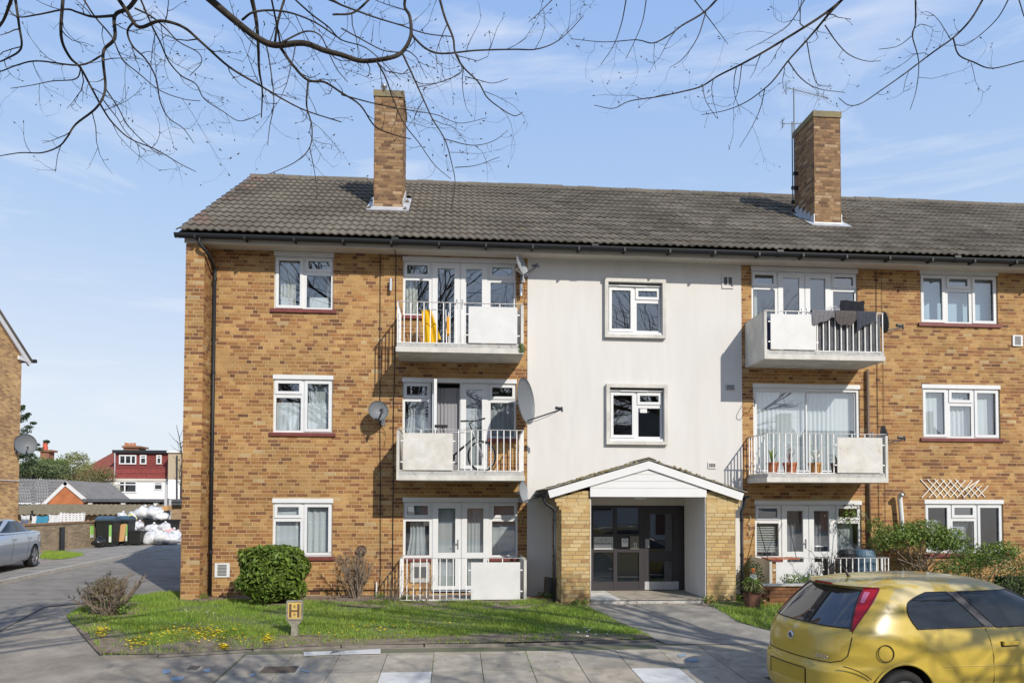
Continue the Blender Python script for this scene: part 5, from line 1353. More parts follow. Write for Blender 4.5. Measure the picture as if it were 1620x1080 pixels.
mb = MB(); 
for k in range(9): mb.tube([(10.9+random.gauss(0,.2),-1.15,0),(10.9+random.gauss(0,.4),-1.15,.6),(10.9+random.gauss(0,.5),-1.18,1.0)], .010, 5)
mb.obj('branches', twig_m, t)
t = plant('clipped_hedge', (13.2,-1.6,0), 'dark green clipped hedge running behind the yellow car', 'hedge')
for k in range(7): leafball('leaves', (10.9+k*.92,-1.7,.42), (.62,.55,.50), 3000, .05, leaf_hedge, t, smoothshape=4, jitter=.15)
mb = MB(); mb.box(10.9,16.3,-1.85,-1.55,.0,.5); mb.obj('dark_core', mat('hedge_core', (.018,.022,.010), 1), t)  # solid dark box added as the hedge's shaded inside, stops see-through
# blue barrel
t = thing('water_barrel', (8.62,-.55,0), 'blue plastic barrel standing behind the right ground floor railing', 'barrel'); mb = MB(); mb.lathe((8.72,-.55,.02),(0,0,1),[(.001,0),(.22,0),(.25,.1),(.25,.5),(.26,.52),(.26,.56),(.25,.58),(.25,.85),(.21,.95),(.18,.97),(.001,.97)],22); mb.obj('barrel', mat('blue_drum', (.07,.12,.17), .55, var=.2, scale=6), t, smooth=False)
t = thing('black_bin', (8.42,-.5,0), 'black bin beside the blue barrel', 'bin'); mb = MB(); mb.lathe((8.36,-.55,.02),(0,0,1),[(.001,0),(.16,0),(.19,.86),(.2,.88),(.15,.96),(.001,.98)],18); mb.obj('bin', black_plastic, t)
t = thing('garden_stake', (6.75,-.6,.75), 'thin dark poles leaning against the ground floor window with the blind', 'pole')
mb = MB(); mb.tube([(6.62,-.55,.78),(6.62,-.06,1.55)], .010, 5); mb.obj('pole', black_plastic, t)
mb = MB(); mb.tube([(7.1,-.85,.8),(7.28,-.1,1.62)], .008, 5); mb.obj('pole', black_plastic, t)
t = thing('garden_stake', (8.6,-.4,.8), 'thin dark pole leaning on the window beside the blue barrel', 'pole')
mb = MB(); mb.tube([(8.45,-.1,1.35),(8.7,-.7,.82)], .008, 5); mb.obj('pole', black_plastic, t)
t = thing('tile_shelf', (6.8,-.9,.8), 'row of terracotta tiles capping the end panel of the right ground floor balcony', 'shelf'); mb = MB()
for k in range(4): mb.box(6.40+k*.17,6.56+k*.17,-1.06,-.72,.815+.004*(k%2),.838+.004*(k%2))
mb.obj('tile', terracotta, t)
# ================================================================== cars
def interp_levels(levels, dz=.0125):
    L = np.array(levels, float); zs = np.arange(L[0,0], L[-1,0]+1e-6, dz); out = [zs]
    for k in range(1, L.shape[1]):
        # monotone cubic (pchip-like) interpolation
        x, y = L[:,0], L[:,k]; h = np.diff(x); d = np.diff(y)/h; m = np.zeros_like(y); m[0], m[-1] = d[0], d[-1]
        for i in range(1, len(x)-1): m[i] = 0 if d[i-1]*d[i] <= 0 else 2*d[i-1]*d[i]/(d[i-1]+d[i])
        i = np.clip(np.searchsorted(x, zs)-1, 0, len(x)-2); t = (zs-x[i])/h[i]
        out.append((2*t**3-3*t**2+1)*y[i]+(t**3-2*t**2+t)*h[i]*m[i]+(-2*t**3+3*t**2)*y[i+1]+(t**3-t**2)*h[i]*m[i+1])
    return np.stack(out, 1)
class CarShell:
    def __init__(s, levels, n=360): s.L = interp_levels(levels); s.n = n
    def lv(s, z): return [np.interp(z, s.L[:,0], s.L[:,k]) for k in range(1, s.L.shape[1])]
    def ring(s, row):
        z, xr, xf, w, e, rnd = row; xc, a = (xr+xf)/2, (xf-xr)/2
        th = np.linspace(-math.pi, math.pi, 4001); c, q = np.cos(th), np.sin(th)
        x = xc+a*np.sign(c)*np.abs(c)**(2/e); y = w*np.sign(q)*np.abs(q)**(2/e)
        # crowned ends: bow the rear in plan
        x = x + rnd*(np.abs(y)/w)**2*np.where(c < 0, 1, -1)*np.abs(c)
        d = np.concatenate([[0], np.cumsum(np.hypot(np.diff(x), np.diff(y)))]); t = np.linspace(0, d[-1], s.n+1)[:-1]
        return np.stack([np.interp(t, d, x), np.interp(t, d, y), np.full(s.n, z)], 1)
    def build(s):
        R_ = [s.ring(r) for r in s.L]; V = np.concatenate(R_); k, n = len(R_), s.n
        i, j = np.meshgrid(np.arange(k-1), np.arange(n), indexing='ij'); F = np.stack([i*n+j, i*n+(j+1)%n, (i+1)*n+(j+1)%n, (i+1)*n+j], -1).reshape(-1, 4)
        return V, F
    def rear(s, y, z):
        xr, xf, w, e, rnd = s.lv(z); xc, a = (xr+xf)/2, (xf-xr)/2; t = min(abs(y)/w, .999); c = (1-t**e)**(1/e)
        return Vector((xc-a*c+rnd*t*t*(c**(e/2)), y, z))
    def side(s, x, z, sgn=-1):
        xr, xf, w, e, rnd = s.lv(z); xc, a = (xr+xf)/2, (xf-xr)/2; t = min(abs(x-xc)/a, .999)
        return Vector((x, sgn*w*(1-t**e)**(1/e), z))
def car_parts(shell, classify, names_mats, T, parent, arches):
    V, F = shell.build(); C = V[F].mean(1); N = np.cross(V[F[:,2]]-V[F[:,0]], V[F[:,3]]-V[F[:,1]]); N /= np.linalg.norm(N,axis=1)[:,None]+1e-12
    cls = classify(C, N); cut = np.zeros(len(F), bool)
    for ax, az, ar in arches: cut |= (np.hypot(C[:,0]-ax, C[:,2]-az) < ar) & (np.abs(C[:,1]) > .45)
    VW = [T @ Vector(v) for v in V.tolist()]
    objs = {}
    for key, (nm, m) in names_mats.items():
        sel = F[(cls == key) & ~cut]
        if not len(sel): continue
        used, inv = np.unique(sel, return_inverse=True); inv = inv.reshape(sel.shape)
        mb = MB(); mb.add([VW[i] for i in used], [tuple(q) for q in inv.tolist()])
        if key == 0: nn_ = shell.n; mb.add([VW[len(VW)-nn_+i] for i in range(nn_)], [tuple(range(nn_))])
        objs[key] = mb.obj(nm, m, parent, smooth=True)
    return objs
def _arc(ring):
    q = np.vstack([ring, ring[:1]]); return q, np.concatenate([[0], np.cumsum(np.hypot(*np.diff(q[:,:2], axis=0).T))])
def patch(shell, T, z0, z1, lo, hi, name, m, parent, off=.004, nz=24, nu=24, border=None, bw=.02, rear=False):
    """a panel lying on the shell between two edges; lo/hi give (kind, value, sign) at a height: 'r' = y on the rear, 's' = x on a side, 'f' = y on the front"""
    xs = shell.L
    G_ = []
    for z in np.linspace(z0, z1, nz+1):
        row = [np.interp(z, xs[:,0], xs[:,k]) for k in range(6)]; n_, shell.n = shell.n, 3000; ring = shell.ring(row); shell.n = n_; q, d = _arc(ring)
        xm = (row[1]+row[2])/2
        def at(spec):
            kind, val, sg = spec
            if kind == 's': ok = (np.sign(ring[:,1]) == sg); key = np.abs(ring[:,0]-val)+(np.abs(ring[:,1]) < .3*row[3])*9
            elif kind == 'r': ok = ring[:,0] < xm; key = np.abs(ring[:,1]-val)
            else: ok = ring[:,0] > xm; key = np.abs(ring[:,1]-val)
            key = np.where(ok, key, 99); i = int(np.argmin(key)); return d[i]
        a_, b_ = at(lo(z)), at(hi(z)); tot = d[-1]
        if b_ < a_: b_ += tot
        if b_-a_ > tot/2: a_, b_ = b_, a_+tot
        t = np.linspace(a_, b_, nu+1) % tot
        P = np.stack([np.interp(t, d, q[:,0]), np.interp(t, d, q[:,1]), np.full(nu+1, z)], 1); G_.append(P)
    G_ = np.array(G_); dz_, du_ = np.gradient(G_, axis=0), np.gradient(G_, axis=1); N_ = np.cross(du_, dz_); N_ /= np.linalg.norm(N_, axis=2)[:,:,None]+1e-12
    cen = np.array([(xs[0,1]+xs[0,2])/2, 0, .7]); fl = np.sign(((G_-cen)*N_).sum(2)); 
    if fl.mean() < 0: N_ = -N_
    O = G_+N_*off; w = nu+1; mb = MB()
    quads = [(j*w+i, j*w+i+1, (j+1)*w+i+1, (j+1)*w+i) for j in range(nz) for i in range(nu)]
    mb.add([T @ Vector(p) for p in O.reshape(-1,3).tolist()], quads if fl.mean() >= 0 else [f[::-1] for f in quads])
    o = mb.obj(name, m, parent, smooth=True)
    if border:
        loop = [O[0,i] for i in range(nu+1)]+[O[j,nu] for j in range(1,nz+1)]+[O[nz,i] for i in range(nu-1,-1,-1)]+[O[j,0] for j in range(nz-1,-1,-1)]
        mb = MB(); mb.tube([T @ Vector(p) for p in loop], bw, 6); mb.obj('seal', border, o)
    return o
def wheel(parent, T, c, r, w, sgn, spokes=5, hub=.66, rimm=None):
    mb = MB(); c = Vector(c); ax = Vector((0,sgn,0))
    mb.lathe(c-ax*w/2, ax, [(r*.6,0),(r*.9,0),(r*.985,w*.12),(r,w*.3),(r,w*.7),(r*.985,w*.88),(r*.9,w),(r*hub,w),(r*hub,w*.6)], 40)
    mb.v = [tuple(T @ Vector(v)) for v in mb.v]; wh = mb.obj('wheel', MATS['tyre_rubber'], parent, smooth=True)
    mb = MB(); mb.lathe(c+ax*(w*.5-.035), ax, [(.001,-.03),(r*hub*.85,-.03)], 32, 1); mb.lathe(c+ax*(w*.5-.03), ax, [(r*hub*.9,-.03),(r*hub*.93,.024),(r*hub,.027)], 32)
    for k in range(spokes):
        a = 2*math.pi*k/spokes+.3; d = Vector((math.cos(a),0,math.sin(a))); t = Vector((-math.sin(a),0,math.cos(a)))
        for o in (-.16, .16):
            mb.obox(c+ax*(w*.5-.02)+d*r*hub*.52+t*o*r*hub*.6, d*r*hub*.42, t*r*hub*.09, ax*.014)
    mb.lathe(c+ax*(w*.5-.03), ax, [(r*.17,0),(r*.16,.03),(.001,.035)], 16)
    mb.v = [tuple(T @ Vector(v)) for v in mb.v]; mb.obj('rim', [rimm or MATS['dark_alloy'], MATS['wheel_dark']], wh)
mat('dark_alloy', (.20,.20,.21), .35, metal=.8); mat('wheel_dark', (.01,.01,.01), .9)
car_glass = glass('car_glass', refl=.065, thru=.0, body=(.012,.015,.018))
car_glass2 = glass('rear_screen_glass', refl=.12, thru=.0, body=(.02,.022,.024))
trim = mat('car_black_trim', (.02,.02,.023), .5)
bpil = mat('pillar_plastic', (.05,.048,.058), .5)
def faded_paint(name, col, pale, coat=.6, amount=.62, th=.60):
    m = mat(name, col, .32, col2=tuple(c*1.12 for c in col), scale=1.6, coat=coat, spec=.5, grime=.07, gscale=3.5)
    N, L = m.node_tree.nodes, m.node_tree.links; b = N['Principled BSDF']; src = b.inputs['Base Color'].links[0].from_socket
    tc = N.new('ShaderNodeNewGeometry'); n = N.new('ShaderNodeTexNoise'); n.inputs['Scale'].default_value = 1.9; n.inputs['Detail'].default_value = 5; n.inputs['Distortion'].default_value = .9
    L.new(tc.outputs['Position'], n.inputs['Vector'])
    sep = N.new('ShaderNodeSeparateXYZ'); L.new(tc.outputs['Position'], sep.inputs[0])
    up = N.new('ShaderNodeMapRange'); up.inputs['From Min'].default_value = .55; up.inputs['From Max'].default_value = 1.05; up.inputs['To Min'].default_value = -.06; up.inputs['To Max'].default_value = .16
    L.new(sep.outputs['Z'], up.inputs['Value'])
    ad = N.new('ShaderNodeMath'); L.new(n.outputs['Fac'], ad.inputs[0]); L.new(up.outputs['Result'], ad.inputs[1])
    r = N.new('ShaderNodeMapRange'); r.inputs['From Min'].default_value = th; r.inputs['From Max'].default_value = th+.03; r.inputs['To Max'].default_value = amount; L.new(ad.outputs[0], r.inputs['Value'])
    mx = N.new('ShaderNodeMixRGB'); L.new(r.outputs['Result'], mx.inputs['Fac']); L.new(src, mx.inputs['Color1']); mx.inputs['Color2'].default_value = (*pale,1); L.new(mx.outputs['Color'], b.inputs['Base Color'])
    rr = N.new('ShaderNodeMapRange'); rr.inputs['To Min'].default_value = .30; rr.inputs['To Max'].default_value = .7; L.new(r.outputs['Result'], rr.inputs['Value']); L.new(rr.outputs['Result'], b.inputs['Roughness'])
    cw = N.new('ShaderNodeMapRange'); cw.inputs['To Min'].default_value = coat; cw.inputs['To Max'].default_value = 0; L.new(r.outputs['Result'], cw.inputs['Value']); L.new(cw.outputs['Result'], b.inputs['Coat Weight'])
    return m
# ---- yellow hatchback
CX, CY, CA, CZ = 3.62, -7.62, R(8.6), -.34
T = Matrix.Translation((CX, CY, CZ)) @ Matrix.Rotation(CA, 4, 'Z')
hb = thing('hatchback_car', (CX+2, CY+.3, CZ), 'faded yellow hatchback car with peeling lacquer seen from behind', 'car')
yp = faded_paint('yellow_car_paint', (.475,.345,.050), (.49,.44,.30))
#        z    rear  front  halfw  exp  bow
HL = [(0.18, 0.12, 4.05, 0.7, 5.0, 0.1), (0.26, 0.03, 4.1, 0.79, 5.0, 0.14), (0.4, 0.0, 4.13, 0.835, 5.0, 0.17), (0.55, 0.0, 4.12, 0.845, 5.0, 0.18), (0.6, 0.015, 4.1, 0.845, 5.0, 0.18), (0.64, 0.045, 4.08, 0.843, 5.0, 0.18), (0.75, 0.055, 4.03, 0.84, 5.2, 0.17), (0.86, 0.075, 3.82, 0.825, 5.2, 0.16), (0.93, 0.1, 3.55, 0.808, 5.2, 0.15), (0.99, 0.15, 3.32, 0.785, 5.2, 0.14), (1.1, 0.26, 3.08, 0.745, 5.2, 0.13), (1.25, 0.42, 2.76, 0.69, 5.2, 0.12), (1.36, 0.545, 2.52, 0.635, 5.0, 0.11), (1.41, 0.61, 2.4, 0.59, 4.6, 0.1), (1.45, 0.76, 2.26, 0.51, 4.0, 0.08), (1.475, 1.0, 2.1, 0.4, 3.4, 0.05), (1.488, 1.25, 1.9, 0.25, 3.0, 0.02), (1.492, 1.5, 1.72, 0.06, 2.4, 0.0)]
hs_ = CarShell(HL, 420)
def hclass(C, N): return np.zeros(len(C), int)
objs = car_parts(hs_, hclass, {0:('body', yp)}, T, hb, [(.80,.30,.365),(3.30,.30,.365)])
lampm = mat('tail_lamp_red', (.34,.006,.012), .2, coat=.3, spec=.4); pinkm = mat('pink_lens', (.46,.14,.24), .2, coat=.3)
ZW = 1.005                                        # waist
yw = lambda z: .615-.185*(z-ZW)/(1.37-ZW)
patch(hs_, T, ZW, 1.365, lambda z: ('r', -yw(z), 0), lambda z: ('r', yw(z), 0), 'rear_window', car_glass2, hb, .004, border=trim, bw=.007)
bx = lambda z: 1.82-.34*(z-ZW)/(1.36-ZW)
q0 = lambda z: 1.0-.06*math.sin(math.pi*min(max((z-ZW)/.30,0),1))+.26*max(0,(z-1.24)/.12)**2
xfz = lambda z: float(np.interp(z, hs_.L[:,0], hs_.L[:,2]))
for sg in (-1, 1):
    lx = lambda z: float(np.interp(z, hs_.L[:,0], hs_.L[:,1]))+.20-.02*max(0,(z-1.20)/.19)
    tl = patch(hs_, T, .985, 1.385, lambda z: ('r', sg*(yw(max(z,ZW))+.012), 0), lambda z: ('s', lx(z), sg), 'tail_lamp', lampm, hb, .009, border=mat('lamp_rim', (.16,.008,.03), .3) if 'lamp_rim' not in MATS else MATS['lamp_rim'], bw=.008)
    patch(hs_, T, 1.24, 1.345, lambda z: ('r', sg*(yw(z)+.03), 0), lambda z: ('s', lx(z)-.05, sg), 'reverse_lens', pinkm, tl, .016, nz=8, nu=8)
    patch(hs_, T, ZW-.005, 1.352, lambda z: ('s', q0(z), sg), lambda z: ('s', bx(z), sg), 'side_window', car_glass, hb, .004, border=trim, bw=.007)
    patch(hs_, T, ZW-.015, 1.352, lambda z: ('s', bx(z)+.012, sg), lambda z: ('s', bx(z)+.125, sg), 'door_pillar', bpil, hb, .005, nu=6)
    patch(hs_, T, ZW-.015, 1.352, lambda z: ('s', bx(z)+.13, sg), lambda z: ('s', xfz(z)-.22, sg), 'door_window', car_glass, hb, .004, border=trim, bw=.007)
wsy = lambda z: .60-.12*(z-1.02)/.34
patch(hs_, T, 1.02, 1.365, lambda z: ('f', -wsy(z), 0), lambda z: ('f', wsy(z), 0), 'windscreen', car_glass, hb, .004, border=trim, bw=.007)
body = objs[0]
def seam(pts, name, m, parent, r=.006, sub=6):
    mb = MB(); mb.tube([T @ p for p in pts], r, 5); return mb.obj(name, m, parent)
gapm = mat('panel_gap', (.03,.025,.012), .8)
hat = [hs_.rear(y, z) for z, y in [(.985, -.64)] + [(z, -.665+.0*(z)) for z in (.90,.80)]] + [hs_.rear(y, z) for y, z in ((-.66,.74),(-.62,.685),(-.54,.655))] + [hs_.rear(y, .652) for y in np.linspace(-.45,.45,10)] + [hs_.rear(y, z) for y, z in ((.54,.655),(.62,.685),(.66,.74),(.665,.80),(.665,.90),(.64,.985))]
seam(hat, 'hatch_gap', gapm, body)
seam([hs_.side(x, z) for x, z in ((.20,.640),(.26,.625),(.32,.60),(.38,.565),(.44,.52))], 'bumper_gap', gapm, body, .0055)
seam([hs_.side(x, z) for x, z in ((1.83,.985),(1.855,.86),(1.875,.70),(1.875,.45),(1.82,.30))], 'door_gap', gapm, body, .0055)
# spoiler lip with high brake light
mb = MB(); ys = np.linspace(-.56,.56,17); vs = []
for y in ys:
    p = hs_.rear(y, 1.395); k = 1-.35*(abs(y)/.56)**4; b = .05*(abs(y)/.56)**2
    vs += [T @ Vector((p.x-.105*k+b, y, 1.405)), T @ Vector((p.x+.02, y, 1.365)), T @ Vector((p.x+.22, y, 1.452-.045*(abs(y)/.56)**2)), T @ Vector((p.x-.08*k+b, y, 1.425))]
mb.add(vs, [f for i in range(16) for f in ((4*i,4*i+1,4*i+5,4*i+4),(4*i+2,4*i+3,4*i+7,4*i+6),(4*i+3,4*i,4*i+4,4*i+7))]+[(0,3,2,1),(64,65,66,67)]); sp = mb.obj('spoiler', yp, body, smooth=False)
mb = MB(); p = hs_.rear(0,1.395); c = T @ Vector((p.x-.098,0,1.412)); mb.obox(c, T.to_3x3() @ Vector((.006,0,0)), T.to_3x3() @ Vector((0,.14,0)), (0,0,.009)); mb.obj('brake_light', MATS['tail_lamp_red'], body)
# badge, lettering, plate recess, flap, handle, aerial
M3 = T.to_3x3(); back = M3 @ Vector((-1,0,0))
p = T @ (hs_.rear(0,.845)); mb = MB(); mb.lathe(p, back, [(.001,.012),(.030,.012),(.034,.016),(.046,.012),(.048,.0)], 24); bd = mb.obj('badge', mat('chrome', (.62,.63,.66), .15, metal=1), body, smooth=True)
mb = MB(); mb.lathe(p+back*.0135, back, [(.001,0),(.027,0)], 20); mb.obj('badge_centre', mat('badge_blue', (.06,.07,.16), .3), bd)
me = text_mesh('Punto', .10, .003); me.materials.append(MATS['chrome']); p = hs_.rear(-.43,.715); o = put('lettering', me, body); o.matrix_parent_inverse = Matrix.Identity(4); o.parent = body
o.matrix_basis = T @ Matrix.Translation(p+Vector((-.006,0,0))) @ Matrix(((.13,.06,-1,0),(-.99,0,-.13,0),(0,1,.06,0),(0,0,0,1)))
mb = MB(); 
for (z0, z1, m_) in ((.40,.545,0),):
    q = [T @ (hs_.rear(y, z)+Vector((-.004,0,0))) for z in (z0, z1) for y in np.linspace(-.30,.30,9)]; mb.add(q, [(i,i+1,9+i+1,9+i) for i in range(8)])
mb.obj('number_plate', mat('blank_plate', (.42,.31,.035), .5), body)
seam([hs_.rear(y, z)+Vector((-.003,0,0)) for y, z in [(-.31,.39)]+[(-.31,.555)]+[(y,.558) for y in np.linspace(-.28,.28,8)]+[(.31,.555),(.31,.39)]], 'plate_recess', gapm, body, .006)
fc = (.60, .775); seam([hs_.side(fc[0]+.083*math.cos(t), fc[1]+.083*math.sin(t)) for t in np.linspace(0,2*math.pi,30)], 'fuel_flap', gapm, body, .005)
p = T @ hs_.side(2.09,.83); mb = MB(); ox, oy = M3 @ Vector((1,0,0)), M3 @ Vector((0,-1,0)); mb.obox(p+oy*.022, ox*.10, oy*.014, Vector((0,0,.02))); mb.obj('door_handle', yp, body)
mb = MB(); mb.obox(p+oy*.002+Vector((0,0,-.012)), ox*.11, oy*.004, Vector((0,0,.03))); mb.obj('handle_recess', gapm, body)
p = T @ Vector((.86,.06,1.458)); mb = MB(); mb.tube([p, p+Vector((-.02,0,.03)), p+M3 @ Vector((-.10,0,.14))], [.022,.012,.005], 8); mb.obj('aerial', trim, hb)
seam([hs_.side(x, .615+.012*math.sin(x*2)) for x in np.linspace(1.25,3.0,10)], 'side_crease', yp, body, .006)
# underside, arches, wheels
mb = MB(); mb.add([T @ Vector(v) for v in ((.2,-.74,.2),(3.9,-.74,.2),(3.9,.74,.2),(.2,.74,.2))], [(0,1,2,3)])
for ax_ in (.80, 3.30):
    for s in (-1, 1):
        pts = [Vector((ax_+.375*math.cos(t), 0, .30+.375*math.sin(t))) for t in np.linspace(-.3, math.pi+.3, 17)]
        vs = [T @ Vector((p.x, s*(.80 if k else .5), p.z)) for k in (0,1) for p in pts]; mb.add(vs, [(i,i+1,18+i,17+i) for i in range(16)]+[tuple(range(17))])
mb.obj('wheel_housing', mat('underbody', (.012,.012,.012), .9), hb)
for ax_ in (.80, 3.30):
    for s in (-1, 1): wheel(hb, T, (ax_, s*.72, .30), .30, .20, s)
seam([hs_.side(.80+.367*math.cos(t), .30+.367*math.sin(t)) for t in np.linspace(.1, math.pi-.1, 24)], 'arch_lip', yp, body, .012)
for s in (-1, 1):
    p = T @ Vector((3.02, s*.84, 1.0)); mb = MB(); mb.obox(p, M3 @ Vector((.05,0,0)), M3 @ Vector((0,.09,0)), (0,0,.065)); mb.obj('door_mirror', yp, hb)
for s in (-1, 1):
    p = hs_.lv(.72); mb = MB(); mb.obox(T @ Vector((3.78, s*.58, .74)), M3 @ Vector((.16,-.09*s,0)), M3 @ Vector((.02,.10,0)), (0,0,.08)); mb.obj('headlamp', upvc, hb)

# ---- silver saloon on the far footway
gp = PG(48,899); GA = R(90+10.5-180)          # it points back towards the viewer
# car axis: rear at the far end
hd = Vector((math.sin(R(10.5)), -math.cos(R(10.5)), 0))
side_off = Vector((hd.y, -hd.x, 0))            # right-hand side of travel
rear = Vector((gp.x, gp.y, .05)) - hd*1.20
ang = math.atan2(hd.y, hd.x)
lft = Vector((-math.sin(ang), math.cos(ang), 0))
T = Matrix.Translation(rear - lft*.80) @ Matrix.Rotation(ang, 4, 'Z')
M3 = T.to_3x3()
sal = thing('saloon_car', rear+hd*2-lft*.8, 'silver blue saloon car parked on the footway beside the brick wall', 'car')
sp_ = mat('silver_paint', (.36,.40,.46), .25, metal=.35, coat=.8, spec=.5)
GLv = [(.20,.20,4.75,.80,5,.12),(.30,.08,4.86,.88,5,.18),(.45,.02,4.90,.915,5,.20),(.62,.0,4.90,.92,5,.20),(.74,.01,4.82,.92,5.2,.20),(.86,.03,4.50,.91,5.2,.20),(.95,.05,3.9,.89,5.2,.18),(1.02,.12,3.45,.86,5,.16),(1.065,.55,3.28,.80,5,.10),
       (1.10,.95,3.15,.765,5,.08),(1.22,1.18,2.86,.71,5,.07),(1.34,1.48,2.56,.64,4.8,.06),(1.40,1.72,2.38,.57,4.4,.04),(1.435,1.95,2.22,.42,3.6,.02),(1.445,2.05,2.15,.2,3,0)]
gs = CarShell(GLv, 300)
def gclass(C, N): return np.zeros(len(C), int)
og = car_parts(gs, gclass, {0:('body', sp_)}, T, sal, [(1.20,.32,.37),(4.05,.32,.37)])
grx = lambda z: float(np.interp(z, gs.L[:,0], gs.L[:,1])); gfx = lambda z: float(np.interp(z, gs.L[:,0], gs.L[:,2]))
for sg in (-1, 1):
    patch(gs, T, 1.075, 1.36, lambda z: ('s', grx(z)+.26, sg), lambda z: ('s', 2.05, sg), 'rear_door_window', car_glass, sal, .004, border=trim, bw=.008)
    patch(gs, T, 1.075, 1.36, lambda z: ('s', 2.12, sg), lambda z: ('s', gfx(z)-.20, sg), 'front_door_window', car_glass, sal, .004, border=trim, bw=.008)
    patch(gs, T, .74, .90, lambda z: ('r', sg*.48, 0), lambda z: ('s', .30, sg), 'tail_lamp', lampm, sal, .006, nz=8)
gy = lambda z: .62-.10*(z-1.1)/.27
patch(gs, T, 1.12, 1.37, lambda z: ('r', -gy(z), 0), lambda z: ('r', gy(z), 0), 'rear_window', car_glass2, sal, .004)
patch(gs, T, 1.09, 1.37, lambda z: ('f', -gy(z), 0), lambda z: ('f', gy(z), 0), 'windscreen', car_glass, sal, .004)
mb = MB(); mb.tube([T @ gs.side(x, 1.02, 1) for x in np.linspace(.75,3.3,14)], .010, 5); mb.tube([T @ gs.side(x, .27, 1) for x in np.linspace(1.5,3.5,8)], .014, 5); mb.obj('chrome_strip', MATS['chrome'], og[0])
mb = MB()
for xs in (1.72, 2.80): mb.tube([T @ gs.side(xs+.04*math.sin(k), z, 1) for k, z in enumerate(np.linspace(.30,1.0,8))], .005, 5)
mb.obj('door_gap', gapm, og[0])
mb = MB(); 
for xs in (1.62, 2.70):
    p = T @ gs.side(xs, .88, 1); mb.obox(p+M3 @ Vector((0,.02,0)), M3 @ Vector((.10,0,0)), M3 @ Vector((0,.014,0)), (0,0,.016))
mb.obj('door_handle', sp_, og[0])
mb = MB(); mb.add([T @ Vector(v) for v in ((.3,-.8,.22),(4.7,-.8,.22),(4.7,.8,.22),(.3,.8,.22))], [(0,1,2,3)])
for ax_ in (1.20, 4.05):
    for s in (-1, 1):
        pts = [Vector((ax_+.375*math.cos(t), 0, .32+.375*math.sin(t))) for t in np.linspace(-.3, math.pi+.3, 17)]; vs = [T @ Vector((p.x, s*(.87 if k else .5), p.z)) for k in (0,1) for p in pts]; mb.add(vs, [(i,i+1,18+i,17+i) for i in range(16)]+[tuple(range(17))])
mb.obj('wheel_housing', MATS['underbody'], sal)
for ax_ in (1.20, 4.05):
    for s in (-1, 1): wheel(sal, T, (ax_, s*.80, .33), .33, .22, s, 5, .74, mat('mid_alloy', (.30,.30,.31), .35, metal=.7) if 'mid_alloy' not in MATS else MATS['mid_alloy'])
# ================================================================== beyond the side road
def brick_tex(name, axis, c1, c2, mc, scale=1.0):
    m = bpy.data.materials.new(name); m.use_nodes = True; N, L = m.node_tree.nodes, m.node_tree.links; b = N['Principled BSDF']; b.inputs['Roughness'].default_value = .9
    g = N.new('ShaderNodeNewGeometry'); s = N.new('ShaderNodeSeparateXYZ'); c = N.new('ShaderNodeCombineXYZ'); L.new(g.outputs['Position'], s.inputs[0])
    L.new(s.outputs[axis], c.inputs['X']); L.new(s.outputs['Z'], c.inputs['Y'])
    t = N.new('ShaderNodeTexBrick'); L.new(c.outputs[0], t.inputs['Vector']); t.inputs['Scale'].default_value = 1/scale
    for k, v in (('Brick Width',.225),('Row Height',.075),('Mortar Size',.006),('Bias',-.1)): t.inputs[k].default_value = v
    t.inputs['Color1'].default_value = (*c1,1); t.inputs['Color2'].default_value = (*c2,1); t.inputs['Mortar'].default_value = (*mc,1)
    n = N.new('ShaderNodeTexNoise'); n.inputs['Scale'].default_value = 1.3; n.inputs['Detail'].default_value = 6; L.new(g.outputs['Position'], n.inputs['Vector'])
    mx = N.new('ShaderNodeMixRGB'); mx.blend_type = 'OVERLAY'; mx.inputs['Fac'].default_value = .5; L.new(t.outputs['Color'], mx.inputs['Color1']); L.new(n.outputs['Fac'], mx.inputs['Color2']); L.new(mx.outputs['Color'], b.inputs['Base Color'])
    bp = N.new('ShaderNodeBump'); bp.inputs['Strength'].default_value = .6; bp.inputs['Distance'].default_value = .01; bp.invert = True; L.new(t.outputs['Fac'], bp.inputs['Height']); L.new(bp.outputs['Normal'], b.inputs['Normal'])
    return m
bt_y = brick_tex('buff_brickwork', 'Y', (.60,.37,.15), (.28,.13,.06), (.50,.38,.24)); bt_x = brick_tex('buff_brickwork_front', 'X', (.60,.37,.15), (.28,.13,.06), (.50,.38,.24))
old_y = brick_tex('old_wall_brick', 'Y', (.34,.25,.15), (.20,.14,.085), (.30,.25,.18)); old_x = brick_tex('old_wall_brick_front', 'X', (.40,.27,.15), (.24,.15,.085), (.33,.27,.19))
red_x = brick_tex('orange_brick', 'X', (.50,.16,.055), (.42,.13,.045), (.42,.22,.12))
nb = thing('neighbour_block', (-21,7,0), 'neighbouring brick block with white bargeboards seen at its gable end', 'building')
NX, N0, N1 = -15.75, 1.9, 12.0; NR = (N0+N1)/2; NZ = 7.3; NH = NZ+.7*(N1-N0)/2
mb = MB(); mb.prism([(NX,N0,-.2),(NX,N1,-.2),(NX,N1,NZ),(NX,NR,NH),(NX,N0,NZ)], (-12,0,0)); mb.obj('wall', bt_y, nb)
mb = MB()
for s, y in ((-1,N0),(1,N1)):
    e = Vector((0, (y-NR), NZ-NH)).normalized(); a, b = Vector((NX+.12,NR,NH+.14)), Vector((NX+.12,y,NZ+.14))+e*.55; q = Vector((0,-e.z,e.y)); q = q if q.z > 0 else -q
    mb.prism([a, b, b+q*.09, a+Vector((0,0,.11))], (-12.4,0,0))
mb.obj('roof', tile_m, nb)
mb = MB()
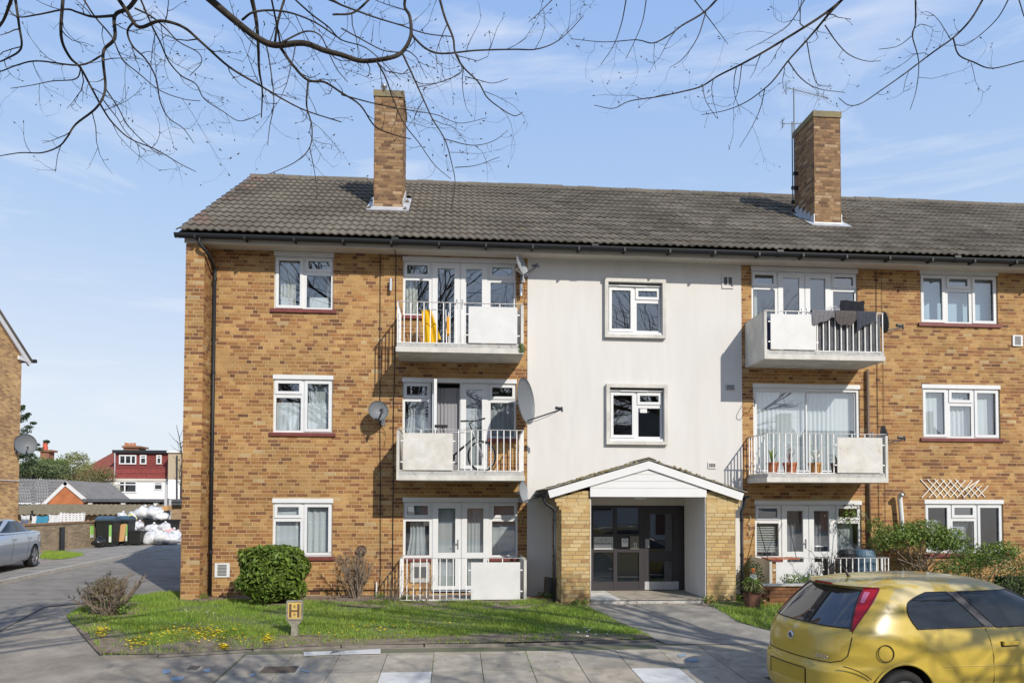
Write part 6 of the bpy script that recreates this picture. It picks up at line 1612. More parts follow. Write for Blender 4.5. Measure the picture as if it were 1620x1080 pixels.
for s, y in ((-1,N0),(1,N1)):
    e = Vector((0, (y-NR), NZ-NH)).normalized(); a, b = Vector((NX+.02,NR,NH+.03)), Vector((NX+.02,y,NZ+.03))+e*.48; q = Vector((0,-e.z,e.y)); q = q if q.z > 0 else -q
    mb.prism([a-q*.10, b-q*.10, b+q*.11, a+q*.11], (.07,0,0))
    mb.box(NX+.02, NX+.08, *sorted((y-s*.28, y+s*.40)), NZ-.20, NZ-.06)
mb.obj('bargeboard', board_white, nb)
mb = MB(); mb.tube([(NX+.2,N1+.55,NZ-.1),(NX-12,N1+.55,NZ-.1)], .07, 10); mb.obj('gutter', gutter_m, nb)
mb = MB(); mb.tube([(NX+.012,N0,2.75),(NX+.012,N1,2.72)], .014, 5); mb.obj('wall_cable', upvc, nb)
dish((NX+.35,11.75,4.05), (.62,-.75,.15), .72, .76, dish_m, 'dark grey dish on the neighbouring brick gable', (NX+.02,11.8,3.85), .4)
# boundary wall
t = thing('boundary_wall', (-15.65,15,0), 'old low brown brick wall beyond the silver car', 'wall')
mb = MB(); mb.box(-15.80,-15.55,12.02,18.6,-.1,1.10); mb.obj('brickwork', old_y, t); mb = MB()
for k in range(29): mb.box(-15.83,-15.52,12.03+k*.225,12.03+k*.225+.215,1.101,1.17)
mb.obj('coping', mat('brick_coping', (.26,.16,.095), .9, var=.3, scale=7), t)
mb = MB(); mb.box(-15.545,-15.47,14.35,14.62,.02,.98); mb.obj('buttress', black_plastic, t)
mb = MB(); mb.box(-15.545,-15.53,16.75,17.02,.45,.95); nt_ = mb.obj('wall_notice', mat('notice_green', (.38,.72,.16), .5), t); mb = MB(); mb.box(-15.528,-15.522,16.75,17.02,.45,.58); mb.obj('notice_strip', board_white, nt_)
sheet('verge', [tuple(PG(*p)[:2]) for p in ((66,884),(72,877),(100,877),(130,880),(110,885),(85,887))], turf, .075, kind='structure', nx=14, rough=.02)
def vb():
    poly = [tuple(PG(*p)[:2]) for p in ((62,886),(70,876),(100,876),(134,880),(112,886),(85,888))]; mb = MB(); 
    for _ in range(5200):
        x = random.uniform(min(p[0] for p in poly), max(p[0] for p in poly)); y = random.uniform(min(p[1] for p in poly), max(p[1] for p in poly))
        if inpoly(poly, np.array([x]), np.array([y]))[0]: a = random.random()*6; mb.add([(x-.01,y,.07),(x+.01,y,.07),(x+math.cos(a)*.03,y+math.sin(a)*.03,.07+random.uniform(.05,.12))], [(0,1,2)])
    mb.obj('verge_grass', grass_m, kind='stuff', label='strip of bright grass at the foot of the old wall', cat='grass')
vb()
# garages and sheds
gar = thing('garage_row', (-20,25,0), 'low brick garages under a mossy corrugated roof behind the wall', 'garage')
mb = MB(); mb.box(-30,-16.6,24.2,29,-.1,1.32); mb.obj('wall', old_x, gar)
mb = MB(); n = 300; vs = []
for r, (yy, zz) in enumerate(((23.8,1.36),(29.2,1.86))):
    for i in range(n+1): vs.append((-30+13.6*i/n, yy, zz+.035*math.sin(i*2*math.pi/6)))
for i in range(n+1): vs.append((-30+13.6*i/n, 23.8, 1.33+.035*math.sin(i*2*math.pi/6)))
mb.add(vs, [(i,i+1,n+1+i+1,n+1+i) for i in range(n)]+[(2*n+2+i,2*n+2+i+1,i+1,i) for i in range(n)]); mb.obj('corrugated_roof', mat('mossy_sheet', (.24,.20,.13), .95, col2=(.15,.12,.07), scale=3, bump=.6), gar)
sh = thing('flat_roof_shed', (-17,29,0), 'dark felt flat roof with white rafter ends behind the garages', 'shed')
mb = MB(); mb.box(-22.3,-13.6,29.6,34,2.02,2.20); mb.obj('roof', mat('dark_felt', (.10,.105,.115), .9, var=.2, scale=3), sh); mb = MB(); mb.box(-22.0,-13.8,30.0,33.8,-.1,2.02); mb.obj('wall', mat('shed_wood', (.12,.075,.05), .9, var=.3, scale=4), sh)
for k in range(5): mb = MB(); mb.box(-22.0+k*1.9,-21.75+k*1.9,29.7,29.98,1.86,2.015); mb.obj('rafter_end', board_white, sh)
bs = thing('brick_store', (-13.6,23.5,0), 'brown brick store with grey door post beside the rubbish', 'shed')
mb = MB(); mb.box(-15.0,-11.8,23.6,26,-.1,1.86); mb.obj('wall', old_x, bs); mb = MB(); mb.box(-15.1,-11.7,23.3,26.2,1.861,1.95); mb.obj('roof', MATS['dark_felt'], bs)
mb = MB(); mb.box(-13.62,-13.42,23.50,23.598,0,1.72); mb.obj('door_post', mat('grey_post', (.50,.51,.52), .6), bs); mb = MB(); mb.box(-13.40,-12.5,23.56,23.598,0,1.70); mb.obj('door', black_plastic, bs)
# washing line
def linen(px0, px1, py0, py1, m, label, Y=20.5):
    a, b = PY(px0,py0,Y), PY(px1,py1,Y); t = thing('washing', ((a.x+b.x)/2,Y,a.z), label, 'laundry', 'washing on the line'); mb = MB(); n = 12; vs = [(a.x+(b.x-a.x)*i/n, Y+.04*math.sin(i*1.1+j), a.z+(b.z-a.z)*j/5+.04*math.sin(math.pi*i/n)*(j == 0)*-1) for j in range(6) for i in range(n+1)]
    mb.add(vs, [(j*(n+1)+i,j*(n+1)+i+1,(j+1)*(n+1)+i+1,(j+1)*(n+1)+i) for j in range(5) for i in range(n)]); mb.obj('cloth', m, t, smooth=True)
wc = mat('white_linen', (.75,.76,.78), .9, trans=.2)
ck = mat('check_linen', (.72,.72,.72), .9); N_, L_ = ck.node_tree.nodes, ck.node_tree.links
ckt = N_.new('ShaderNodeTexBrick'); g_ = N_.new('ShaderNodeNewGeometry'); s_ = N_.new('ShaderNodeSeparateXYZ'); c_ = N_.new('ShaderNodeCombineXYZ'); L_.new(g_.outputs['Position'], s_.inputs[0]); L_.new(s_.outputs['X'], c_.inputs['X']); L_.new(s_.outputs['Z'], c_.inputs['Y']); L_.new(c_.outputs[0], ckt.inputs['Vector'])
ckt.inputs['Scale'].default_value = 1; ckt.inputs['Brick Width'].default_value = .16; ckt.inputs['Row Height'].default_value = .10; ckt.inputs['Mortar Size'].default_value = .035; ckt.offset = 0
ckt.inputs['Color1'].default_value = ckt.inputs['Color2'].default_value = (.16,.18,.24,1); ckt.inputs['Mortar'].default_value = (.74,.74,.75,1); L_.new(ckt.outputs['Color'], N_['Principled BSDF'].inputs['Base Color'])
linen(33,46,814,832,wc,'white sheet hung next to the neighbouring gable'); linen(50,57,815,832,wc,'narrow white cloth between the line pole and blue towel'); linen(57,76,815,830,mat('teal_linen', (.05,.26,.42), .9),'teal blue towel on the washing line'); linen(77,96,813,832,wc,'white sheet between the blue towel and checked cloth'); linen(94,134,810,830,ck,'white cloth with dark checks on the washing line')
t = thing('line_pole', PZ(49,860), 'dark pole holding the washing line', 'pole'); a = PY(49,807,20.5); mb = MB(); mb.tube([(a.x,20.6,0),(a.x,20.6,a.z)], .05, 8); mb.obj('pole', black_plastic, t)
# bungalow with orange gable
bg = thing('bungalow', (-26,35,0), 'bungalow with orange brick gable and grey tiled roof', 'house')
gY = 33.0; gp_, ga, gc = PY(104,761,gY), PY(66,797,gY), PY(139,790,gY)
mb = MB(); mb.prism([(ga.x+.3,gY,-.1),(gc.x-.3,gY,-.1),(gc.x-.3,gY,gc.z-.1),(gp_.x,gY,gp_.z-.25),(ga.x+.3,gY,ga.z-.05)], (0,6,0)); mb.obj('wall', red_x, bg)
mb = MB()
for e in (ga, gc): d = (e-gp_).normalized(); q = Vector((-d.z,0,d.x)); q = q if q.z > 0 else -q; mb.prism([gp_-q*.22, e-q*.22, e, gp_], (0,-.08,0))
mb.obj('bargeboard', board_white, bg)
mb = MB()
for e in (ga, gc): d = (e-gp_).normalized(); q = Vector((-d.z,0,d.x)); q = q if q.z > 0 else -q; mb.prism([gp_, e+d*.15, e+d*.15+q*.08, gp_+q*.08], (0,6,0))
gtile = mat('grey_pantile', (.19,.18,.17), .9, var=.15, scale=2)
mb.obj('gable_roof', gtile, bg)
a, b = PY(-40,757,37.0), PY(104,760,37.0); c, d = PY(68,797,33.4), PY(-40,797,33.4)
mb = MB(); rows = 8
for r in range(rows):
    p0, p1 = d.lerp(a, r/rows), d.lerp(a, (r+1.12)/rows); q0, q1 = c.lerp(b, r/rows), c.lerp(b, (r+1.12)/rows); n = 60
    for k, (e0, e1) in enumerate(((p0, q0),)):
        vs = [e0.lerp(e1, i/n)+Vector((0,-.02,.05+.05*abs(math.sin(i*math.pi/2)))) for i in range(n+1)]+[p1.lerp(q1, i/n)+Vector((0,0,.02+.05*abs(math.sin(i*math.pi/2)))) for i in range(n+1)]
        mb.add(vs, [(i,i+1,n+2+i,n+1+i) for i in range(n)])
mb.obj('main_roof', gtile, bg); mb = MB(); mb.tube([d+Vector((0,-.1,-.05)), c+Vector((0,-.1,-.05))], .09, 8); mb.obj('gutter', upvc, bg)
mb = MB(); mb.box(d.x,c.x,33.6,39,-.1,1.9); mb.obj('main_wall', red_x, bg)
# house with dormer
HY = 68.0
def H(px, py, dy=0): return PY(px, py, HY+dy)
hh = thing('dormer_house', (-33,HY,0), 'white house with dark red tile-hung dormer and brick chimney', 'house')
a, b = H(167,790), H(266,758); mb = MB(); mb.box(H(120,790).x, b.x, HY, HY+9, -.2, b.z); mb.obj('wall', mat('house_render', (.80,.80,.80), .8), hh)
a, b = H(180,758), H(265,716); mb = MB(); mb.box(a.x, b.x, HY+.3, HY+7, a.z, b.z)
nr = 16
for r in range(nr): z0 = a.z+(b.z-a.z)*r/nr; mb.obox(((a.x+b.x)/2, HY+.27, z0+(b.z-a.z)/nr/2), ((b.x-a.x)/2,0,0), (0,.012,0), (0,.02,(b.z-a.z)/nr*.49))
dm = mb.obj('dormer', mat('red_tile_hanging', (.21,.045,.04), .8, var=.25, scale=5, island=.2), hh)
mb = MB(); p, q = H(178,716), H(266,713.5); mb.box(p.x, q.x, HY-.1, HY+7.2, p.z, q.z+.1); mb.obj('dormer_roof', black_plastic, hh)
mb = MB(); p, q = H(181,760.5), H(265,757); mb.box(p.x, q.x, HY-.15, HY-.002, p.z, q.z); mb.obj('dormer_gutter', soffit_m, hh)
def hwin(px0, px1, py0, py1, bars, dy=.2, parent=hh):
    p, q = PY(px0,py1,HY+dy), PY(px1,py0,HY+dy); mb = MB(); frame_light(mb, p.x, q.x, p.z, q.z, HY+dy-.08, .13, .12)
    for u, v0 in bars:
        if u > 0: x = p.x+(q.x-p.x)*u; mb.box(x-.07,x+.07,HY+dy-.07,HY+dy,p.z+.13,q.z-.13)
        else: z = q.z-(q.z-p.z)*v0; mb.box(p.x+.13,q.x-.13,HY+dy-.065,HY+dy,z-.06,z+.06)
    w = mb.obj('window', upvc, parent); pm = MB(); pm.add([(p.x+.1,HY+dy-.02,p.z+.1),(q.x-.1,HY+dy-.02,p.z+.1),(q.x-.1,HY+dy-.02,q.z-.1),(p.x+.1,HY+dy-.02,q.z-.1)], [(0,1,2,3)]); pm.obj('pane', car_glass, w)
hwin(188.5,216,719.5,734,[(.36,0),(.70,0)]); hwin(221.5,232,719.5,734,[(0,.3)]); hwin(247.5,256,719.5,734,[(0,.3)])
hwin(188,217,760.5,779,[(.33,0),(0,.3)],-.02); hwin(243.5,258,762,775,[(0,.3)],-.02)
mb = MB(); r0, r1, r2, r3 = H(180,714), H(120,752), H(168,759), H(181,759)
mb.add([H(181,714,4), H(116,750,3), H(120,760,-.3), H(181,760,-.3)], [(3,2,1,0)]); mb.add([H(181,714,4), H(116,750,3), H(116,760,9), H(181,716,9)], [(0,1,2,3)]); mb.obj('hip_roof', mat('red_roof_tile', (.22,.065,.045), .85, var=.3, scale=2, stretch=(1,1,6)), hh)
p, q = H(195,714,3), H(219,708,3); mb = MB(); mb.box(p.x, q.x, HY+3, HY+5, p.z, q.z); stk = mb.obj('chimney', mat('house_chimney', (.24,.12,.07), .9, var=.3, scale=6), hh)
p, q = H(192.5,707.5,2.8), H(221.5,705,2.8); mb = MB(); mb.box(p.x,q.x,HY+2.8,HY+5.2,p.z,q.z); mb.obj('chimney_cap', MATS['house_chimney'], stk)
for px_ in (199,203,208,213):
    p = H(px_,705.5,3.5); mb = MB(); mb.lathe(p,(0,0,1),[(.16,0),(.13,.35+.2*random.random()),(.001,.4)],10); mb.obj('chimney_pot', mat('clay_pot', (.42,.17,.08), .8) if 'clay_pot' not in MATS else MATS['clay_pot'], stk)
rh = thing('rear_extension_house', (-29,HY-1.5,0), 'pebbledashed side house with white lower wall and dark pipes', 'house')
p, q = H(265.5,758,-1.5), H(300,716,-1.5); mb = MB(); mb.box(p.x,q.x,HY-1.5,HY+6,p.z,q.z); mb.obj('upper_wall', mat('pebbledash', (.42,.34,.24), .95, var=.15, scale=12, bump=.8, bscale=30), rh)
p2, q2 = H(265.5,795,-1.5), H(300,758,-1.5); mb = MB(); mb.box(p2.x,q2.x,HY-1.5,HY+6,-.2,q2.z-.01); mb.obj('lower_wall', MATS['house_render'], rh); mb = MB(); mb.box(p.x-.1,q.x,HY-1.7,HY+6.1,q.z,q.z+.22); mb.obj('roof_edge', board_white, rh)
mb = MB(); mb.tube([H(280,720,-1.7), H(280,790,-1.7)], .08, 6); mb.obj('soil_pipe', black_plastic, rh)
for a_ in ((288,293,726,745),(288,293,762,780)): 
    p, q = PY(a_[0],a_[3],HY-1.55), PY(a_[1],a_[2],HY-1.55); mb = MB(); frame_light(mb,p.x,q.x,p.z,q.z,HY-1.62,.08,.1); w = mb.obj('window', upvc, rh); pm = MB(); pm.box(p.x+.08,q.x-.08,HY-1.56,HY-1.52,p.z+.08,q.z-.08); pm.obj('pane', car_glass, w)
# far chimney house behind the trees
fh = thing('hidden_house', (-40,72,0), 'chimney stack with one tall red pot above the trees', 'house')
p, q = PY(63,745,72), PY(77,714,72); mb = MB(); mb.box(p.x,q.x,72,73.2,p.z-1.5,q.z); mb.obj('chimney', MATS['house_chimney'], fh); p3, q3 = PY(61.5,714,71.8), PY(79.5,711,71.8); mb = MB(); mb.box(p3.x,q3.x,71.8,73.4,p3.z,q3.z); mb.obj('chimney_cap', MATS['house_chimney'], fh)
c = PY(71.5,711,72.5); mb = MB(); mb.lathe(c,(0,0,1),[(.30,0),(.24,.65),(.27,.66),(.27,.78),(.001,.78)],14); mb.obj('chimney_pot', mat('red_clay', (.50,.11,.06), .8), fh)
mb = MB(); e = PY(20,752,72); f_ = PY(110,752,72); g2 = PY(70,738,76); mb.prism([(e.x,70,-.1),(f_.x,70,-.1),(f_.x,70,e.z),(e.x,70,e.z)], (0,10,0)); mb.obj('wall', MATS['house_render'], fh); mb = MB(); mb.prism([(e.x-.5,69.5,e.z),(e.x-.5,75,p.z-.2),(e.x-.5,80.5,e.z)], (f_.x-e.x+1,0,0)); mb.obj('roof', MATS['red_roof_tile'], fh)
# bins and rubbish
def binbox(c, w, d, h, m, lidm, label, open_=False, sticker=None):
    c = Vector(c); t = thing('wheeled_bin', c, label, 'bin', 'bins beside the old wall'); mb = MB(); n = 5
    lo = [(-w*.43,-d*.43),(w*.43,-d*.43),(w*.43,d*.43),(-w*.43,d*.43)]; hi = [(-w/2,-d/2),(w/2,-d/2),(w/2,d/2),(-w/2,d/2)]
    mb.add([(c.x+x,c.y+y,.12) for x, y in lo]+[(c.x+x,c.y+y,h*.86) for x, y in hi], [(0,1,5,4),(1,2,6,5),(2,3,7,6),(3,0,4,7),(3,2,1,0)]+([] if open_ else [(4,5,6,7)]))
    mb.box(c.x-w*.53,c.x+w*.53,c.y-d*.53,c.y-d*.5,h*.80,h*.86); mb.box(c.x-w*.53,c.x-w*.5,c.y-d*.5,c.y+d*.53,h*.80,h*.86); mb.box(c.x+w*.5,c.x+w*.53,c.y-d*.5,c.y+d*.53,h*.80,h*.86); mb.obj('tub', m, t)
    if not open_:
        mb = MB(); k = 8; pr_ = [(c.y-d*.54+d*1.08*i/k, h*.865+h*.13*math.sin(math.pi*(.12+.80*i/k))) for i in range(k+1)]; mb.prism([(c.x-w*.53,y,z) for y, z in pr_]+[(c.x-w*.53,c.y+d*.54,h*.862),(c.x-w*.53,c.y-d*.54,h*.862)], (w*1.06,0,0)); mb.obj('lid', lidm, t)
    for sx in (-1,1):
        for sy in (-1,1): mb = MB(); mb.lathe((c.x+sx*w*.38-.02,c.y+sy*d*.36,.075),(1,0,0),[(.001,0),(.075,0),(.075,.04),(.001,.04)],12); mb.obj('castor', black_plastic, t)
    if sticker:
        mb = MB(); mb.box(c.x+w*.27,c.x+w*.42,c.y-d*.515,c.y-d*.50,h*.18,h*.72); so = mb.obj('sticker', mat('recycling_green', (.25,.48,.14), .5) if 'recycling_green' not in MATS else MATS['recycling_green'], t)
        mb = MB(); mb.box(c.x+w*.285,c.x+w*.405,c.y-d*.525,c.y-d*.516,h*.19,h*.36); mb.obj('sticker_text', board_white, so)
    return t
bm = mat('bin_black', (.018,.02,.02), .5); bl_ = mat('bin_blue_lid', (.05,.09,.13), .45)
def G(px, py): return PZ(px, py, .05)
p = G(169,864); binbox((p.x+.05,p.y,0), .72, .72, 1.38, bm, bl_, 'black bin with blue lid and green sticker closest to the old wall', sticker=True)
p = G(191,863); binbox((p.x,p.y+.5,0), .50, .72, 1.38, bm, bl_, 'narrow black bin between the stickered bin and the open one', sticker=True)
p = G(212,862); binbox((p.x,p.y+.1,0), .75, .7, .80, bm, bl_, 'low open black bin overflowing with rubbish', open_=True)
p = G(240,858); binbox((p.x,p.y+1.2,0), 1.35, 1.0, 1.32, bm, bl_, 'large black bin buried behind the heap of white bags', open_=True)
bagw = mat('white_plastic_bag', (.70,.71,.73), .35, col2=(.42,.43,.46), scale=7, spec=.5, bump=.9, bscale=14); bagb = mat('black_plastic_bag', (.02,.02,.022), .25, spec=.6, bump=.9, bscale=16); bagc = mat('clear_plastic_bag', (.55,.60,.66), .3, col2=(.7,.66,.6), scale=7, bump=.9, bscale=14); bagr = mat('red_printed_bag', (.50,.08,.09), .4, col2=(.7,.66,.64), scale=6, bump=.9, bscale=14); bagy = mat('yellow_bag', (.72,.68,.25), .4, bump=.6, bscale=14)
def bag(c, r, m, label, sq=.75):
    c = Vector(c); t = thing('rubbish_bag', c, label, 'rubbish bag', 'rubbish bags heaped by the bins'); nu, nv_ = 16, 10; vs = []; ph = [random.uniform(0,6) for _ in range(6)]
    for j in range(nv_+1):
        v = math.pi*j/nv_
        for i in range(nu):
            u = 2*math.pi*i/nu; k = 1+.16*math.sin(3*u+ph[0]+2*v)+.12*math.sin(5*u+ph[1]-3*v)+.10*math.sin(4*v+ph[2]+u)+random.uniform(-.05,.05)
            vs.append((c.x+r*k*math.sin(v)*math.cos(u), c.y+r*k*math.sin(v)*math.sin(u), max(c.z-r*sq+r*sq*(1+k*math.cos(v)), .055)))
    mb = MB(); mb.add(vs, [(j*nu+i,(j+1)*nu+i,(j+1)*nu+(i+1)%nu,j*nu+(i+1)%nu) for j in range(nv_) for i in range(nu)]); mb.obj('bag', m, t, smooth=True)
    mb = MB(); mb.tube([c+Vector((0,0,r*sq*.85)), c+Vector((.03,0,r*sq*1.2)), c+Vector((.08,-.03,r*sq*1.35))], [.05,.03,.06], 7); mb.obj('knot', m, t)
p = G(156,866); bag((p.x,p.y,.28), .24, bagb, 'small black rubbish bag at the foot of the old wall')
HEAP = [(224,858,.36,bagw),(240,857,.42,bagw),(256,855,.42,bagc),(270,853,.38,bagw),(232,847,.36,bagc),(248,845,.42,bagw),(262,844,.36,bagr),(272,845,.30,bagc),(286,851,.34,bagw),(278,856,.36,bagw),(240,838,.34,bagc),(258,836,.32,bagw)]
for i, (px_, py_, r_, m_) in enumerate(HEAP):
    p = G(px_, 861 if i < 4 else 859); z = PY(px_, py_, p.y+(.0 if i < 4 else .8)).z; bag((p.x*(1 if i < 4 else 1.02), p.y+(.0 if i < 4 else .8), max(z, r_*.75)), r_, m_, {'white_plastic_bag':'white rubbish bag heaped on the ground by the bins','clear_plastic_bag':'clear grey rubbish bag heaped on the ground by the bins','red_printed_bag':'red and white rubbish bag in the ground heap'}[m_.name])
for px_, py_, r_, m_ in ((193,816,.22,bagw),(214,816,.30,bagw),(228,812,.40,bagc),(243,812,.42,bagw),(255,817,.3,bagc),(211,836,.30,bagw),(219,832,.26,bagw)):
    q = PY(px_, py_, 19.6 if py_ > 825 else 21.2); bag((q.x,q.y,q.z), r_, m_, {'white_plastic_bag':'white rubbish bag piled on top of the bins','clear_plastic_bag':'clear grey rubbish bag piled on top of the bins'}[m_.name])
q = PY(206,822,19.6); bag((q.x,q.y,q.z), .26, bagy, 'pale yellow bag on top of the bins')
p = G(197,862); t = thing('cardboard_box', (p.x,p.y-.55,0), 'brown cardboard sheet with round hole leaning on the bins', 'cardboard'); mb = MB(); mb.obox((p.x,p.y-.5,.62),(.24,0,.03),(0,.02,0),(0,.1,.38)); bx = mb.obj('card', mat('cardboard', (.48,.28,.12), .9), t); mb = MB(); mb.lathe((p.x,p.y-.53,.52),(0,-1,.1),[(.001,.0),(.07,.0)],14); mb.obj('hole', black_plastic, bx)
q = PY(252,806,21.6); t = thing('cardboard_box', (q.x,q.y,q.z), 'torn brown carton lying on top of the heaped bins', 'cardboard'); mb = MB(); mb.obox(q,(.5,0,.10),(0,.25,0),(0,0,.12)); mb.obj('card', MATS['cardboard'], t)
t = thing('leaning_planks', (-13.9,21.5,0), 'grey boards standing on end behind the rubbish heap', 'planks')
for k, (px0, px1, top, mm) in enumerate(((261,264,766,'grey_post'),(265,267,788,'galvanised_steel'),(268,270,790,'grey_post'))):
    a, b = PY(px0,top,22.2), PY(px1,850,22.2); mb = MB(); mb.box(a.x,b.x,22.15,22.22,.05,a.z); mb.obj('plank', MATS[mm], t)
# trees behind
def leaftree(name, px, py, Y, rx, rz, n, size, m, label, clumps=9, trunk=.16, bare=0):
    c = PY(px, py, Y); t = thing(name, (c.x,Y,0), label, 'tree', 'trees behind the garages'); rr = random.Random(int(px*7+py))
    for k in range(clumps):
        a, b = rr.uniform(0,6.28), rr.uniform(-.9,.9); q = (c.x+math.cos(a)*rx*.6*math.sqrt(1-b*b), Y+math.sin(a)*rx*.6, c.z+b*rz*.65); leafball('crown', q, (rx*.5,rx*.5,rz*.42), n//clumps, size, m, t, jitter=.4)
    mb = MB(); mb.tube([(c.x,Y,0),(c.x+.1,Y,c.z*.5),(c.x,Y,c.z)], [trunk,trunk*.8,trunk*.3], 7)
    for k in range(10): a = rr.uniform(0,6.28); mb.tube([(c.x,Y,c.z*rr.uniform(.5,.9)),(c.x+math.cos(a)*rx*.4,Y+math.sin(a)*rx*.4,c.z+rz*rr.uniform(-.3,.3)),(c.x+math.cos(a)*rx*.85,Y+math.sin(a)*rx*.8,c.z+rz*rr.uniform(-.2,.8))], [trunk*.35,trunk*.22,.02], 5)
    mb.obj('trunk', bark, t); return t
lt1 = mat('pale_spring_leaf', (.24,.26,.10), .6, island=.4, trans=.3); lt2 = mat('olive_leaf', (.19,.18,.07), .6, island=.45, trans=.3); lt3 = mat('grey_green_leaf', (.13,.17,.075), .6, island=.4, trans=.3); blm = mat('blossom', (.62,.60,.52), .7, island=.2)
leaftree('spring_tree', 115, 738, 62, 2.0, 1.7, 2600, .26, lt1, 'round pale green tree between the two chimneys')
leaftree('broadleaf_tree', 52, 746, 46, 2.6, 1.3, 3600, .24, lt3, 'dense grey green tree behind the bungalow roof')
leaftree('broadleaf_tree', 82, 740, 50, 1.6, 1.2, 1800, .24, leaf_mid, 'bright green bushy tree beside the red chimney pot')
leaftree('olive_tree', 148, 765, 52, 2.2, 1.7, 3600, .22, lt2, 'brownish olive tree in front of the dormer house')
leaftree('olive_tree', 112, 772, 50, 1.8, 1.2, 2000, .22, lt2, 'low brownish tree right of the orange gable')
leaftree('blossom_tree', 175, 778, 50, .8, .6, 600, .14, blm, 'small tree in white blossom against the white house')
con = thing('conifer_tree', (PY(30,700,26).x,26,0), 'dark green conifer with upswept branches beside the neighbouring gable', 'tree'); c = PY(26,700,26)
mb = MB(); mb.tube([(c.x,26,0),(c.x,26,c.z+2.6)], [.2,.05], 7); mb.obj('trunk', bark, con)
def frond(p0, p1, r, n): 
    for k in range(4): q = Vector(p0).lerp(Vector(p1), (k+.5)/4); leafball('crown', q, (r*(1-.2*k)*1.3, r*(1-.2*k), r*(1-.2*k)*.62), n//4, .13, MATS['conifer_needle'], con, jitter=.4)
mat('conifer_needle', (.035,.062,.025), .6, island=.45)
for (a0, a1, r_) in (((30,665),(47,653),.30),((30,690),(56,666),.34),((30,700),(48,690),.30),((35,740),(79,692),.36),((30,725),(62,700),.36),((28,650),(38,641),.22),((28,722),(50,718),.4),((28,742),(55,728),.45)):
    frond(PY(*a0,26), PY(*a1,26), r_, 420)
# bare tree at the corner of the flats, far back
bt = thing('bare_garden_tree', (PY(285,790,40).x,40,0), 'slender leafless tree in front of the pebbledashed house', 'tree'); mb = MB(); c0 = PY(287,800,40)
mb.tube(smooth_path([(c0.x,40,0), PY(287,770,40), PY(289,735,40), PY(285,700,40), PY(279,672,40)],4), [.10]*9+[.06,.05,.04,.035,.03,.025,.02,.015][:8], 6)
mb.obj('trunk', bark, bt); mb = MB(); rr = random.Random(5)
for k in range(26):
    a0 = PY(rr.uniform(283,290), rr.uniform(690,770), 40); q = PY(rr.uniform(266,300), 0, 40); e = Vector((a0.x+rr.uniform(-.9,.6), 40+rr.uniform(-.6,.6), a0.z+rr.uniform(.4,1.2))); mb.tube([a0, a0.lerp(e,.5)+Vector((0,0,-.08)), e], [.025,.016,.006], 4)
mb.obj('crown', bark, bt)
# ================================================================== street trees overhead
def grow_twigs(mb, pts, rads, spacing, lmin, lmax, rr, lvl=0, budm=1):
    acc = 0
    for i in range(1, len(pts)):
        seg = pts[i]-pts[i-1]; acc += seg.length
        while acc > spacing:
            acc -= spacing*rr.uniform(.6,1.5); p = pts[i-1].lerp(pts[i], rr.random()); t = seg.normalized()
            rnd = Vector((rr.gauss(0,1), rr.gauss(0,1), rr.gauss(-.15,.8))); rnd = rnd-t*rnd.dot(t); rnd.normalize()
            d = (t*rr.uniform(.25,.9)+rnd*rr.uniform(.5,1.0)).normalized(); L = rr.uniform(lmin,lmax); n = 5; q = [p]; bend = Vector((rr.gauss(0,.16), rr.gauss(0,.16), rr.gauss(.06,.16)))
            for k in range(n): d = (d+bend+Vector((rr.gauss(0,.17),rr.gauss(0,.17),rr.gauss(0,.17)))).normalized(); q.append(q[-1]+d*L/n)
            r0 = min(rads[i]*.55, .0052 if lvl == 0 else .003); mb.tube(q, [r0*(1-.7*k/n) for k in range(n+1)], 4, cap=False)
            for b in ((1.0,) if rr.random() < .5 else ()):
                e = q[-1].lerp(q[-2], 1-b); mb.lathe(e-d*.004, d, [(.001,-.005),(.0036,.0),(.0042,.006),(.001,.015)], 5)
            if lvl < 2: grow_twigs(mb, q, [r0]*len(q), .11 if lvl == 0 else .14, lmin*.35, lmax*.42, rr, lvl+1)
def trace(mb, px, Y0, Y1, w0, w1, rr, twigs=True, spacing=.20):
    n = len(px); P = []
    for i, (x, y) in enumerate(px): P.append(PY(x, y, Y0+(Y1-Y0)*i/(n-1)+rr.uniform(-.06,.06)))
    S = smooth_path(P, 5); k = len(S); rads = []
    for i, p in enumerate(S): rads.append(max((.84 if w0 > 7.5 else .74)*(w0+(w1-w0)*(i/(k-1))**.8)*(p.y+CAMD)/FPX/2, .0022))
    mb.tube(S, rads, 7)
    if twigs: grow_twigs(mb, S[2:], rads[2:], spacing*.72, .12, .55, rr)
    return S[0], rads[0]
A = lambda pts: [(x/3, y/3) for x, y in pts]
B = lambda pts: [(540+x/3, y/3) for x, y in pts]
Cc = lambda pts: [(1080+x/3, y/3) for x, y in pts]
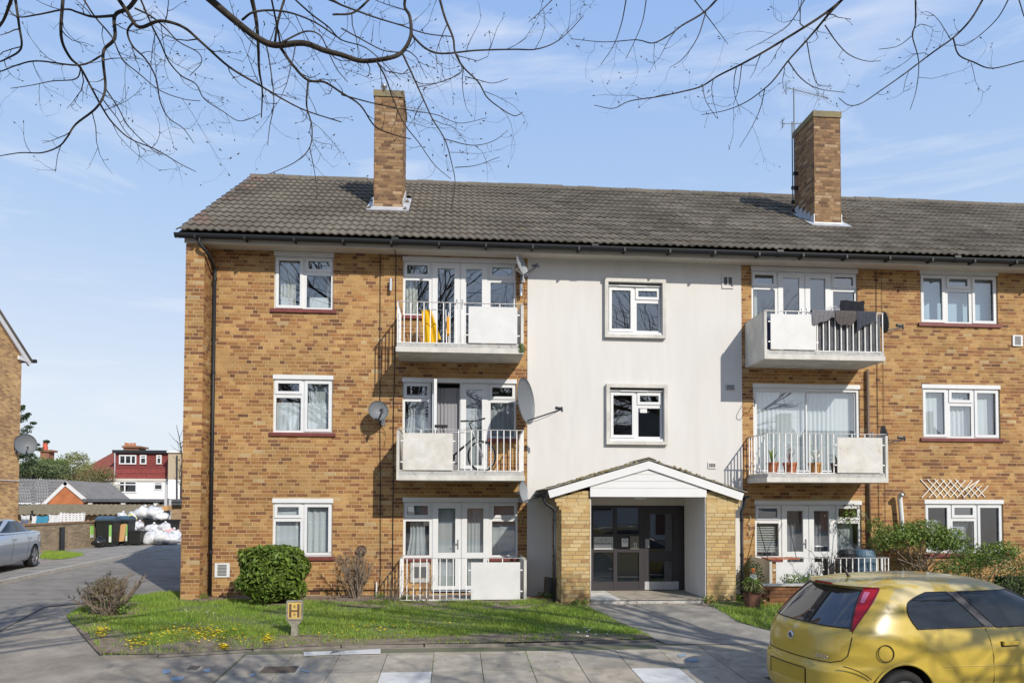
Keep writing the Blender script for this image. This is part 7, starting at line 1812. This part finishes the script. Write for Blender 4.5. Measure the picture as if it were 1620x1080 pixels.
LEFT = [  # pixels, start width, end width, how far along Y
 (A([(965,-30),(1130,110),(1230,185),(1310,215),(1440,205),(1540,240)])+B([(0,260),(100,290),(230,275),(290,245),(330,170),(325,80),(300,30),(310,-40)]), 14, 5, 0),
 (A([(1330,225),(1390,310),(1460,380),(1540,390)])+B([(0,440),(90,500),(160,600),(250,640),(330,660)]), 7, 2, 1),
 (A([(1462,388),(1455,500),(1480,600),(1470,700),(1400,770),(1280,825)]), 4.5, 1.3, 1),
 (A([(1470,700),(1490,800),(1505,900),(1500,950)]), 2, 1, 1),
 (A([(655,-20),(610,40),(545,75),(545,180),(495,235),(490,300),(500,400),(490,460),(450,520),(360,590),(320,650),(280,695),(200,725),(100,725),(0,740)]), 8, 1.5, 0),
 (A([(545,75),(440,80),(370,60),(310,45),(180,70),(80,80),(30,30)]), 6, 2, 1),
 (A([(545,-30),(600,50),(660,130),(760,100),(870,130),(960,205),(1090,320),(1240,410),(1340,470),(1450,525),(1620,580)]), 8, 2, 0),
 (A([(640,100),(605,150),(630,220),(690,280),(740,370),(760,480),(800,560),(870,610),(920,680)]), 5, 1.3, 1),
 (A([(300,-20),(290,170),(330,270),(380,320),(430,410),(490,520),(540,590),(620,660),(740,710),(850,775),(930,815)]), 7, 1.3, 0),
 (A([(490,260),(380,310),(180,290),(80,310),(0,340),(-80,350)]), 4, 2, 1),
 (A([(385,320),(360,375),(250,385),(150,405),(50,420)]), 3, 1.2, 1),
 (A([(500,420),(560,510),(610,600),(700,690),(760,740)]), 3, 1.2, 1),
 (A([(385,-20),(450,80),(530,175),(580,280),(660,350),(760,430),(870,470),(950,480)]), 4, 1.2, 0),
 (A([(660,-20),(720,120),(760,200),(800,290),(860,360),(930,400),(970,470),(1060,530),(1140,575),(1240,540)]), 4, 1.3, 0),
 (A([(640,40),(720,80),(790,140),(850,200),(940,250),(955,300),(900,360)]), 4, 1.3, 1),
 (A([(70,-20),(90,120),(100,230),(30,280),(-20,300)]), 6, 2.5, 0),
 (A([(60,-20),(20,90),(-20,150)]), 7, 4, 0),
 (A([(1190,-30),(1215,90),(1225,200),(1230,330),(1245,430),(1240,560)]), 9, 2, 0),
 (A([(1260,200),(1280,300),(1300,480),(1280,600),(1270,690)]), 3.5, 1.2, 1),
 (A([(1150,95),(1200,60),(1290,50),(1390,65),(1500,110),(1620,190)]), 5, 3, 1),
 (A([(1305,200),(1320,100),(1355,-20)]), 5, 5, 1),
 (A([(1285,-20),(1310,100),(1330,205)]), 4, 4, 0),
 (A([(1380,-20),(1480,70),(1560,130)])+B([(0,190),(120,230),(230,330),(280,380)]), 4, 1.5, 0),
 (A([(1340,200),(1450,150),(1520,170),(1560,250),(1600,330)])+B([(30,390)]), 4, 1.5, 1),
 (B([(460,-30),(490,80),(530,180),(540,250),(580,320),(650,390),(690,460),(750,510),(820,550),(862,532)]), 6, 1.5, 0),
 (B([(332,165),(400,230),(480,255),(640,240),(820,235),(920,235),(1010,205),(1080,150),(1150,75)]), 5, 1.5, 1),
 (B([(290,255),(330,340),(380,450),(430,560),(490,660),(520,760),(540,870),(520,1000)]), 4.5, 1.3, 1),
 (B([(170,295),(210,370),(250,480),(300,590),(370,680),(440,780),(520,850)]), 4, 1.2, 1),
 (B([(0,25),(150,80),(280,120),(400,160),(530,175)]), 4, 2, 0),
 (B([(550,260),(570,340),(470,390),(360,415)]), 3, 1.2, 1),
 (B([(490,660),(620,690),(720,670),(790,620)]), 2.2, 1, 1),
 (B([(540,795),(640,785),(750,745)]), 2, 1, 1),
 (B([(0,450),(150,490),(300,520),(450,545),(560,585),(690,560)]), 3, 1, 1),
 (B([(0,135),(100,190),(200,240),(290,250)]), 3, 2, 1),
 (B([(150,-20),(60,60),(-40,70)]), 5, 4, 0),
 (B([(590,365),(650,380),(720,395),(790,375)]), 2.2, 1, 1),
]
RIGHT = [
 (Cc([(775,-20),(700,60),(650,120),(590,190),(500,290),(440,370),(390,420),(300,485),(200,525),(90,545)]), 6.5, 1.3, 0),
 (Cc([(790,-40),(740,15),(640,90),(480,190),(380,250),(280,305),(170,360),(90,410),(0,435)])+B([(1500,460),(1370,480),(1290,515),(1200,500)]), 7, 1.3, 0),
 (Cc([(180,-20),(100,60),(0,120)])+B([(1560,165),(1480,205),(1400,190),(1250,200),(1090,185)]), 5, 1.2, 0),
 (Cc([(1435,-20),(1370,90),(1290,175),(1200,240),(1120,300),(1040,360),(940,430),(850,490),(790,500),(740,465)]), 5, 1.5, 0),
 (Cc([(1105,-20),(1105,110),(1090,170),(1120,290),(1110,420),(1080,520)]), 4, 1.2, 0),
 (Cc([(1285,185),(1310,260),(1380,295),(1470,325),(1620,290),(1700,280)]), 3.5, 2, 1),
 (Cc([(1555,-20),(1500,80),(1420,160),(1340,215),(1290,210)]), 3, 1.2, 0),
 (Cc([(675,120),(730,200),(790,260),(870,290),(940,290)]), 3, 1.2, 1),
 (Cc([(500,290),(560,370),(640,420),(770,440)]), 3, 1.2, 1),
 (Cc([(590,200),(610,310),(640,400),(710,410)]), 2.5, 1.2, 1),
 (Cc([(390,420),(370,510),(330,600),(270,700)]), 2.4, 1, 1),
 (Cc([(280,310),(265,420),(240,500)]), 2.2, 1, 1),
 (Cc([(95,410),(110,480),(160,560)]), 2, 1, 1),
 (B([(1355,-20),(1330,110),(1290,220),(1230,310)]), 3, 1, 0),
 (B([(1450,-20),(1430,100),(1390,200),(1350,280)]), 2.5, 1, 0),
 (B([(1010,-10),(940,60),(890,105)]), 2.5, 1, 0),
 (Cc([(40,-20),(110,70),(170,150),(215,210)]), 3, 1, 0),
 (Cc([(110,60),(70,180),(0,280)])+B([(1560,320)]), 3, 1, 1),
 (Cc([(590,-20),(510,110),(430,170),(300,240)]), 3, 1, 0),
 (Cc([(1090,170),(1020,220),(930,235)]), 2, 1, 1),
 (Cc([(1590,-20),(1620,80)]), 3, 2, 0),
]
def street_tree(label, limbs, foot, crotch, Ybase, seed, moss_idx=(), spacing=.25):
    rr = random.Random(seed); t = thing('street_tree', foot, label, 'tree', 'street trees'); foot, crotch = Vector(foot), Vector(crotch)
    tk = MB(); tk.tube(smooth_path([foot-Vector((0,0,.3)), foot+Vector((.03,0,.3)), foot.lerp(crotch,.5)+Vector((.05,0,0)), crotch],5), [.34,.31,.29,.28]+[.26]*8+[.25]*4, 14); trunk = tk.obj('trunk', bark, t, smooth=True)
    mb = MB(); hb_ = MB(); last = {}
    for i, (px, w0, w1, child) in enumerate(limbs):
        Y = Ybase+rr.uniform(-.9,.9) if not child else None
        if child:   # start at the depth of the nearest existing limb pixel
            best = min(last.items(), key=lambda kv: min((kv[0][0]-px[0][0])**2+(kv[0][1]-px[0][1])**2 for _ in (0,)))
            Y = best[1]
        Y1 = Y+rr.uniform(-.5,.7)
        s, r = trace(mb, px, Y, Y1, w0, w1, rr, True, spacing)
        for j, q in enumerate(px): last[q] = Y+(Y1-Y)*j/(len(px)-1)
        if not child:
            d1 = (s-PY(*px[1], Y)).normalized(); d1.z = min(d1.z, .5)
            up = s+d1*.35+Vector((0,-.5,.10)); mid = up.lerp(crotch,.5)+Vector((rr.uniform(-.2,.2),rr.uniform(-.2,.2),rr.uniform(.2,.5)))
            hb_.tube(smooth_path([s, s+d1*.22+Vector((0,-.1,0)), up, mid, crotch+Vector((0,0,-.1))],5), [r+(.035+r*.5)*k/20 for k in range(21)], 8)
    # the rest of the crown, above and behind the viewer; it throws the dappled shade on the forecourt
    cr = MB()
    def okp(p): return p.z < -.77*p.y-.5 and (p.y < -15 or p.z > CAMH+.76*(p.y+CAMD)+.35) and p.z > 3.2
    def rec(p, d, L, r, lvl):
        q = [p]
        for k in range(4):
            d = (d+Vector((rr.gauss(0,.13),rr.gauss(0,.13),rr.gauss(0,.08)))).normalized(); nx = q[-1]+d*L/4
            if not okp(nx):
                if lvl: break
            q.append(nx)
        if len(q) < 2: return
        cr.tube(q, [r*(1-.4*k/len(q)) for k in range(len(q))], 6 if lvl < 2 else 4, cap=False)
        if lvl >= 4: return
        for k in range(3): rec(q[rr.randint(max(1,len(q)-3), len(q)-1)], (d+Vector((rr.gauss(0,.55),rr.gauss(0,.55),rr.gauss(.05,.3)))).normalized(), L*rr.uniform(.6,.85), r*.58, lvl+1)
    for k in range(9):
        a = 2*math.pi*k/9+rr.uniform(-.2,.2); rec(crotch+Vector((0,0,-.2)), Vector((math.cos(a), math.sin(a)*.9-.15, rr.uniform(.45,.9))).normalized(), 2.3, .10, 0)
    cr.obj('upper_branches', bark, t, smooth=True)
    if limbs: mb.obj('branches', bark, t, smooth=True)
    if limbs: hb_.obj('limbs', bark_moss if moss_idx else bark, t, smooth=True)
    return t
street_tree('leafless street tree with long drooping limbs over the lawn corner', LEFT, (-4.9,-13.0,-.3), (-4.6,-12.7,4.6), -9.9, 11)
street_tree('leafless street tree whose thin limbs hang over the right chimney', RIGHT, (9.3,-12.6,-.3), (9.0,-12.4,4.8), -10.0, 23, spacing=.36)
street_tree('leafless street tree standing on the kerb behind the viewpoint', [], (3.2,-17.6,-.4), (3.4,-17.4,4.2), -9.3, 31)
# whole leafless trees on the far side of the road; the windows mirror them
def bare_tree_mesh(seed, H_):
    rr = random.Random(seed); tk, br = MB(), MB()
    def rec(p, d, L, r, lvl, mb):
        q = [p]; n = 4
        for k in range(n): d = (d+Vector((rr.gauss(0,.09),rr.gauss(0,.09),rr.gauss(.03,.06)))).normalized(); q.append(q[-1]+d*L/n)
        mb.tube(q, [r*(1-.35*k/n) for k in range(n+1)], 8 if lvl < 2 else 4, cap=False)
        if lvl >= 6: return
        for k in range(3 if lvl < 5 else 2):
            e = (d+Vector((rr.gauss(0,.55),rr.gauss(0,.55),rr.gauss(.1,.3)))).normalized(); b = q[-1] if k == 0 else q[rr.randint(2,4)]; rec(b, e, L*rr.uniform(.62,.85), r*.60, lvl+1, br)
    rec(Vector((0,0,-.2)), Vector((0,0,1)), H_*.26, .26, 0, tk)
    return tk.mesh('trunk', bark, True), br.mesh('branches', bark, True)
tm, bm2 = bare_tree_mesh(3, 25)
for x, y, s, rz, lab in ((-10,-31,1.0,0,'tall leafless tree across the road behind a paved corner'),(-1.5,-34,1.1,2.1,'largest leafless tree across the road facing the balconies'),(7,-32,.95,4.0,'leafless tree across the road facing the porch'),(16,-33,1.05,5.2,'leafless tree across the road facing the right hand windows')):
    t = thing('roadside_tree', (x,y,-.4), lab, 'tree', 'trees across the road')
    for nm, me in (('trunk',tm),('branches',bm2)): o = put(nm, me); o.parent = t
    t.scale = (s,s,s); t.rotation_euler.z = rz
sheet('opposite_footway', [(-80,-24),(80,-24),(80,-20),(-80,-20)], footway, -.10, kind='structure', nx=4)

# houses across the road: seen in the windows, and they close the far side of the street
def street_house(x, w, m, label):
    t = thing('terraced_house', (x,-44,-.3), label, 'house', 'houses across the road'); y = -42.0
    mb = MB(); mb.box(x-w/2, x+w/2, y-8, y, -.4, 5.4); mb.prism([(x-w/2,y,5.4),(x-w/2,y-4,8.6),(x-w/2,y-8,5.4)], (w,0,0)); mb.obj('wall', m, t)
    mb = MB()
    for s_ in (-1, 1): mb.prism([(x-w/2-.2,y-4,8.75),(x-w/2-.2,y-4+s_*4.4,5.2),(x-w/2-.2,y-4+s_*4.4,5.32),(x-w/2-.2,y-4,8.88)], (w+.4,0,0))
    mb.obj('roof', tile_m, t)
    for zz in (1.0, 3.6):
        for dx in (-w*.28, w*.24):
            if zz < 2 and dx > 0: continue
            mb = MB(); frame_light(mb, x+dx-.9, x+dx+.9, zz, zz+1.3, y+.001, .09, .06); wdw = mb.obj('window', upvc, t); pane(wdw, x+dx-.8, x+dx+.8, zz+.09, zz+1.2, y+.02, car_glass)
    mb = MB(); mb.box(x+w*.24-.5, x+w*.24+.5, y+.001, y+.06, 0, 2.1); mb.obj('door', sill_m, t)
    mb = MB(); mb.box(x+w/2-1.2, x+w/2-.3, y-4.6, y-3.4, 7.8, 10.2); mb.obj('chimney', MATS['house_chimney'], t)
for k_, (x_, m_, lab_) in enumerate(((-30,bt_x,'buff brick house across the road furthest towards the side street'),(-19,MATS['house_render'],'white rendered house across the road beside the buff one'),(-8,bt_x,'buff brick house across the road opposite the left windows'),(3,red_x,'orange brick house across the road opposite the porch'),(14,MATS['house_render'],'white rendered house across the road right of the orange one'),(25,bt_x,'buff brick house across the road opposite the right windows'),(36,red_x,'orange brick house at the end of the row across the road'))):
    street_house(x_, 9.6, m_, lab_)
